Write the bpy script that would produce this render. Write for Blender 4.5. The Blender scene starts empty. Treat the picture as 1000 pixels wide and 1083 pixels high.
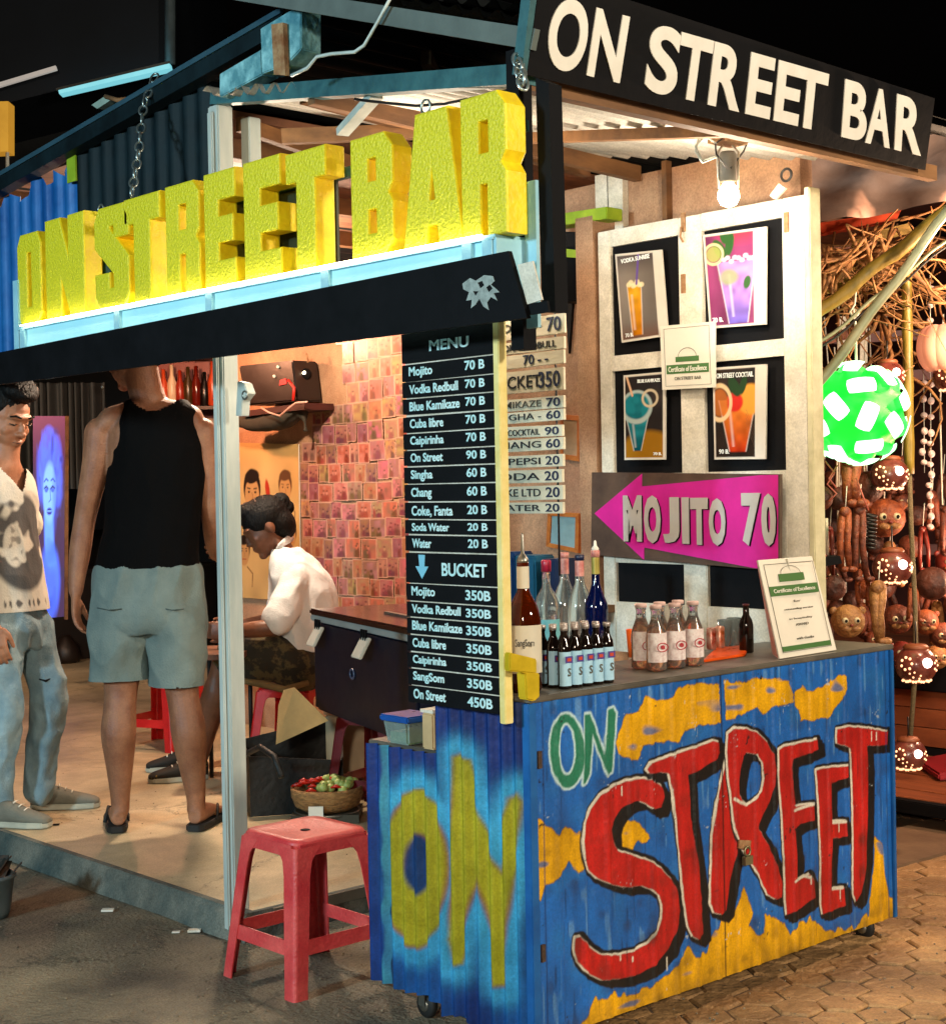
import bpy, bmesh, math, random
import numpy as np
from mathutils import Vector, Matrix, noise
random.seed(7)
PI = math.pi
SC = bpy.context.scene
COL = SC.collection
V = Vector

# ------------------------------------------------------------------ camera model
# frame: X along the right front, Y along the street front, Z up; the cart's near corner is the origin
FPX, CX, CY = 1643.0, 500.0, 541.5
def basis(yaw, pitch, roll):
    y, p, r = (math.radians(a) for a in (yaw, pitch, roll))
    f = V((math.cos(y), math.sin(y), 0)); rt = V((math.sin(y), -math.cos(y), 0)); up = V((0, 0, 1))
    f2 = f*math.cos(p)+up*math.sin(p); u2 = up*math.cos(p)-f*math.sin(p)
    return rt*math.cos(r)-u2*math.sin(r), u2*math.cos(r)+rt*math.sin(r), f2
RT, UP, FW = basis(47.6, -0.85, 1.1)
CAM = V((-2.505, -2.558, 1.35))
HR = V((RT.x, RT.y, 0)).normalized()      # level right of view
HF = V((FW.x, FW.y, 0)).normalized()      # level away from view
def ray(px, py): return RT*((px-CX)/FPX)-UP*((py-CY)/FPX)+FW
def onX(px, py, x): d = ray(px, py); return CAM+d*((x-CAM.x)/d.x)
def onY(px, py, y): d = ray(px, py); return CAM+d*((y-CAM.y)/d.y)
def onZ(px, py, z): d = ray(px, py); return CAM+d*((z-CAM.z)/d.z)
def onD(px, py, D): return CAM+ray(px, py)*D

def make_camera():
    cd = bpy.data.cameras.new('camera'); cd.sensor_fit = 'AUTO'; cd.sensor_width = 36
    cd.lens = FPX/1083*36; cd.clip_start = .05; cd.clip_end = 500
    o = bpy.data.objects.new('camera', cd); COL.objects.link(o)
    M = Matrix((RT, UP, -FW)).transposed().to_4x4(); M.translation = CAM
    o.matrix_world = M; SC.camera = o
make_camera()

# ------------------------------------------------------------------ materials
def rgb(h):
    h = h.lstrip('#'); c = [int(h[i:i+2], 16)/255 for i in (0, 2, 4)]
    return tuple((x/12.92 if x <= .04045 else ((x+.055)/1.055)**2.4) for x in c)
_m = {}
def mat(name, col=(.5, .5, .5), rough=.6, var=.18, scale=6, bump=.1, bscale=None, metal=0, col2=None, attr=False, spec=.5,
        emit=None, estr=0, trans=0, ior=1.45, alpha=1, stretch=None, coat=0, sss=0, thr=(.35, .7), detail=0, cracks=0):
    if name in _m: return _m[name]
    m = bpy.data.materials.new(name); m.use_nodes = True; nt = m.node_tree; N = nt.nodes; L = nt.links
    b = N['Principled BSDF']
    if isinstance(col, str): col = rgb(col)
    if isinstance(col2, str): col2 = rgb(col2)
    tc = N.new('ShaderNodeTexCoord'); mp = N.new('ShaderNodeMapping'); L.new(tc.outputs['Object'], mp.inputs[0])
    if stretch: mp.inputs['Scale'].default_value = stretch
    n = N.new('ShaderNodeTexNoise'); n.inputs['Scale'].default_value = scale; n.inputs['Detail'].default_value = 6
    n.inputs['Roughness'].default_value = .65; L.new(mp.outputs[0], n.inputs['Vector'])
    if attr:
        a = N.new('ShaderNodeVertexColor'); a.layer_name = 'Col'; base = a.outputs['Color']
    else:
        base = None
    rp = N.new('ShaderNodeValToRGB'); rp.color_ramp.elements[0].position = thr[0]; rp.color_ramp.elements[1].position = thr[1]
    L.new(n.outputs['Fac'], rp.inputs[0])
    if attr:
        rp.color_ramp.elements[0].color = (1-var*1.6,)*3+(1,); rp.color_ramp.elements[1].color = (1, 1, 1, 1)
        mx = N.new('ShaderNodeMix'); mx.data_type = 'RGBA'; mx.blend_type = 'MULTIPLY'; mx.inputs[0].default_value = 1
        L.new(base, mx.inputs[6]); L.new(rp.outputs[0], mx.inputs[7]); L.new(mx.outputs[2], b.inputs['Base Color'])
    else:
        c2 = col2 if col2 else tuple(min(1, c*(1+var)) for c in col)
        c1 = col if col2 else tuple(c*(1-var) for c in col)
        rp.color_ramp.elements[0].color = (*c1, 1); rp.color_ramp.elements[1].color = (*c2, 1)
        L.new(rp.outputs[0], b.inputs['Base Color'])
    if detail or cracks:      # real grit, stains and hairline cracks in the surface colour
        lk = b.inputs['Base Color'].links[0]; src = lk.from_socket
        f1 = N.new('ShaderNodeTexNoise'); f1.inputs['Scale'].default_value = 170; f1.inputs['Detail'].default_value = 3; L.new(tc.outputs['Object'], f1.inputs['Vector'])
        f2 = N.new('ShaderNodeTexNoise'); f2.inputs['Scale'].default_value = 1.7; f2.inputs['Detail'].default_value = 8; f2.inputs['Roughness'].default_value = .7; f2.inputs['Distortion'].default_value = .6; L.new(tc.outputs['Object'], f2.inputs['Vector'])
        r1 = N.new('ShaderNodeMapRange'); r1.inputs['From Min'].default_value = .3; r1.inputs['From Max'].default_value = .7; r1.inputs['To Min'].default_value = 1-.45*detail; r1.inputs['To Max'].default_value = 1+.3*detail; L.new(f1.outputs['Fac'], r1.inputs[0])
        r2 = N.new('ShaderNodeMapRange'); r2.inputs['From Min'].default_value = .35; r2.inputs['From Max'].default_value = .62; r2.inputs['To Min'].default_value = 1-.6*detail; r2.inputs['To Max'].default_value = 1.12; L.new(f2.outputs['Fac'], r2.inputs[0])
        mu = N.new('ShaderNodeMath'); mu.operation = 'MULTIPLY'; L.new(r1.outputs[0], mu.inputs[0]); L.new(r2.outputs[0], mu.inputs[1]); fac = mu.outputs[0]
        if cracks:
            vo = N.new('ShaderNodeTexVoronoi'); vo.feature = 'DISTANCE_TO_EDGE'; vo.inputs['Scale'].default_value = cracks
            ad = N.new('ShaderNodeVectorMath'); ad.operation = 'MULTIPLY_ADD'; ad.inputs[1].default_value = (.5, .5, .5); L.new(f2.outputs['Color'], ad.inputs[0]); L.new(tc.outputs['Object'], ad.inputs[2]); L.new(ad.outputs[0], vo.inputs['Vector'])
            r3 = N.new('ShaderNodeMapRange'); r3.inputs['From Max'].default_value = .012*cracks*.6; r3.inputs['To Min'].default_value = .45; L.new(vo.outputs['Distance'], r3.inputs[0])
            m3 = N.new('ShaderNodeMath'); m3.operation = 'MULTIPLY'; L.new(fac, m3.inputs[0]); L.new(r3.outputs[0], m3.inputs[1]); fac = m3.outputs[0]
        mv = N.new('ShaderNodeVectorMath'); mv.operation = 'SCALE'; L.new(src, mv.inputs[0]); L.new(fac, mv.inputs['Scale']); L.new(mv.outputs[0], b.inputs['Base Color'])
    b.inputs['Roughness'].default_value = rough; b.inputs['Metallic'].default_value = metal
    b.inputs['Specular IOR Level'].default_value = spec
    if rough > .15 and not trans:
        mr = N.new('ShaderNodeMapRange'); mr.inputs['To Min'].default_value = max(0, rough-.12); mr.inputs['To Max'].default_value = min(1, rough+.12)
        L.new(n.outputs['Fac'], mr.inputs[0]); L.new(mr.outputs[0], b.inputs['Roughness'])
    if bump:
        n2 = N.new('ShaderNodeTexNoise'); n2.inputs['Scale'].default_value = bscale or scale*4; n2.inputs['Detail'].default_value = 4
        L.new(mp.outputs[0], n2.inputs['Vector'])
        bp = N.new('ShaderNodeBump'); bp.inputs['Strength'].default_value = bump; bp.inputs['Distance'].default_value = .01
        L.new(n2.outputs['Fac'], bp.inputs['Height']); L.new(bp.outputs[0], b.inputs['Normal'])
    if trans: b.inputs['Transmission Weight'].default_value = trans; b.inputs['IOR'].default_value = ior
    if alpha < 1: b.inputs['Alpha'].default_value = alpha
    if coat: b.inputs['Coat Weight'].default_value = coat; b.inputs['Coat Roughness'].default_value = .15
    if sss: b.inputs['Subsurface Weight'].default_value = sss; b.inputs['Subsurface Radius'].default_value = (.02, .008, .004)
    if emit is not None:
        if isinstance(emit, str): emit = rgb(emit)
        b.inputs['Emission Color'].default_value = (*emit, 1); b.inputs['Emission Strength'].default_value = estr
    _m[name] = m
    return m

# ------------------------------------------------------------------ scene graph
def tag(o, label=None, cat=None, group=None, kind=None):
    if label: o['label'] = label
    if cat: o['category'] = cat
    if group: o['group'] = group
    if kind: o['kind'] = kind
    return o
WL = {}
def wl(o):
    return WL.get(o.name, V((0, 0, 0))) if o else V((0, 0, 0))
def thing(name, label, cat, loc, group=None):
    o = bpy.data.objects.new(name, None); COL.objects.link(o); o.empty_display_size = .1
    o.location = loc; WL[o.name] = V(loc)
    return tag(o, label, cat, group)
def link_mesh(name, me, parent=None, m=None, loc=None, smooth=None):
    """me is in world coordinates; its origin is moved to its own base (or loc)."""
    n = len(me.vertices)
    co = np.empty(n*3, dtype=np.float32); me.vertices.foreach_get('co', co); co = co.reshape(-1, 3)
    if loc is None:
        mn, mx = co.min(0), co.max(0); base = V(((mn[0]+mx[0])/2, (mn[1]+mx[1])/2, mn[2]))
    else: base = V(loc)
    co -= np.array(base, dtype=np.float32); me.vertices.foreach_set('co', co.ravel())
    if m is not None:
        me.materials.clear()
        for q in (m if isinstance(m, (list, tuple)) else [m]): me.materials.append(q)
    if smooth is not None: me.polygons.foreach_set('use_smooth', [smooth]*len(me.polygons))
    me.update()
    o = bpy.data.objects.new(name, me); COL.objects.link(o)
    if parent: o.parent = parent
    o.location = base-wl(parent); WL[o.name] = base
    return o
def relabel_copy(o, loc, label=None, rotz=0, group=None, parent=None):
    """copy a thing, its parts and their sub-parts"""
    c = o.copy(); COL.objects.link(c)
    if parent is None:
        c.location = loc; c.rotation_euler.z = o.rotation_euler.z+rotz
        if label: c['label'] = label
        if group: c['group'] = group
    else: c.parent = parent
    for ch in list(o.children): relabel_copy(ch, None, parent=c)
    return c

# ------------------------------------------------------------------ mesh builder
def frame_from(d, up=V((0, 0, 1))):
    d = d.normalized()
    s = d.cross(up)
    if s.length < 1e-4: s = d.cross(V((1, 0, 0)))
    s.normalize(); t = s.cross(d).normalized()
    return s, t, d
class MB:
    def __init__(self): self.v = []; self.f = []; self.sm = []; self.mi = []; self.cur = 0
    def add(self, vs, fs, smooth=False):
        k = len(self.v); self.v += [V(p) for p in vs]
        for f in fs: self.f.append([i+k for i in f]); self.sm.append(smooth); self.mi.append(self.cur)
        return self
    def box(self, a, b):
        x0, y0, z0 = (min(a[i], b[i]) for i in range(3)); x1, y1, z1 = (max(a[i], b[i]) for i in range(3))
        return self.add([(x0, y0, z0), (x1, y0, z0), (x1, y1, z0), (x0, y1, z0), (x0, y0, z1), (x1, y0, z1), (x1, y1, z1), (x0, y1, z1)],
                 [(3, 2, 1, 0), (4, 5, 6, 7), (0, 1, 5, 4), (1, 2, 6, 5), (2, 3, 7, 6), (3, 0, 4, 7)])
    def obox(self, c, ax, ay, az):
        """oriented box: centre and three half-axis vectors"""
        c = V(c); P = []
        for k in (-1, 1):
            for (i, j) in ((-1, -1), (1, -1), (1, 1), (-1, 1)): P.append(c+ax*i+ay*j+az*k)
        return self.add(P, [(3, 2, 1, 0), (4, 5, 6, 7), (0, 1, 5, 4), (1, 2, 6, 5), (2, 3, 7, 6), (3, 0, 4, 7)])
    def bar(self, p, q, w, h, up=V((0, 0, 1))):
        p, q = V(p), V(q); s, t, d = frame_from(q-p, up)
        return self.obox((p+q)/2, s*(w/2), t*(h/2), (q-p)/2)
    def slab(self, pts, n):
        """polygon outline in a plane, extruded by vector n"""
        k = len(pts); P = [V(p) for p in pts]+[V(p)+V(n) for p in pts]
        F = [tuple(range(k))[::-1], tuple(range(k, 2*k))]+[(i, (i+1) % k, k+(i+1) % k, k+i) for i in range(k)]
        return self.add(P, F)
    def tube(self, pts, r, seg=8, smooth=True, closed=False, flat=1):
        pts = [V(p) for p in pts]; n = len(pts)
        rs = r if isinstance(r, (list, tuple)) else [r]*n
        P = []; F = []; up = V((0.13, .21, .97)); pt = None
        for i, p in enumerate(pts):
            if closed: d = pts[(i+1) % n]-pts[i-1]
            else: d = pts[min(i+1, n-1)]-pts[max(i-1, 0)]
            d = d.normalized() if d.length > 1e-9 else V((0, 0, 1))
            if pt is None: s, t, _ = frame_from(d, up if abs(d.dot(up)) < .95 else V((1, 0, 0)))
            else:
                s = pt-d*pt.dot(d); s = s.normalized() if s.length > 1e-6 else frame_from(d)[0]; t = s.cross(d)
            pt = s
            for k in range(seg):
                a = 2*PI*k/seg; P.append(p+s*math.cos(a)*rs[i]+t*math.sin(a)*rs[i]*flat)
        for i in range(n if closed else n-1):
            j = (i+1) % n
            for k in range(seg): F.append((i*seg+k, i*seg+(k+1) % seg, j*seg+(k+1) % seg, j*seg+k))
        if not closed: F.append(tuple(range(seg))); F.append(tuple(range((n-1)*seg, n*seg))[::-1])
        return self.add(P, F, smooth)
    def cyl(self, p, q, r, seg=16, r2=None): return self.tube([p, q], [r, r if r2 is None else r2], seg, smooth=True)
    def lathe(self, c, prof, seg=20, axis=V((0, 0, 1)), cap=True):
        """prof: (r, h) from bottom to top round the axis through c"""
        c = V(c); s, t, d = frame_from(V(axis)); P = []; F = []; n = len(prof)
        for r, h in prof:
            for k in range(seg): a = 2*PI*k/seg; P.append(c+d*h+(s*math.cos(a)+t*math.sin(a))*max(r, 1e-5))
        for i in range(n-1):
            for k in range(seg): F.append((i*seg+k, i*seg+(k+1) % seg, (i+1)*seg+(k+1) % seg, (i+1)*seg+k))
        if cap: F.append(tuple(range(seg))[::-1]); F.append(tuple(range((n-1)*seg, n*seg)))
        return self.add(P, F, True)
    def ell(self, c, r, M=None, seg=16, rings=10):
        c = V(c); P = []; F = []
        if isinstance(r, (int, float)): r = (r, r, r)
        for i in range(rings+1):
            th = PI*i/rings
            for k in range(seg):
                a = 2*PI*k/seg; p = V((r[0]*math.sin(th)*math.cos(a), r[1]*math.sin(th)*math.sin(a), r[2]*math.cos(th)))
                if M is not None: p = M @ p
                P.append(c+p)
        for i in range(rings):
            for k in range(seg): F.append((i*seg+k, (i+1)*seg+k, (i+1)*seg+(k+1) % seg, i*seg+(k+1) % seg))
        return self.add(P, F, True)
    def torus(self, c, R_, r, M=None, seg=24, s2=8, sx=1, sy=1):
        pts = []
        for k in range(seg):
            a = 2*PI*k/seg; p = V((R_*math.cos(a)*sx, R_*math.sin(a)*sy, 0))
            if M is not None: p = M @ p
            pts.append(V(c)+p)
        return self.tube(pts, r, s2, closed=True)
    def mesh(self, weld=False):
        me = bpy.data.meshes.new('m'); me.from_pydata([tuple(p) for p in self.v], [], self.f)
        me.polygons.foreach_set('use_smooth', self.sm); me.polygons.foreach_set('material_index', self.mi)
        bm = bmesh.new(); bm.from_mesh(me)
        if weld: bmesh.ops.remove_doubles(bm, verts=bm.verts, dist=1e-5)
        bmesh.ops.recalc_face_normals(bm, faces=bm.faces); bm.to_mesh(me); bm.free()
        return me
    def build(self, name, m, parent=None, bevel=0, label=None, loc=None, wob=0):
        me = self.mesh(weld=bevel > 0)
        if wob:
            for v in me.vertices: v.co += noise.noise_vector(v.co*4)*wob
        if bevel:
            bm = bmesh.new(); bm.from_mesh(me)
            ed = [e for e in bm.edges if len(e.link_faces) == 2 and e.calc_face_angle(0) > .6]
            bmesh.ops.bevel(bm, geom=ed, offset=bevel, segments=2, affect='EDGES', clamp_overlap=True)
            bm.to_mesh(me); bm.free()
        me.name = name
        o = link_mesh(name, me, parent, m, loc)
        if label: o['label'] = label
        return o
def solo(o, label, cat, group=None): return tag(o, label, cat, group)

# ------------------------------------------------------------------ flat shapes and lettering
def curve_mesh(setup, extrude=.001, offset=0, bevel=0):
    cu = setup; cu.extrude = extrude; cu.offset = offset; cu.bevel_depth = bevel; cu.bevel_resolution = 1
    o = bpy.data.objects.new('tmp', cu); COL.objects.link(o)
    dg = bpy.context.evaluated_depsgraph_get(); me = bpy.data.meshes.new_from_object(o.evaluated_get(dg))
    bpy.data.objects.remove(o); bpy.data.curves.remove(cu)
    return me
def text_me(s, extrude=.0015, offset=0, res=3, bevel=0):
    cu = bpy.data.curves.new('t', 'FONT'); cu.body = s; cu.size = 1; cu.resolution_u = res
    return curve_mesh(cu, extrude, offset, bevel)
def place_me(me, org, u, v, n, sx=1, sy=1, sz=1, fit=None, tl=None):
    """map (x, y, z) of me to org + u*x + v*y + n*z ; fit=(w, h) stretches the ink box, tl = its lower left goes to org"""
    k = len(me.vertices); co = np.empty(k*3, dtype=np.float64); me.vertices.foreach_get('co', co); co = co.reshape(-1, 3)
    if fit:
        mn, mx = co.min(0), co.max(0)
        w, h = fit; fx = w/(mx[0]-mn[0]) if w else None; fy = h/(mx[1]-mn[1]) if h else None
        fx = fx or fy; fy = fy or fx
        co[:, 0] = (co[:, 0]-mn[0])*fx; co[:, 1] = (co[:, 1]-mn[1])*fy
    A = np.array([u, v, n], dtype=np.float64)
    out = co*np.array([sx, sy, sz]) @ A+np.array(org)
    me.vertices.foreach_set('co', out.astype(np.float32).ravel()); me.update()
    return me
def poly_me(polys, extrude=.01, bevel=0):
    cu = bpy.data.curves.new('p', 'CURVE'); cu.dimensions = '2D'; cu.fill_mode = 'BOTH'
    for P in polys:
        s = cu.splines.new('POLY'); s.points.add(len(P)-1)
        for i, (x, y) in enumerate(P): s.points[i].co = (x, y, 0, 1)
        s.use_cyclic_u = True
    return curve_mesh(cu, extrude, 0, bevel)
def quad_basis(pts):
    """lower-left, lower-right, upper-left -> org, u, v (not normalised), n"""
    a, b, c = (V(p) for p in pts); u = b-a; v = c-a
    n = u.cross(v).normalized()
    return a, u, v, n
def text_on(s, ll, lr, ul, m, parent=None, name='lettering', label=None, lift=.002, bold=0, ext=.0008, bevel=0, res=3):
    a, u, v, n = quad_basis((ll, lr, ul))
    if n.dot(CAM-a) < 0: n = -n
    me = text_me(s, extrude=ext, offset=bold, bevel=bevel, res=res)
    place_me(me, a+n*lift, u, v, n, fit=(1, 1))
    me.name = name
    o = link_mesh(name, me, parent, m)
    if label: o['label'] = label
    return o

# colour grids: real flat things that carry paint, print or drawings
def paint_grid(name, corners, nu, nv, fn, m, parent=None, disp=None, label=None, lift=0, thick=0, backm=None):
    """corners: ll, lr, ur, ul. fn(U, V) -> (N,3) linear colour, U,V in 0..1; disp(U,V) -> metres along the normal"""
    ll, lr, ur, ul = (np.array(c, dtype=np.float64) for c in corners)
    n = np.cross(lr-ll, ul-ll); n /= np.linalg.norm(n)
    if np.dot(n, np.array(CAM)-ll) < 0: n = -n
    U, W = np.meshgrid(np.linspace(0, 1, nu+1), np.linspace(0, 1, nv+1)); U = U.ravel(); W = W.ravel()
    P = (ll*(1-U)[:, None]+lr*U[:, None])*(1-W)[:, None]+(ul*(1-U)[:, None]+ur*U[:, None])*W[:, None]+n*lift
    if disp is not None: P = P+n*disp(U, W)[:, None]
    C3 = np.clip(fn(U, W), 0, 1)
    me = bpy.data.meshes.new(name)
    nx = nu+1; I = np.arange(nu*nv); r = I//nu; c = I % nu; a = r*nx+c
    quads = np.stack([a, a+1, a+1+nx, a+nx], 1)
    if np.dot(np.cross(lr-ll, ul-ll), n) < 0: quads = quads[:, ::-1]
    me.vertices.add(len(P)); me.vertices.foreach_set('co', P.astype(np.float32).ravel())
    me.loops.add(len(quads)*4); me.loops.foreach_set('vertex_index', quads.astype(np.int32).ravel())
    me.polygons.add(len(quads)); me.polygons.foreach_set('loop_start', (np.arange(len(quads))*4).astype(np.int32))
    me.update(calc_edges=True); me.polygons.foreach_set('use_smooth', np.ones(len(quads), dtype=bool))
    at = me.color_attributes.new('Col', 'FLOAT_COLOR', 'POINT')
    at.data.foreach_set('color', np.concatenate([C3, np.ones((len(P), 1))], 1).astype(np.float32).ravel())
    me.validate()
    o = link_mesh(name, me, parent, m)
    if label: o['label'] = label
    return o
def sd_poly(P, poly):
    """signed distance (negative inside) of points P (N,2) to a closed polygon"""
    A = np.array(poly, dtype=np.float64); B = np.roll(A, -1, 0); x, y = P[:, 0], P[:, 1]
    d = np.full(len(P), 1e9); ins = np.zeros(len(P), dtype=bool)
    for (ax, ay), (bx, by) in zip(A, B):
        ex, ey = bx-ax, by-ay; L2 = ex*ex+ey*ey+1e-12
        t = np.clip(((x-ax)*ex+(y-ay)*ey)/L2, 0, 1)
        d = np.minimum(d, (x-ax-t*ex)**2+(y-ay-t*ey)**2)
        if abs(by-ay) > 1e-12:
            ins ^= ((ay > y) != (by > y)) & (x < ex*(y-ay)/(by-ay)+ax)
    return np.sqrt(d)*np.where(ins, -1, 1)
def sd_line(P, pts):
    x, y = P[:, 0], P[:, 1]; d = np.full(len(P), 1e9)
    for (ax, ay), (bx, by) in zip(pts[:-1], pts[1:]):
        ex, ey = bx-ax, by-ay; L2 = ex*ex+ey*ey+1e-12; t = np.clip(((x-ax)*ex+(y-ay)*ey)/L2, 0, 1)
        d = np.minimum(d, (x-ax-t*ex)**2+(y-ay-t*ey)**2)
    return np.sqrt(d)
def sd_ell(P, c, r, rot=0):
    x = P[:, 0]-c[0]; y = P[:, 1]-c[1]; ca, sa = math.cos(rot), math.sin(rot)
    X = (x*ca+y*sa)/r[0]; Y = (-x*sa+y*ca)/r[1]; q = np.sqrt(X*X+Y*Y)
    return (q-1)*min(r)
def sm(d, w): return np.clip(.5-d/w, 0, 1)
def over(C, col, a):
    if isinstance(col, str): col = rgb(col)
    return C*(1-a)[:, None]+np.array(col)[None, :]*a[:, None]
def vnoise(x, y, s, seed=0):
    """cheap value noise on arrays"""
    rs = np.random.RandomState(seed); T = rs.rand(64, 64)
    X = x*s; Y = y*s; i = np.floor(X).astype(int); j = np.floor(Y).astype(int); fx = X-i; fy = Y-j
    fx = fx*fx*(3-2*fx); fy = fy*fy*(3-2*fy)
    g = lambda a, b: T[a % 64, b % 64]
    return (g(i, j)*(1-fx)+g(i+1, j)*fx)*(1-fy)+(g(i, j+1)*(1-fx)+g(i+1, j+1)*fx)*fy

# ------------------------------------------------------------------ organic bodies (union of lofts, then one skin)
def remeshed(mb, name, m, parent=None, voxel=.006, smooth=4, fold=0, fscale=9, label=None, col=None, drop=None, loc=None):
    me = mb.mesh(); o = bpy.data.objects.new('tmp', me); COL.objects.link(o)
    r = o.modifiers.new('r', 'REMESH'); r.mode = 'VOXEL'; r.voxel_size = voxel; r.use_smooth_shade = True
    s = o.modifiers.new('s', 'SMOOTH'); s.iterations = smooth; s.factor = .6
    dg = bpy.context.evaluated_depsgraph_get(); me2 = bpy.data.meshes.new_from_object(o.evaluated_get(dg))
    bpy.data.objects.remove(o)
    if fold:
        nn = [v.normal.copy() for v in me2.vertices]
        for v, n in zip(me2.vertices, nn):
            p = v.co; q = V((p.x*fscale, p.y*fscale, p.z*fscale*.55))
            a = noise.noise(q); b = noise.noise(q*2.3+V((3, 1, 7)))
            v.co = p+n*fold*((1-abs(a)*2.2)*.8+b*.4)
    if drop:      # cut away where drop(co) is true (open hems)
        bm = bmesh.new(); bm.from_mesh(me2)
        bmesh.ops.delete(bm, geom=[v for v in bm.verts if drop(v.co)], context='VERTS'); bm.to_mesh(me2); bm.free()
    me2.name = name
    if col:
        at = me2.color_attributes.new('Col', 'FLOAT_COLOR', 'POINT')
        for i, v in enumerate(me2.vertices): at.data[i].color = (*col(v.co), 1)
    o = link_mesh(name, me2, parent, m, smooth=True, loc=loc)
    if label: o['label'] = label
    return o
def loft(mb, rings, seg=18, sub=4):
    """rings: (centre, side half width vector, depth half width vector); smooth Catmull-Rom through them, closed ends"""
    R_ = [(V(c), V(a), V(b)) for c, a, b in rings]; out = []
    def cr(p0, p1, p2, p3, t): return .5*((2*p1)+(p2-p0)*t+(2*p0-5*p1+4*p2-p3)*t*t+(3*p1-p0-3*p2+p3)*t**3)
    n = len(R_)
    for i in range(n-1):
        q = [R_[max(i-1, 0)], R_[i], R_[i+1], R_[min(i+2, n-1)]]
        for k in range(sub):
            t = k/sub; out.append(tuple(cr(*(x[j] for x in q), t) for j in range(3)))
    out.append(R_[-1]); P = []; F = []
    for c, a, b in out:
        for k in range(seg): an = 2*PI*k/seg; P.append(c+a*math.cos(an)+b*math.sin(an))
    m_ = len(out)
    for i in range(m_-1):
        for k in range(seg): F.append((i*seg+k, i*seg+(k+1) % seg, (i+1)*seg+(k+1) % seg, (i+1)*seg+k))
    F.append(tuple(range(seg))[::-1]); F.append(tuple(range((m_-1)*seg, m_*seg)))
    mb.add(P, F, True)
def limb(mb, pts, rs, seg=14, sub=4, flat=1.0):
    """tapered round limb through joint points"""
    pts = [V(p) for p in pts]; rings = []
    for i, p in enumerate(pts):
        d = pts[min(i+1, len(pts)-1)]-pts[max(i-1, 0)]; s, t, _ = frame_from(d, V((.1, .1, 1)) if abs(d.normalized().z) < .9 else HF)
        rings.append((p, s*rs[i], t*rs[i]*flat))
    loft(mb, rings, seg, sub); mb.ell(pts[0], rs[0]*.98); mb.ell(pts[-1], rs[-1]*.98)
def hand(mb, wrist, d, palm_n, side, s=1.0, curl=.5):
    """d: towards the finger tips; palm_n: the way the palm faces; side: +1/-1 picks the thumb's side"""
    d = V(d).normalized(); n = V(palm_n); n = (n-d*n.dot(d)).normalized(); w = d.cross(n).normalized()*side; wrist = V(wrist)
    loft(mb, [(wrist, w*.024*s, n*.018*s), (wrist+d*.03*s, w*.034*s, n*.015*s), (wrist+d*.065*s, w*.041*s, n*.014*s), (wrist+d*.092*s, w*.039*s, n*.011*s)], 12, 3)
    for k, (off, L) in enumerate(((.029, .068), (.010, .077), (-.010, .072), (-.028, .056))):
        p = wrist+d*.085*s+w*off*s; q = d; pts = [p]; L *= s
        for j, f in enumerate((.45, .32, .25)):
            a = curl*(.55+.35*j)+(3-k)*.04
            q = (q*math.cos(a)+n*math.sin(a)).normalized(); p = p+q*L*f; pts.append(p)
        mb.tube(pts, [.0088*s, .0084*s, .0078*s, .0066*s], 8); mb.ell(pts[-1], .0066*s, seg=8, rings=6)
    p = wrist+d*.028*s+w*.028*s; q = (d*.75+w*.55+n*.35).normalized(); pts = [p, p+q*.03*s]
    q2 = (d*.95+w*.1+n*.4).normalized(); pts += [pts[-1]+q2*.026*s, pts[-1]+q2*.048*s]
    mb.tube(pts, [.013*s, .0108*s, .0096*s, .0078*s], 8); mb.ell(pts[-1], .0078*s, seg=8, rings=6)
def head(mb, c, fwd, up, s=1.0):
    """c: centre of the skull; returns a local->world matrix (x right of face, y forward, z up)"""
    y = V(fwd).normalized(); z = V(up); z = (z-y*z.dot(y)).normalized(); x = y.cross(z)
    M = Matrix((x, y, z)).transposed(); c = V(c)
    def E(p, r, rot=None):
        R2 = M if rot is None else M @ rot
        mb.ell(c+M @ (V(p)*s), tuple(q*s for q in r), R2)
    E((0, -.008, .02), (.076, .094, .088)); E((0, .022, -.02), (.066, .07, .085)); E((0, .04, -.07), (.044, .046, .04))
    E((0, .071, -.095), (.024, .02, .018)); E((0, .062, -.045), (.05, .03, .04))
    E((0, .086, -.016), (.0105, .02, .026)); E((0, .1, -.028), (.015, .013, .0105)); E((.013, .092, -.031), (.009, .009, .007)); E((-.013, .092, -.031), (.009, .009, .007))
    E((0, .078, .024), (.052, .016, .012)); E((0, .089, -.055), (.021, .010, .0055)); E((0, .086, -.066), (.019, .010, .0065))
    for q in (-1, 1):
        E((q*.077, -.005, -.012), (.010, .02, .031)); E((q*.036, .066, -.025), (.02, .014, .018))
    return M, c, x, y, z
# ================================================================== MATERIALS
M_asph = mat('street_asphalt', '#5f574a', .8, scale=2.2, bump=1.0, bscale=70, col2='#8d8068', thr=(.36, .62), detail=.8, cracks=.9)
M_paver = mat('paver_stone', '#86643e', .6, scale=3.5, bump=1.0, bscale=40, col2='#bb9160', detail=.6)
M_joint = mat('paver_joint', '#57422c', .95, bump=.6, bscale=60)
M_floor = mat('concrete_floor', '#a09070', .5, scale=1.8, bump=.3, bscale=30, col2='#cbb894', thr=(.35, .65), detail=.55, cracks=.8)
M_kerb = mat('painted_kerb', '#3f4c4a', .85, scale=5, bump=.9, bscale=30, col2='#77756a', thr=(.35, .7), detail=.7)
M_whitewood = mat('white_painted_wood', '#9aa6a3', .6, scale=8, bump=.25, bscale=20, col2='#c9cdc4', stretch=(1, 1, .15))
M_creamwood = mat('cream_painted_wood', '#c8c0ac', .6, scale=7, bump=.3, bscale=25, col2='#eee8da', detail=.35)
M_teal = mat('teal_painted_wood', '#1f4a52', .65, scale=8, bump=.25, col2='#3a6f74')
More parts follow.
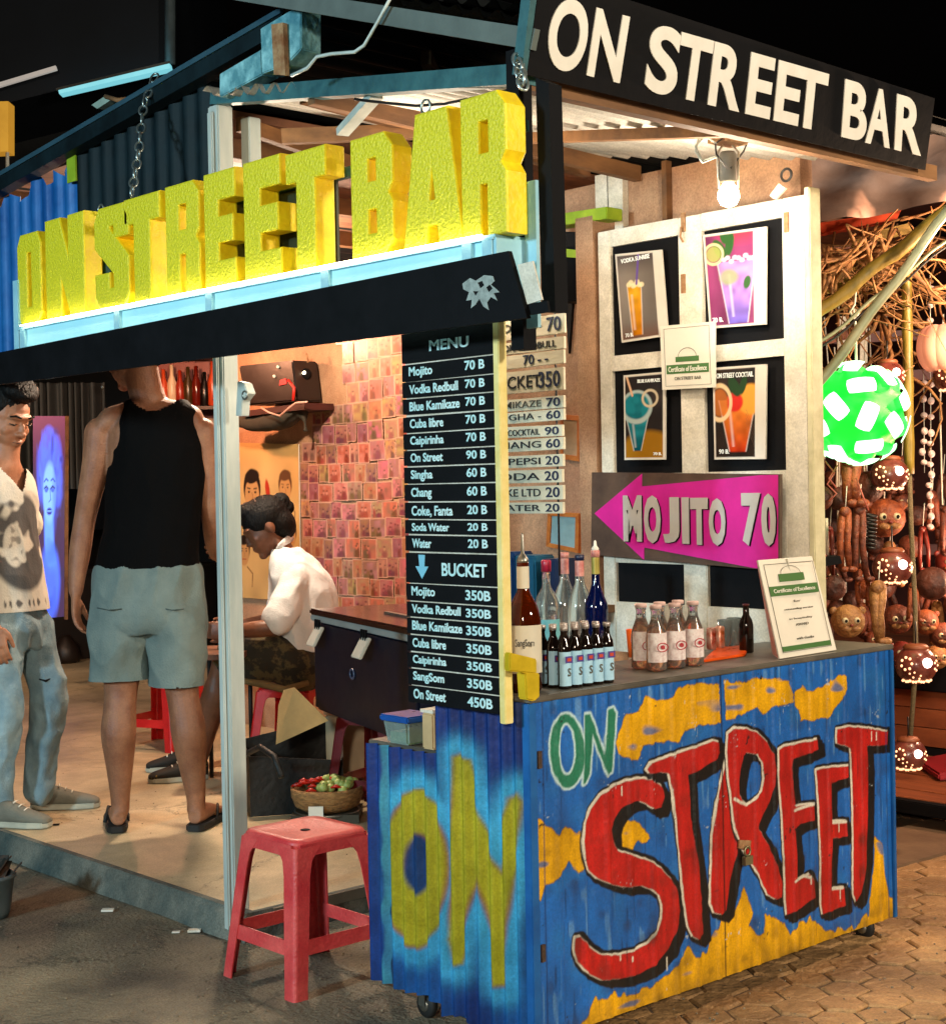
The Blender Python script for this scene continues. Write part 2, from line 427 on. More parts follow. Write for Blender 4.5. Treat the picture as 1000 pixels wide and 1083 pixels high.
M_paleblue = mat('pale_blue_paint', '#7fb6c9', .55, scale=5, bump=.12, col2='#a9d8e4')
M_bluebox = mat('pale_blue_gutter', '#4f8792', .6, scale=11, bump=.5, col2='#8fc6cc', thr=(.42, .6))
M_rust = mat('rusty_plate', '#7a4a26', .9, scale=14, bump=.6, col2='#b99a72')
M_blackp = mat('black_paint', (.003, .003, .004), .7, var=.4, scale=8, bump=.1, spec=.15)
M_darkcorr = mat('dark_corrugated_iron', '#071216', .6, scale=6, bump=.15, col2='#0f2228', spec=.2)
M_bluecorr = mat('blue_corrugated_iron', '#0b4a8c', .45, scale=5, bump=.15, col2='#1a6bb0', metal=.1)
M_roofin = mat('roof_sheet_underside', '#b0aea6', .6, scale=5, bump=.15, col2='#d0ccc2', detail=.4)
M_roofdk = mat('roof_sheet', '#0a0e10', .65, scale=5, bump=.15, col2='#14191a', spec=.2)
M_plaster = mat('pink_plaster', '#a5785a', .8, scale=3.5, bump=.35, bscale=22, col2='#c8a07c', detail=.5)
M_ply = mat('plywood', '#4f3020', .75, scale=3, bump=.2, col2='#84563a', stretch=(1, 4, 1))
M_wood = mat('bare_wood', '#50341e', .75, scale=6, bump=.35, col2='#96693e', stretch=(.3, 1, 1))
M_lime = mat('lime_green_paint', '#7d9a17', .6, scale=8, bump=.2, col2='#a5bf2a')
M_grey = mat('grey_slat_wood', '#8f7f68', .75, scale=9, bump=.3, col2='#c4b18d', stretch=(1, .3, 1))
M_ink = mat('marker_ink', '#15151c', .7, var=.2)
M_inkblue = mat('navy_marker_ink', '#16213f', .7, var=.2)
M_white = mat('white_lettering', '#e6ecec', .55, var=.06, bump=.05)
M_cyanw = mat('cool_lit_chalk_white', '#a9dbe0', .55, var=.1, bump=.05, col2='#d8f2f2')  # white paint; the cool light's cyan tint is put into its colour
M_creamlet = mat('cream_lettering', '#e0dcd0', .55, var=.08, bump=.05, col2='#f2efe6')
M_chain = mat('galvanised_chain', '#a9b6b4', .35, metal=.85, bump=0)
M_wire = mat('white_wire', '#b9c4be', .5, bump=0)
M_bwire = mat('black_wire', '#191412', .5, bump=0)
M_attr = mat('painted_surface', attr=True, rough=.45, var=.16, scale=7, bump=.2, bscale=60, detail=.4)
M_attr_met = mat('sprayed_iron', attr=True, rough=.38, var=.22, scale=7, bump=.15, bscale=30, metal=.25, detail=.4)
M_paper = mat('printed_paper', attr=True, rough=.45, var=.05, scale=5, bump=0)
M_glossprint = mat('glossy_print', attr=True, rough=.2, var=.08, scale=5, bump=.03)
M_card = mat('white_card', '#d9d4c6', .6, var=.05, bump=0)
M_steel = mat('steel', '#8f8f88', .35, metal=.9, bump=.05)
M_rubber = mat('black_rubber', '#121212', .7)
M_counter = mat('counter_top', '#3b3a36', .42, scale=4, bump=.2, col2='#6f685c', thr=(.3, .75))

# ================================================================== GROUND
def sheet(name, pts, m, z):
    mb = MB(); mb.add([(x, y, z) for x, y in pts], [tuple(range(len(pts)))]); o = mb.build(name, m); return tag(o, kind='structure')
sheet('ground', [(-60, -60), (80, -60), (80, 80), (-60, 80)], M_asph, 0)
# hexagonal stone paving in front of the cart and the souvenir hut
mb = MB(); R0 = .070; random.seed(3)
def paved(x, y): return y < .62+(.25*math.sin(x*1.3)) and x > .22 and x < 7.5 and y > -3.6 and x+y*.5 > -.2 and x*.738-y*.674 > -.05
for i in range(-12, 72):
    for j in range(-34, 30):
        x = i*R0*1.5+.02; y = j*R0*1.732+(i % 2)*R0*.866
        if not paved(x, y): continue
        a0 = random.uniform(-.09, .09); tz = random.uniform(.004, .010); r1 = R0*random.uniform(.91, .985); tl = (random.uniform(-.02, .02), random.uniform(-.02, .02))
        P = []; F = []
        ang = [PI/3*k+a0+random.uniform(-.05, .05) for k in range(6)]
        for rr, zz in ((r1, 0), (r1, tz*.5), (r1*.9, tz)):
            for a in ang: dx = rr*math.cos(a); dy = rr*math.sin(a); P.append((x+dx, y+dy, .002+zz+(dx*tl[0]+dy*tl[1] if zz else 0)))
        for q in range(2):
            for k in range(6): F.append((q*6+k, q*6+(k+1) % 6, q*6+6+(k+1) % 6, q*6+6+k))
        F.append(tuple(range(12, 18))); mb.add(P, F, False)
tag(mb.build('stone_paving', M_paver), kind='structure')
sheet('paving_bed', [(-.0, -.75), (1.1, -3.7), (7.6, -3.7), (7.6, 1.1), (.15, .75)], M_joint, .0035)
# bar floor slab with its painted kerb
mb = MB(); mb.box((.125, 1.36, -.05), (5.2, 13, .085)); tag(mb.build('bar_floor', M_floor), kind='structure')
mb = MB()
import itertools
yy = [1.36+k*.09 for k in range(85)]
for a, b in zip(yy[:-1], yy[1:]):
    w0 = .018*noise.noise(V((a*3, 0, 0))); w1 = .018*noise.noise(V((b*3, 0, 0)))
    mb.add([(.118, a, .088), (.118, b, .088), (.104+w1*.5, b, .07), (.104+w0*.5, a, .07), (.082+w1, b, .002), (.082+w0, a, .002)], [(0, 1, 2, 3), (3, 2, 4, 5)], True)
mb.box((.116, 1.35, .0), (.14, 9, .089)); mb.box((.1, 1.345, 0), (2.3, 1.362, .0885))
tag(mb.build('kerb', M_kerb), kind='structure')
mb = MB(); mb.box((.2, 1.335, .055), (1.35, 1.343, .088))
solo(mb.build('metal_edging', M_steel), 'thin shiny metal edging strip along the front edge of the bar floor', 'edging strip')

random.seed(31); mb = MB()
for k in range(420):
    if k < 300: p = onZ(random.uniform(-20, 420), random.uniform(885, 1090), .002)
    else: p = onZ(random.uniform(560, 1020), random.uniform(960, 1085), .012)
    if p.x > .06 and p.y > 1.33: continue
    q = random.uniform(.0015, .005)**1.0; mb.ell(p+V((0, 0, q*.3)), (q, q*random.uniform(.6, 1), q*.6), Matrix.Rotation(random.uniform(0, 3), 3, 'Z'), 6, 4)
o = mb.build('street_grit', mat('grit', '#4a4034', .9, scale=50, col2='#9a8a72')); tag(o, 'loose grit and tiny pebbles scattered over the street', 'grit', kind='stuff')
mb = MB()
for k in range(90):
    p = onZ(random.uniform(60, 400), random.uniform(800, 940), .086)
    if p.x < .14 or p.y < 1.4: continue
    q = random.uniform(.0012, .004); mb.ell(p, (q, q*.8, q*.5), None, 6, 4)
o = mb.build('floor_crumbs', mat('grit')); tag(o, 'fine dark crumbs scattered over the bar floor', 'crumbs', kind='stuff')
# ================================================================== BAR STALL (the building)
stall = thing('bar_stall', 'open fronted tin and timber bar stall with gabled iron roof and white corner post', 'bar stall', (.12, 1.4, 0))
def corr(mb, p, u, v, nu, amp=.012, pitch=.075, thick=0, nseg=8):
    """corrugated sheet from p, ribs run along v and repeat along u"""
    p, u, v = V(p), V(u), V(v); n = u.cross(v).normalized(); L = u.length; N_ = max(4, int(L/pitch*nseg))
    P = []; F = []
    for i in range(N_+1):
        s = i/N_; o = n*amp*math.sin(2*PI*s*L/pitch); P += [p+u*s+o, p+u*s+v+o]
    for i in range(N_): F.append((2*i, 2*i+2, 2*i+3, 2*i+1))
    mb.add(P, F, True)
    return mb
# posts
mb = MB(); mb.box((.10, 1.395, .0), (.155, 1.45, 2.52)); mb.box((.088, 1.41, .0), (.0995, 1.437, 2.5)); mb.build('post', M_whitewood, stall, bevel=.004)
mb = MB(); mb.box((.215, 1.40, 2.05), (.26, 1.445, 2.5)); mb.build('post', M_whitewood, stall, bevel=.003)
mb = MB(); mb.box((.10, 5.9, .0), (.16, 5.96, 2.5)); mb.build('post', M_whitewood, stall)
# cladding above the opening
def clad(y0, y1, z0, ztop, m, name='corrugated_cladding'):
    mb = MB(); N_ = int((y1-y0)/.012); P = []; F = []
    for i in range(N_+1):
        y = y0+(y1-y0)*i/N_; x = .118+.010*math.sin(2*PI*y/.085); P += [(x, y, z0), (x, y, ztop(y))]
    for i in range(N_): F.append((2*i, 2*i+1, 2*i+3, 2*i+2))
    mb.add(P, F, True); return mb.build(name, m, stall)
ztop = lambda y: 2.735-(y-1.0)*.098
clad(1.47, 2.292, 1.86, lambda y: ztop(y)-.04, M_darkcorr)
clad(2.295, 6.2, 1.86, lambda y: ztop(y)-.10-.05*noise.noise(V((y*9, 0, 0)))-.03*(math.sin(y*31) > .6), M_bluecorr)
mb = MB(); mb.box((.145, 2.296, 1.86), (.155, 6.2, 2.35)); mb.box((.145, 1.47, 1.86), (.155, 2.29, 2.5)); mb.build('backing_board', M_blackp, stall)
mb = MB(); mb.box((.07, 1.47, 1.795), (.15, 6.2, 1.86)); mb.build('lintel', M_blackp, stall)
mb = MB(); mb.box((.098, 2.27, ztop(2.29)-.18), (.104, 2.33, ztop(2.29)-.05)); mb.build('cover_strip', M_lime, stall)
# gabled iron roof: ridge near y=1.0
rd = MB(); e = .02
rd.v = []
corr(rd, (.09, 6.4, ztop(6.4)-.02), (0, 1.0-6.4, ztop(1.0)-ztop(6.4)), (2.6, 0, 0), 0, amp=.012, pitch=.09)
rd.build('roof_sheet', M_roofdk, stall)
rr = MB(); corr(rr, (-.06, 1.02, 2.765), (0, -1.08, -.362), (2.0, 0, 0), 0, amp=.011, pitch=.075); rr.build('roof_sheet', M_roofdk, stall)
rr = MB(); corr(rr, (.04, 1.38, 2.545), (0, -1.42, -.25), (1.43, 0, 0), 0, amp=.015, pitch=.085); rr.build('ceiling_sheet', M_roofin, stall)
rr = MB(); corr(rr, (-.07, 1.02, 2.785), (0, -1.09, -.362), (2.02, 0, 0), 0, amp=.011, pitch=.075); rr.build('roof_sheet', M_roofdk, stall)
mb = MB(); mb.bar((-.075, 1.02, 2.725), (-.075, -.13, 2.335), .016, .045); mb.build('barge_board', mat('grey_barge', '#56605c', .7, scale=8, bump=.2), stall)
mb = MB(); mb.bar((.085, 1.0, 2.665), (.085, 6.3, ztop(6.3)-.07), .05, .05); mb.build('gutter', M_darkcorr, stall)
mb = MB(); mb.bar((.058, 1.0, 2.695), (.058, 6.3, ztop(6.3)-.04), .012, .016); mb.build('gutter_edge', mat('grey_blue_edge', '#2a4a58', .5), stall)
mb = MB(); mb.bar((-.04, -.08, 2.275), (.115, 1.42, 2.545), .045, .045); mb.build('beam', M_teal, stall)
# pale blue boxed bracket at the eaves
mb = MB(); mb.slab([onX(232, 103, .04), onX(232, 78, .04), onX(276, 52, .04), onX(277, 79, .04)], (.06, 0, 0)); mb.build('fascia_box', M_bluebox, stall, bevel=.003)
mb = MB(); mb.slab([onX(277, 78, .02), onX(275, 30, .02), onX(318, 4, .02), onX(318, 52, .02), onX(303, 68, .02)], (.07, 0, 0)); mb.build('fascia_box', M_bluebox, stall, bevel=.003)
mb = MB(); mb.slab([onX(289, 79, -.0), onX(287, 26, .0), onX(299, 24, .0), onX(301, 80, .0)], (.015, 0, 0)); mb.build('rusty_plate', M_rust, stall, wob=.004)
# inner ceiling boards and rafters over the bar
mb = MB(); mb.box((.16, 1.52, 2.52), (5.2, 12.5, 2.545)); mb.build('ceiling_board', M_ply, stall)
for k in range(9):
    mb = MB(); y = 1.75+k*.62; mb.box((.16, y, 2.455), (2.35, y+.05, 2.52)); mb.build('rafter', M_wood, stall)
for p, q in (((.25, 1.5, 2.50), (2.2, 2.1, 2.43)), ((.5, .9, 2.62), (1.4, 1.6, 2.40)), ((.2, 1.1, 2.50), (1.5, 1.2, 2.46)), ((.3, 1.35, 2.44), (1.4, .55, 2.50))):
    mb = MB(); mb.bar(p, q, .03, .045); mb.build('rafter', M_wood, stall)
mb = MB(); mb.bar(onX(362, 140, .12), onX(398, 100, .05), .035, .02); mb.build('strut', M_whitewood, stall)
# awning front timbers over the cart
mb = MB(); mb.box((-.06, -.075, 2.243), (1.66, -.045, 2.285)); mb.build('purlin', M_wood, stall, wob=.006)
mb = MB(); mb.bar((.05, .86, 2.43), (1.46, .93, 2.40), .03, .05); mb.build('purlin', M_wood, stall)
mb = MB(); mb.bar((.75, -.04, 2.268), (.78, .85, 2.41), .03, .03); mb.build('purlin', M_wood, stall)
mb = MB(); mb.box((-.075, -.075, 1.66), (-.035, -.035, 2.33)); mb.build('corner_post', M_blackp, stall)
# side wall behind the cart (poster shutter hangs on it) and collage wall farther in
WX = 1.47
mb = MB(); mb.box((WX, .28, .0), (WX+.06, 1.75, 2.40)); mb.box((WX+.0, 1.75, 0), (2.3, 1.81, 2.6)); mb.build('plaster_wall', M_plaster, stall)
mb = MB(); mb.box((2.3, 1.8, .0), (2.36, 4.74, 2.6)); mb.build('plaster_wall', M_plaster, stall)
for (px, w) in ((636, .06), (650, .07), (702, .02)):
    p = onX(px, 210, WX-.03); mb = MB(); mb.box((WX-.03, p.y-w/2, 2.1), (WX-.002, p.y+w/2, 2.42)); mb.build('stud', M_creamwood if w > .03 else M_wood, stall)
mb = MB(); a = onX(583, 236, WX-.1); b = onX(650, 244, WX-.1); mb.bar((a.x, a.y, a.z), (b.x, b.y, a.z-.01), .08, .04); mb.build('shelf_beam', M_lime, stall, bevel=.003)
mb = MB(); mb.box((WX-.14, 1.02, .75), (WX-.002, 1.10, 2.26)); mb.build('stud', M_plaster, stall)
# dark far end of the bar
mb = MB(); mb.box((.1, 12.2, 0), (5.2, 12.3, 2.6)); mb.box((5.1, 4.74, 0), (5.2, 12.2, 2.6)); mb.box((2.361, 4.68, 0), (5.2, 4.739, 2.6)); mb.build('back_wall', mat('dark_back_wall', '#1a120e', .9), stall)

# ================================================================== NEIGHBOURING BUILDING (night)
nb = thing('neighbouring_building', 'tall dark navy building rising behind the left end of the stall', 'building', tuple(onD(60, 500, 13.5).xy)+(0,))
M_navy = mat('dark_navy_cladding', '#0b1420', .6, scale=2, bump=.05)
def deep(pts, D, depth, m, name, par, lab=None):
    P = [onD(x, y, D) for x, y in pts]; mb = MB(); mb.slab(P, HF*depth); return mb.build(name, m, par, label=lab)
deep([(-400, -300), (181, -300), (181, 66), (60, 96), (-400, 210)], 13.0, 3, M_navy, 'upper_storey', nb)
deep([(-400, 80), (172, 80), (172, 560), (-400, 560)], 14.2, 3, mat('dark_wall', '#07090c', .8), 'lower_storey', nb)
mb = MB(); mb.tube([onD(180, 68, 12.9), onD(180, -300, 12.9)], .045, 10); mb.build('downpipe', mat('grey_pipe', '#6b7a80', .4, metal=.3), nb)
L_em = mat('cold_tube_light', '#a8dfe6', .5, emit='#7fd6e4', estr=.75, bump=0)
mb = MB(); mb.bar(onD(64, 98, 12.8), onD(181, 71, 12.8), .12, .05); mb.build('light_strip', L_em, nb)
mb = MB(); mb.bar(onD(60, 95, 12.75), onD(180, 66, 12.75), .03, .02); mb.build('metal_trim', M_steel, nb)
mb = MB(); mb.bar(onD(-20, 96, 12.8), onD(60, 72, 12.8), .035, .035); mb.build('light_strip', mat('dim_tube_light', '#c9c0b8', .5, emit='#c9c0b8', estr=.45, bump=0), nb)
sg = thing('lit_sign', 'yellow lit upright sign at the left edge under the dark building', 'sign', tuple(onD(0, 170, 11)))
mb = MB(); mb.slab([onD(-30, 108, 11), onD(9, 107, 11), onD(9, 160, 11), onD(-30, 162, 11)], HF*.15); mb.build('light_box', mat('lit_yellow_panel', '#c9a13c', .5, emit='#c98d2c', estr=.6, var=.3, scale=5), sg)
mb = MB(); mb.bar(onD(8, 160, 11.03), onD(8, 190, 11.03), .02, .02); mb.build('bracket', M_creamwood, sg)
fl = thing('flood_light', 'small pale flood lamp on the roof edge below the tube light', 'flood light', tuple(onX(105, 108, .12)))
mb = MB(); mb.slab([onX(97, 111, .1), onX(112, 101, .1), onX(120, 104, .1), onX(103, 115, .1)], (.03, 0, 0)); mb.build('lamp_glass', mat('pale_glass', '#8fa59a', .3), fl)
mb = MB(); mb.tube([onX(112, 102, .1), onX(125, 106, .1), onX(134, 105, .12)], .008); mb.build('arm', M_wood, fl)

# ================================================================== BIG YELLOW LETTER SIGN
sx = -.105
sign = thing('letter_sign', 'hanging sign of thick glittery yellow letters on a pale blue frame', 'sign', (sx, 1.1, 1.74))
M_yel = mat('glitter_yellow_foam', '#beb40c', .42, scale=160, bump=.7, bscale=130, col2='#f2e42c', thr=(.25, .7), spec=.6)
M_yel2 = mat('smooth_lit_yellow_edge', '#ecc808', .5, scale=14, bump=.3, col2='#fbe81c')  # side faces: brighter yellow than the fronts, their lit shading is in the colour
G = {
 'O': [[(0, .12), (.14, 0), (.86, 0), (1, .12), (1, .88), (.86, 1), (.14, 1), (0, .88)], [(.37, .17), (.37, .82), (.63, .82), (.63, .17)]],
 'N': [[(0, 0), (0, 1), (.36, 1), (.62, .52), (.62, 1), (1, 1), (1, 0), (.66, 0), (.38, .46), (.38, 0)]],
 'S': [[(0, .12), (.13, 0), (.87, 0), (1, .12), (1, .47), (.42, .78), (.42, .83), (.60, .83), (.60, .70), (1, .70), (1, .88), (.87, 1), (.13, 1), (0, .88), (0, .62), (.58, .33), (.58, .17), (.40, .17), (.40, .33), (0, .33)]],
 'T': [[(.28, 0), (.28, .78), (0, .78), (0, 1), (1, 1), (1, .78), (.72, .78), (.72, 0)]],
 'R': [[(0, 0), (0, 1), (.82, 1), (1, .9), (1, .58), (.88, .5), (1, .42), (1, 0), (.62, 0), (.62, .38), (.38, .38), (.38, 0)], [(.36, .57), (.36, .84), (.66, .84), (.66, .57)]],
 'E': [[(0, 0), (0, 1), (1, 1), (1, .78), (.42, .78), (.42, .60), (.92, .60), (.92, .40), (.42, .40), (.42, .21), (1, .21), (1, 0)]],
 'B': [[(0, 0), (0, 1), (.8, 1), (1, .88), (1, .6), (.88, .51), (1, .42), (1, .12), (.8, 0)], [(.37, .17), (.37, .41), (.65, .41), (.65, .17)], [(.37, .61), (.37, .84), (.65, .84), (.65, .61)]],
 'A': [[(0, 0), (.24, 1), (.76, 1), (1, 0), (.64, 0), (.60, .16), (.40, .16), (.36, 0)], [(.42, .32), (.5, .70), (.58, .32)]]}
for ch, x0, x1 in (('O', 18, 44), ('N', 48, 90), ('S', 104, 141), ('T', 136, 174), ('R', 176, 212), ('E', 217, 250), ('E', 259, 298), ('T', 304, 346), ('B', 373, 417), ('A', 428, 490), ('R', 490, 537)):
    xf = -.19
    if ch == 'T' and x0 == 134: pass
    ya = onX(x0+.6, 230, xf).y; yb = onX(x1-2.2, 230, xf).y; w = ya-yb
    zt = 2.196+.012*math.sin(x0*.3); zb = 1.905
    me = poly_me([[(p[0]*w, p[1]*(zt-zb)) for p in P] for P in G[ch]], extrude=.026, bevel=.006)
    place_me(me, (xf+.029-(.012 if ch in 'ST' and x0 < 150 else 0), ya, zb), (0, -1, 0), (0, 0, 1), (-1, 0, 0))
    me.name = 'letter'
    lo = link_mesh('letter', me, sign, [M_yel, M_yel2])
    for p in me.polygons: p.material_index = 0 if abs(p.normal.x) > .9 else 1; p.use_smooth = False
Y0, Y1 = 2.12, -.115
# frame: sill, rails, stiles, lit translucent panels
zs1 = 1.9; zlow = 1.74; fx = -.195
M_litp = mat('lit_pale_blue_panel', '#8fc4d0', .5, scale=3, bump=.03, col2='#b0d8c8', emit='#6fbce0', estr=.42)
mb = MB(); mb.box((fx, Y1, zs1-.006), (sx, Y0, zs1)); mb.build('sill', M_paleblue, sign)
st = [Y0-.03, onX(125, 330, fx).y, onX(222, 300, fx).y, onX(345, 285, fx).y, onX(495, 262, fx).y, Y1+.02]
for k in range(5):
    mb = MB(); mb.box((fx+.006, st[k+1], zlow), (fx+.012, st[k], zs1-.007)); mb.build('lit_panel', M_litp, sign)
for y in st: mb = MB(); mb.box((fx-.006, y-.015, zlow), (fx+.0055, y+.015, zs1-.012)); mb.build('rib', M_paleblue, sign)
mb = MB(); mb.box((fx-.006, Y1, zs1-.0115), (fx+.005, Y0, zs1-.0065)); mb.build('rail', M_paleblue, sign)
mb = MB(); mb.box((fx, Y1, zlow-.006), (sx, Y0, zlow)); mb.build('base_board', M_paleblue, sign)
mb = MB(); mb.box((fx, Y1-.004, zlow), (sx, Y1+.004, zs1-.007)); mb.build('end_board', M_paleblue, sign)
mb = MB(); mb.box((sx-.004, Y1-.04, 1.70), (sx+.006, Y1-.005, 2.02)); mb.build('stile', M_paleblue, sign); mb = MB(); mb.box((fx-.004, Y0-.004, 1.76), (fx+.006, Y0+.03, 2.05)); mb.build('stile', M_paleblue, sign)
mb = MB(); mb.box((sx+.002, .56, zs1+.001), (sx+.01, 1.02, 2.14)); mb.build('back_panel', mat('yellowish_dark_sheet', '#2f3218', .5), sign)
mb = MB(); mb.box((sx+.002, Y1, 2.135), (sx+.02, Y0, 2.16)); mb.build('back_rail', M_teal, sign)
for y in (1.0, .12, 1.72): mb = MB(); mb.box((sx+.003, y, zs1+.001), (sx+.018, y+.028, 2.134)); mb.build('back_rib', M_teal, sign)
mb = MB(); mb.slab([onX(x, y, -.085) for x, y in ((573, 330), (587, 330), (580, 88), (566, 82))], (.04, 0, 0)); mb.build('end_post', M_blackp, sign)
led = mat('warm_white_led', '#fff6d8', .5, emit='#fff0c4', estr=26, bump=0)
mb = MB(); mb.box((fx-.013, Y1+.03, zs1-.001), (fx-.009, Y0-.03, zs1+.0015)); mb.build('led_strip', led, sign)
# black board under the frame, slanted near end, with a small white emblem
bx_ = fx-.022
bb = [onX(537, 266, bx_), onX(557, 333, bx_), V((bx_, 2.45, 0)), V((bx_, 2.45, 0))]
bb[0].z = 1.853; bb[1].z = 1.706; bb[2].z = 1.722; bb[3].z = 1.822
mb = MB(); mb.slab(bb, (.012, 0, 0)); mb.build('black_board', M_blackp, sign)
mb = MB(); mb.slab([onX(x, y, bx_+.014) for x, y in ((540, 336), (580, 330), (578, 318), (556, 322))], (.006, 0, 0)); mb.build('lower_lip', M_blackp, sign)
mb = MB(); mb.slab([onX(x, y, fx-.01) for x, y in ((547, 280), (563, 276), (573, 317), (557, 322))], (.004, 0, 0)); mb.build('pale_patch', M_creamwood, sign)
# emblem: small scratchy heraldic figure in white
emb = [[(489, 300), (497, 294), (503, 297), (512, 291), (521, 292), (523, 297), (519, 301), (524, 305), (528, 309), (522, 310), (526, 318), (519, 314), (515, 320), (517, 328), (511, 324), (507, 316), (503, 322), (498, 326), (499, 317), (493, 318), (496, 309), (490, 306)],
       [(505, 299), (508, 305), (512, 302), (510, 297)], [(514, 304), (517, 309), (521, 305), (518, 301)], [(500, 308), (503, 313), (506, 308)]]
P0 = [[onX(x, y, bx_-.001) for x, y in q] for q in emb]
me = poly_me([[(-p.y, p.z) for p in q] for q in P0], extrude=.0006); place_me(me, (bx_-.001, 0, 0), (0, -1, 0), (0, 0, 1), (-1, 0, 0)); me.name = 'emblem'
link_mesh('emblem', me, sign, mat('worn_white_paint', '#8f9a96', .6, var=.3, scale=60))

def chain(name, pts, r, label, pitch=.032):
    """round-link chain through pts"""
    mb = MB(); L = []
    for a, b in zip(pts[:-1], pts[1:]):
        n = max(1, int((V(b)-V(a)).length/pitch))
        for i in range(n): L.append((V(a).lerp(V(b), (i+.5)/n), (V(b)-V(a)).normalized()))
    for i, (p, d) in enumerate(L):
        s, t, _ = frame_from(d)
        if i % 2: s, t = t, s
        M = Matrix((d, s, t)).transposed(); mb.torus(p, .0145*r, .0036*r, M, seg=14, s2=6, sx=1.45, sy=.85)
    return solo(mb.build(name, M_chain), label, 'chain')
ch_top = onX(165, 78, .1)
chain('hanging_chain', [ch_top, onX(152, 112, .02), onX(147, 160, -.05), onX(139, 207, -.12)], 1.0, 'long galvanised chain hanging from the roof edge to the yellow letters above the street', .034)
chain('hanging_chain', [onX(547, 62, -.1), onX(553, 90, -.11)], 1.0, 'short bunched chain hooked on the corner between the two bar signs', .012)
for i, (x, y) in enumerate(((107, 222), (450, 113))):
    mb = MB(); p = onX(x, y, -.14); mb.torus(p, .016, .003, Matrix.Rotation(PI/2, 3, 'Y'), 16, 6); solo(mb.build('wire_loop', M_chain), ('small wire hook on top of the letter S of the yellow sign', 'small wire hook on top of the letter A of the yellow sign')[i], 'hook')
mb = MB(); mb.tube([onX(*p, -.10) for p in ((418, -12), (400, 22), (385, 48), (375, 55), (350, 57), (335, 60), (325, 72), (308, 80))], .0045, 6); solo(mb.build('loose_cable', M_wire), 'white cable looping down from the roof edge above the yellow letters', 'cable')
mb = MB(); mb.tube([onX(x, y, .0) for x, y in ((375, 105), (400, 108), (440, 112), (470, 110), (500, 104), (540, 95))], .004, 6); solo(mb.build('loose_cable', M_bwire), 'thin dark cable strung behind the tops of the letters B A R', 'cable')

# ================================================================== BLACK FASCIA SIGN (right)
fy = -.10
fs = thing('fascia_sign', 'long black board with big cream letters reading ON STREET BAR over the cart', 'sign', (.75, fy, 2.26))
TILT = .30
def onS(px, py, off=0):
    n = V((0, 1, TILT)).normalized(); p0 = V((0, fy, 2.26))-n*off; d = ray(px, py); return CAM+d*((p0-CAM).dot(n)/d.dot(n))
C4 = [onS(557, 79), onS(978, 180), onS(988, 104), onS(572, -30)]
nS = V((0, 1, TILT)).normalized()
mb = MB(); mb.slab(C4, nS*.022); mb.build('board', M_blackp, fs)
mb = MB(); mb.slab([onS(551, 80, .002), onS(556.5, 80, .002), onS(571, -30, .002), onS(564, -30, .002)], nS*.03); mb.build('side_trim', M_teal, fs)
ZS = lambda x, y: (540+x/2.174, y/2.174)
def tl(x): return (x-130)*.2875-2
def bl(x): return 158+(x-110)*.2415
for chh, xl, xr in (('O', 74, 160), ('N', 172, 248), ('S', 303, 374), ('T', 372, 446), ('R', 450, 522), ('E', 536, 592), ('E', 601, 657), ('T', 640, 716), ('B', 757, 812), ('A', 812, 868), ('R', 879, 940)):
    sh = 26*(1-(xl-74)/1100); o_ = 3 if chh in 'OS' else 0
    pll = ZS(xl, bl(xl)+o_); plr = ZS(xr, bl(xr)+o_); xt = xl+sh; pul = ZS(xt, tl(xt)-o_)
    text_on(chh, onS(*pll, .001), onS(*plr, .001), onS(*pul, .001), M_creamlet, fs, 'letter', lift=.0015, bold=.03, ext=.0015, res=10)
# ================================================================== THE CART
cart = thing('bar_cart', 'blue corrugated bar cart painted with ON STREET in red letters and yellow patches', 'bar cart', (.75, .3, 0))
ZB, ZT, CL = .062, .858, 1.487
def PA(pts, ox=560, oy=780, s=3.61): return [(ox+x/s, oy+y/s) for x, y in pts]
def PB(pts): return PA(pts, 750, 740, 4.167)
def PD(pts): return PA(pts, 560, 680, 2.5)
def F2(pts):  # trace on the front plane -> (x, z)
    return [(p.x, p.z) for p in (onY(x, y, 0) for x, y in pts)]
S_ = F2(PA([(515, 225), (505, 190), (470, 165), (420, 155), (370, 165), (320, 185), (270, 220), (235, 270), (212, 330), (203, 400), (210, 460), (225, 505), (260, 540), (310, 560), (370, 572), (430, 568), (465, 580), (495, 605), (505, 640), (505, 690), (490, 740), (455, 785), (400, 815), (340, 830), (280, 828), (230, 800), (195, 760), (175, 765), (170, 810), (185, 855), (225, 900), (280, 925), (350, 925), (420, 905), (480, 870), (530, 810), (560, 740), (575, 660), (565, 590), (545, 540), (505, 500), (450, 470), (390, 450), (340, 430), (322, 400), (315, 350), (325, 310), (350, 270), (385, 250), (420, 243), (450, 258), (470, 275), (500, 270)]))
T1 = F2(PA([(445, 125), (460, 100), (600, 48), (700, 12), (722, 20), (725, 60), (710, 85), (650, 125), (605, 145), (612, 190), (618, 300), (635, 450), (655, 600), (662, 750), (645, 770), (622, 762), (605, 720), (590, 620), (575, 480), (560, 350), (545, 200), (530, 140), (500, 135), (455, 142)]))
R1 = F2(PB([(75, 255), (50, 370), (30, 460), (12, 600), (5, 760), (5, 900), (20, 940), (55, 950), (75, 925), (90, 800), (120, 680), (115, 560), (100, 480), (85, 420)]))
R2 = F2(PB([(80, 150), (110, 125), (160, 125), (215, 150), (255, 190), (280, 240), (290, 310), (285, 380), (265, 450), (235, 510), (215, 560), (260, 640), (300, 740), (325, 820), (320, 870), (290, 880), (255, 860), (215, 770), (170, 690), (140, 650), (120, 600), (105, 540), (95, 440), (82, 330), (75, 230)]))
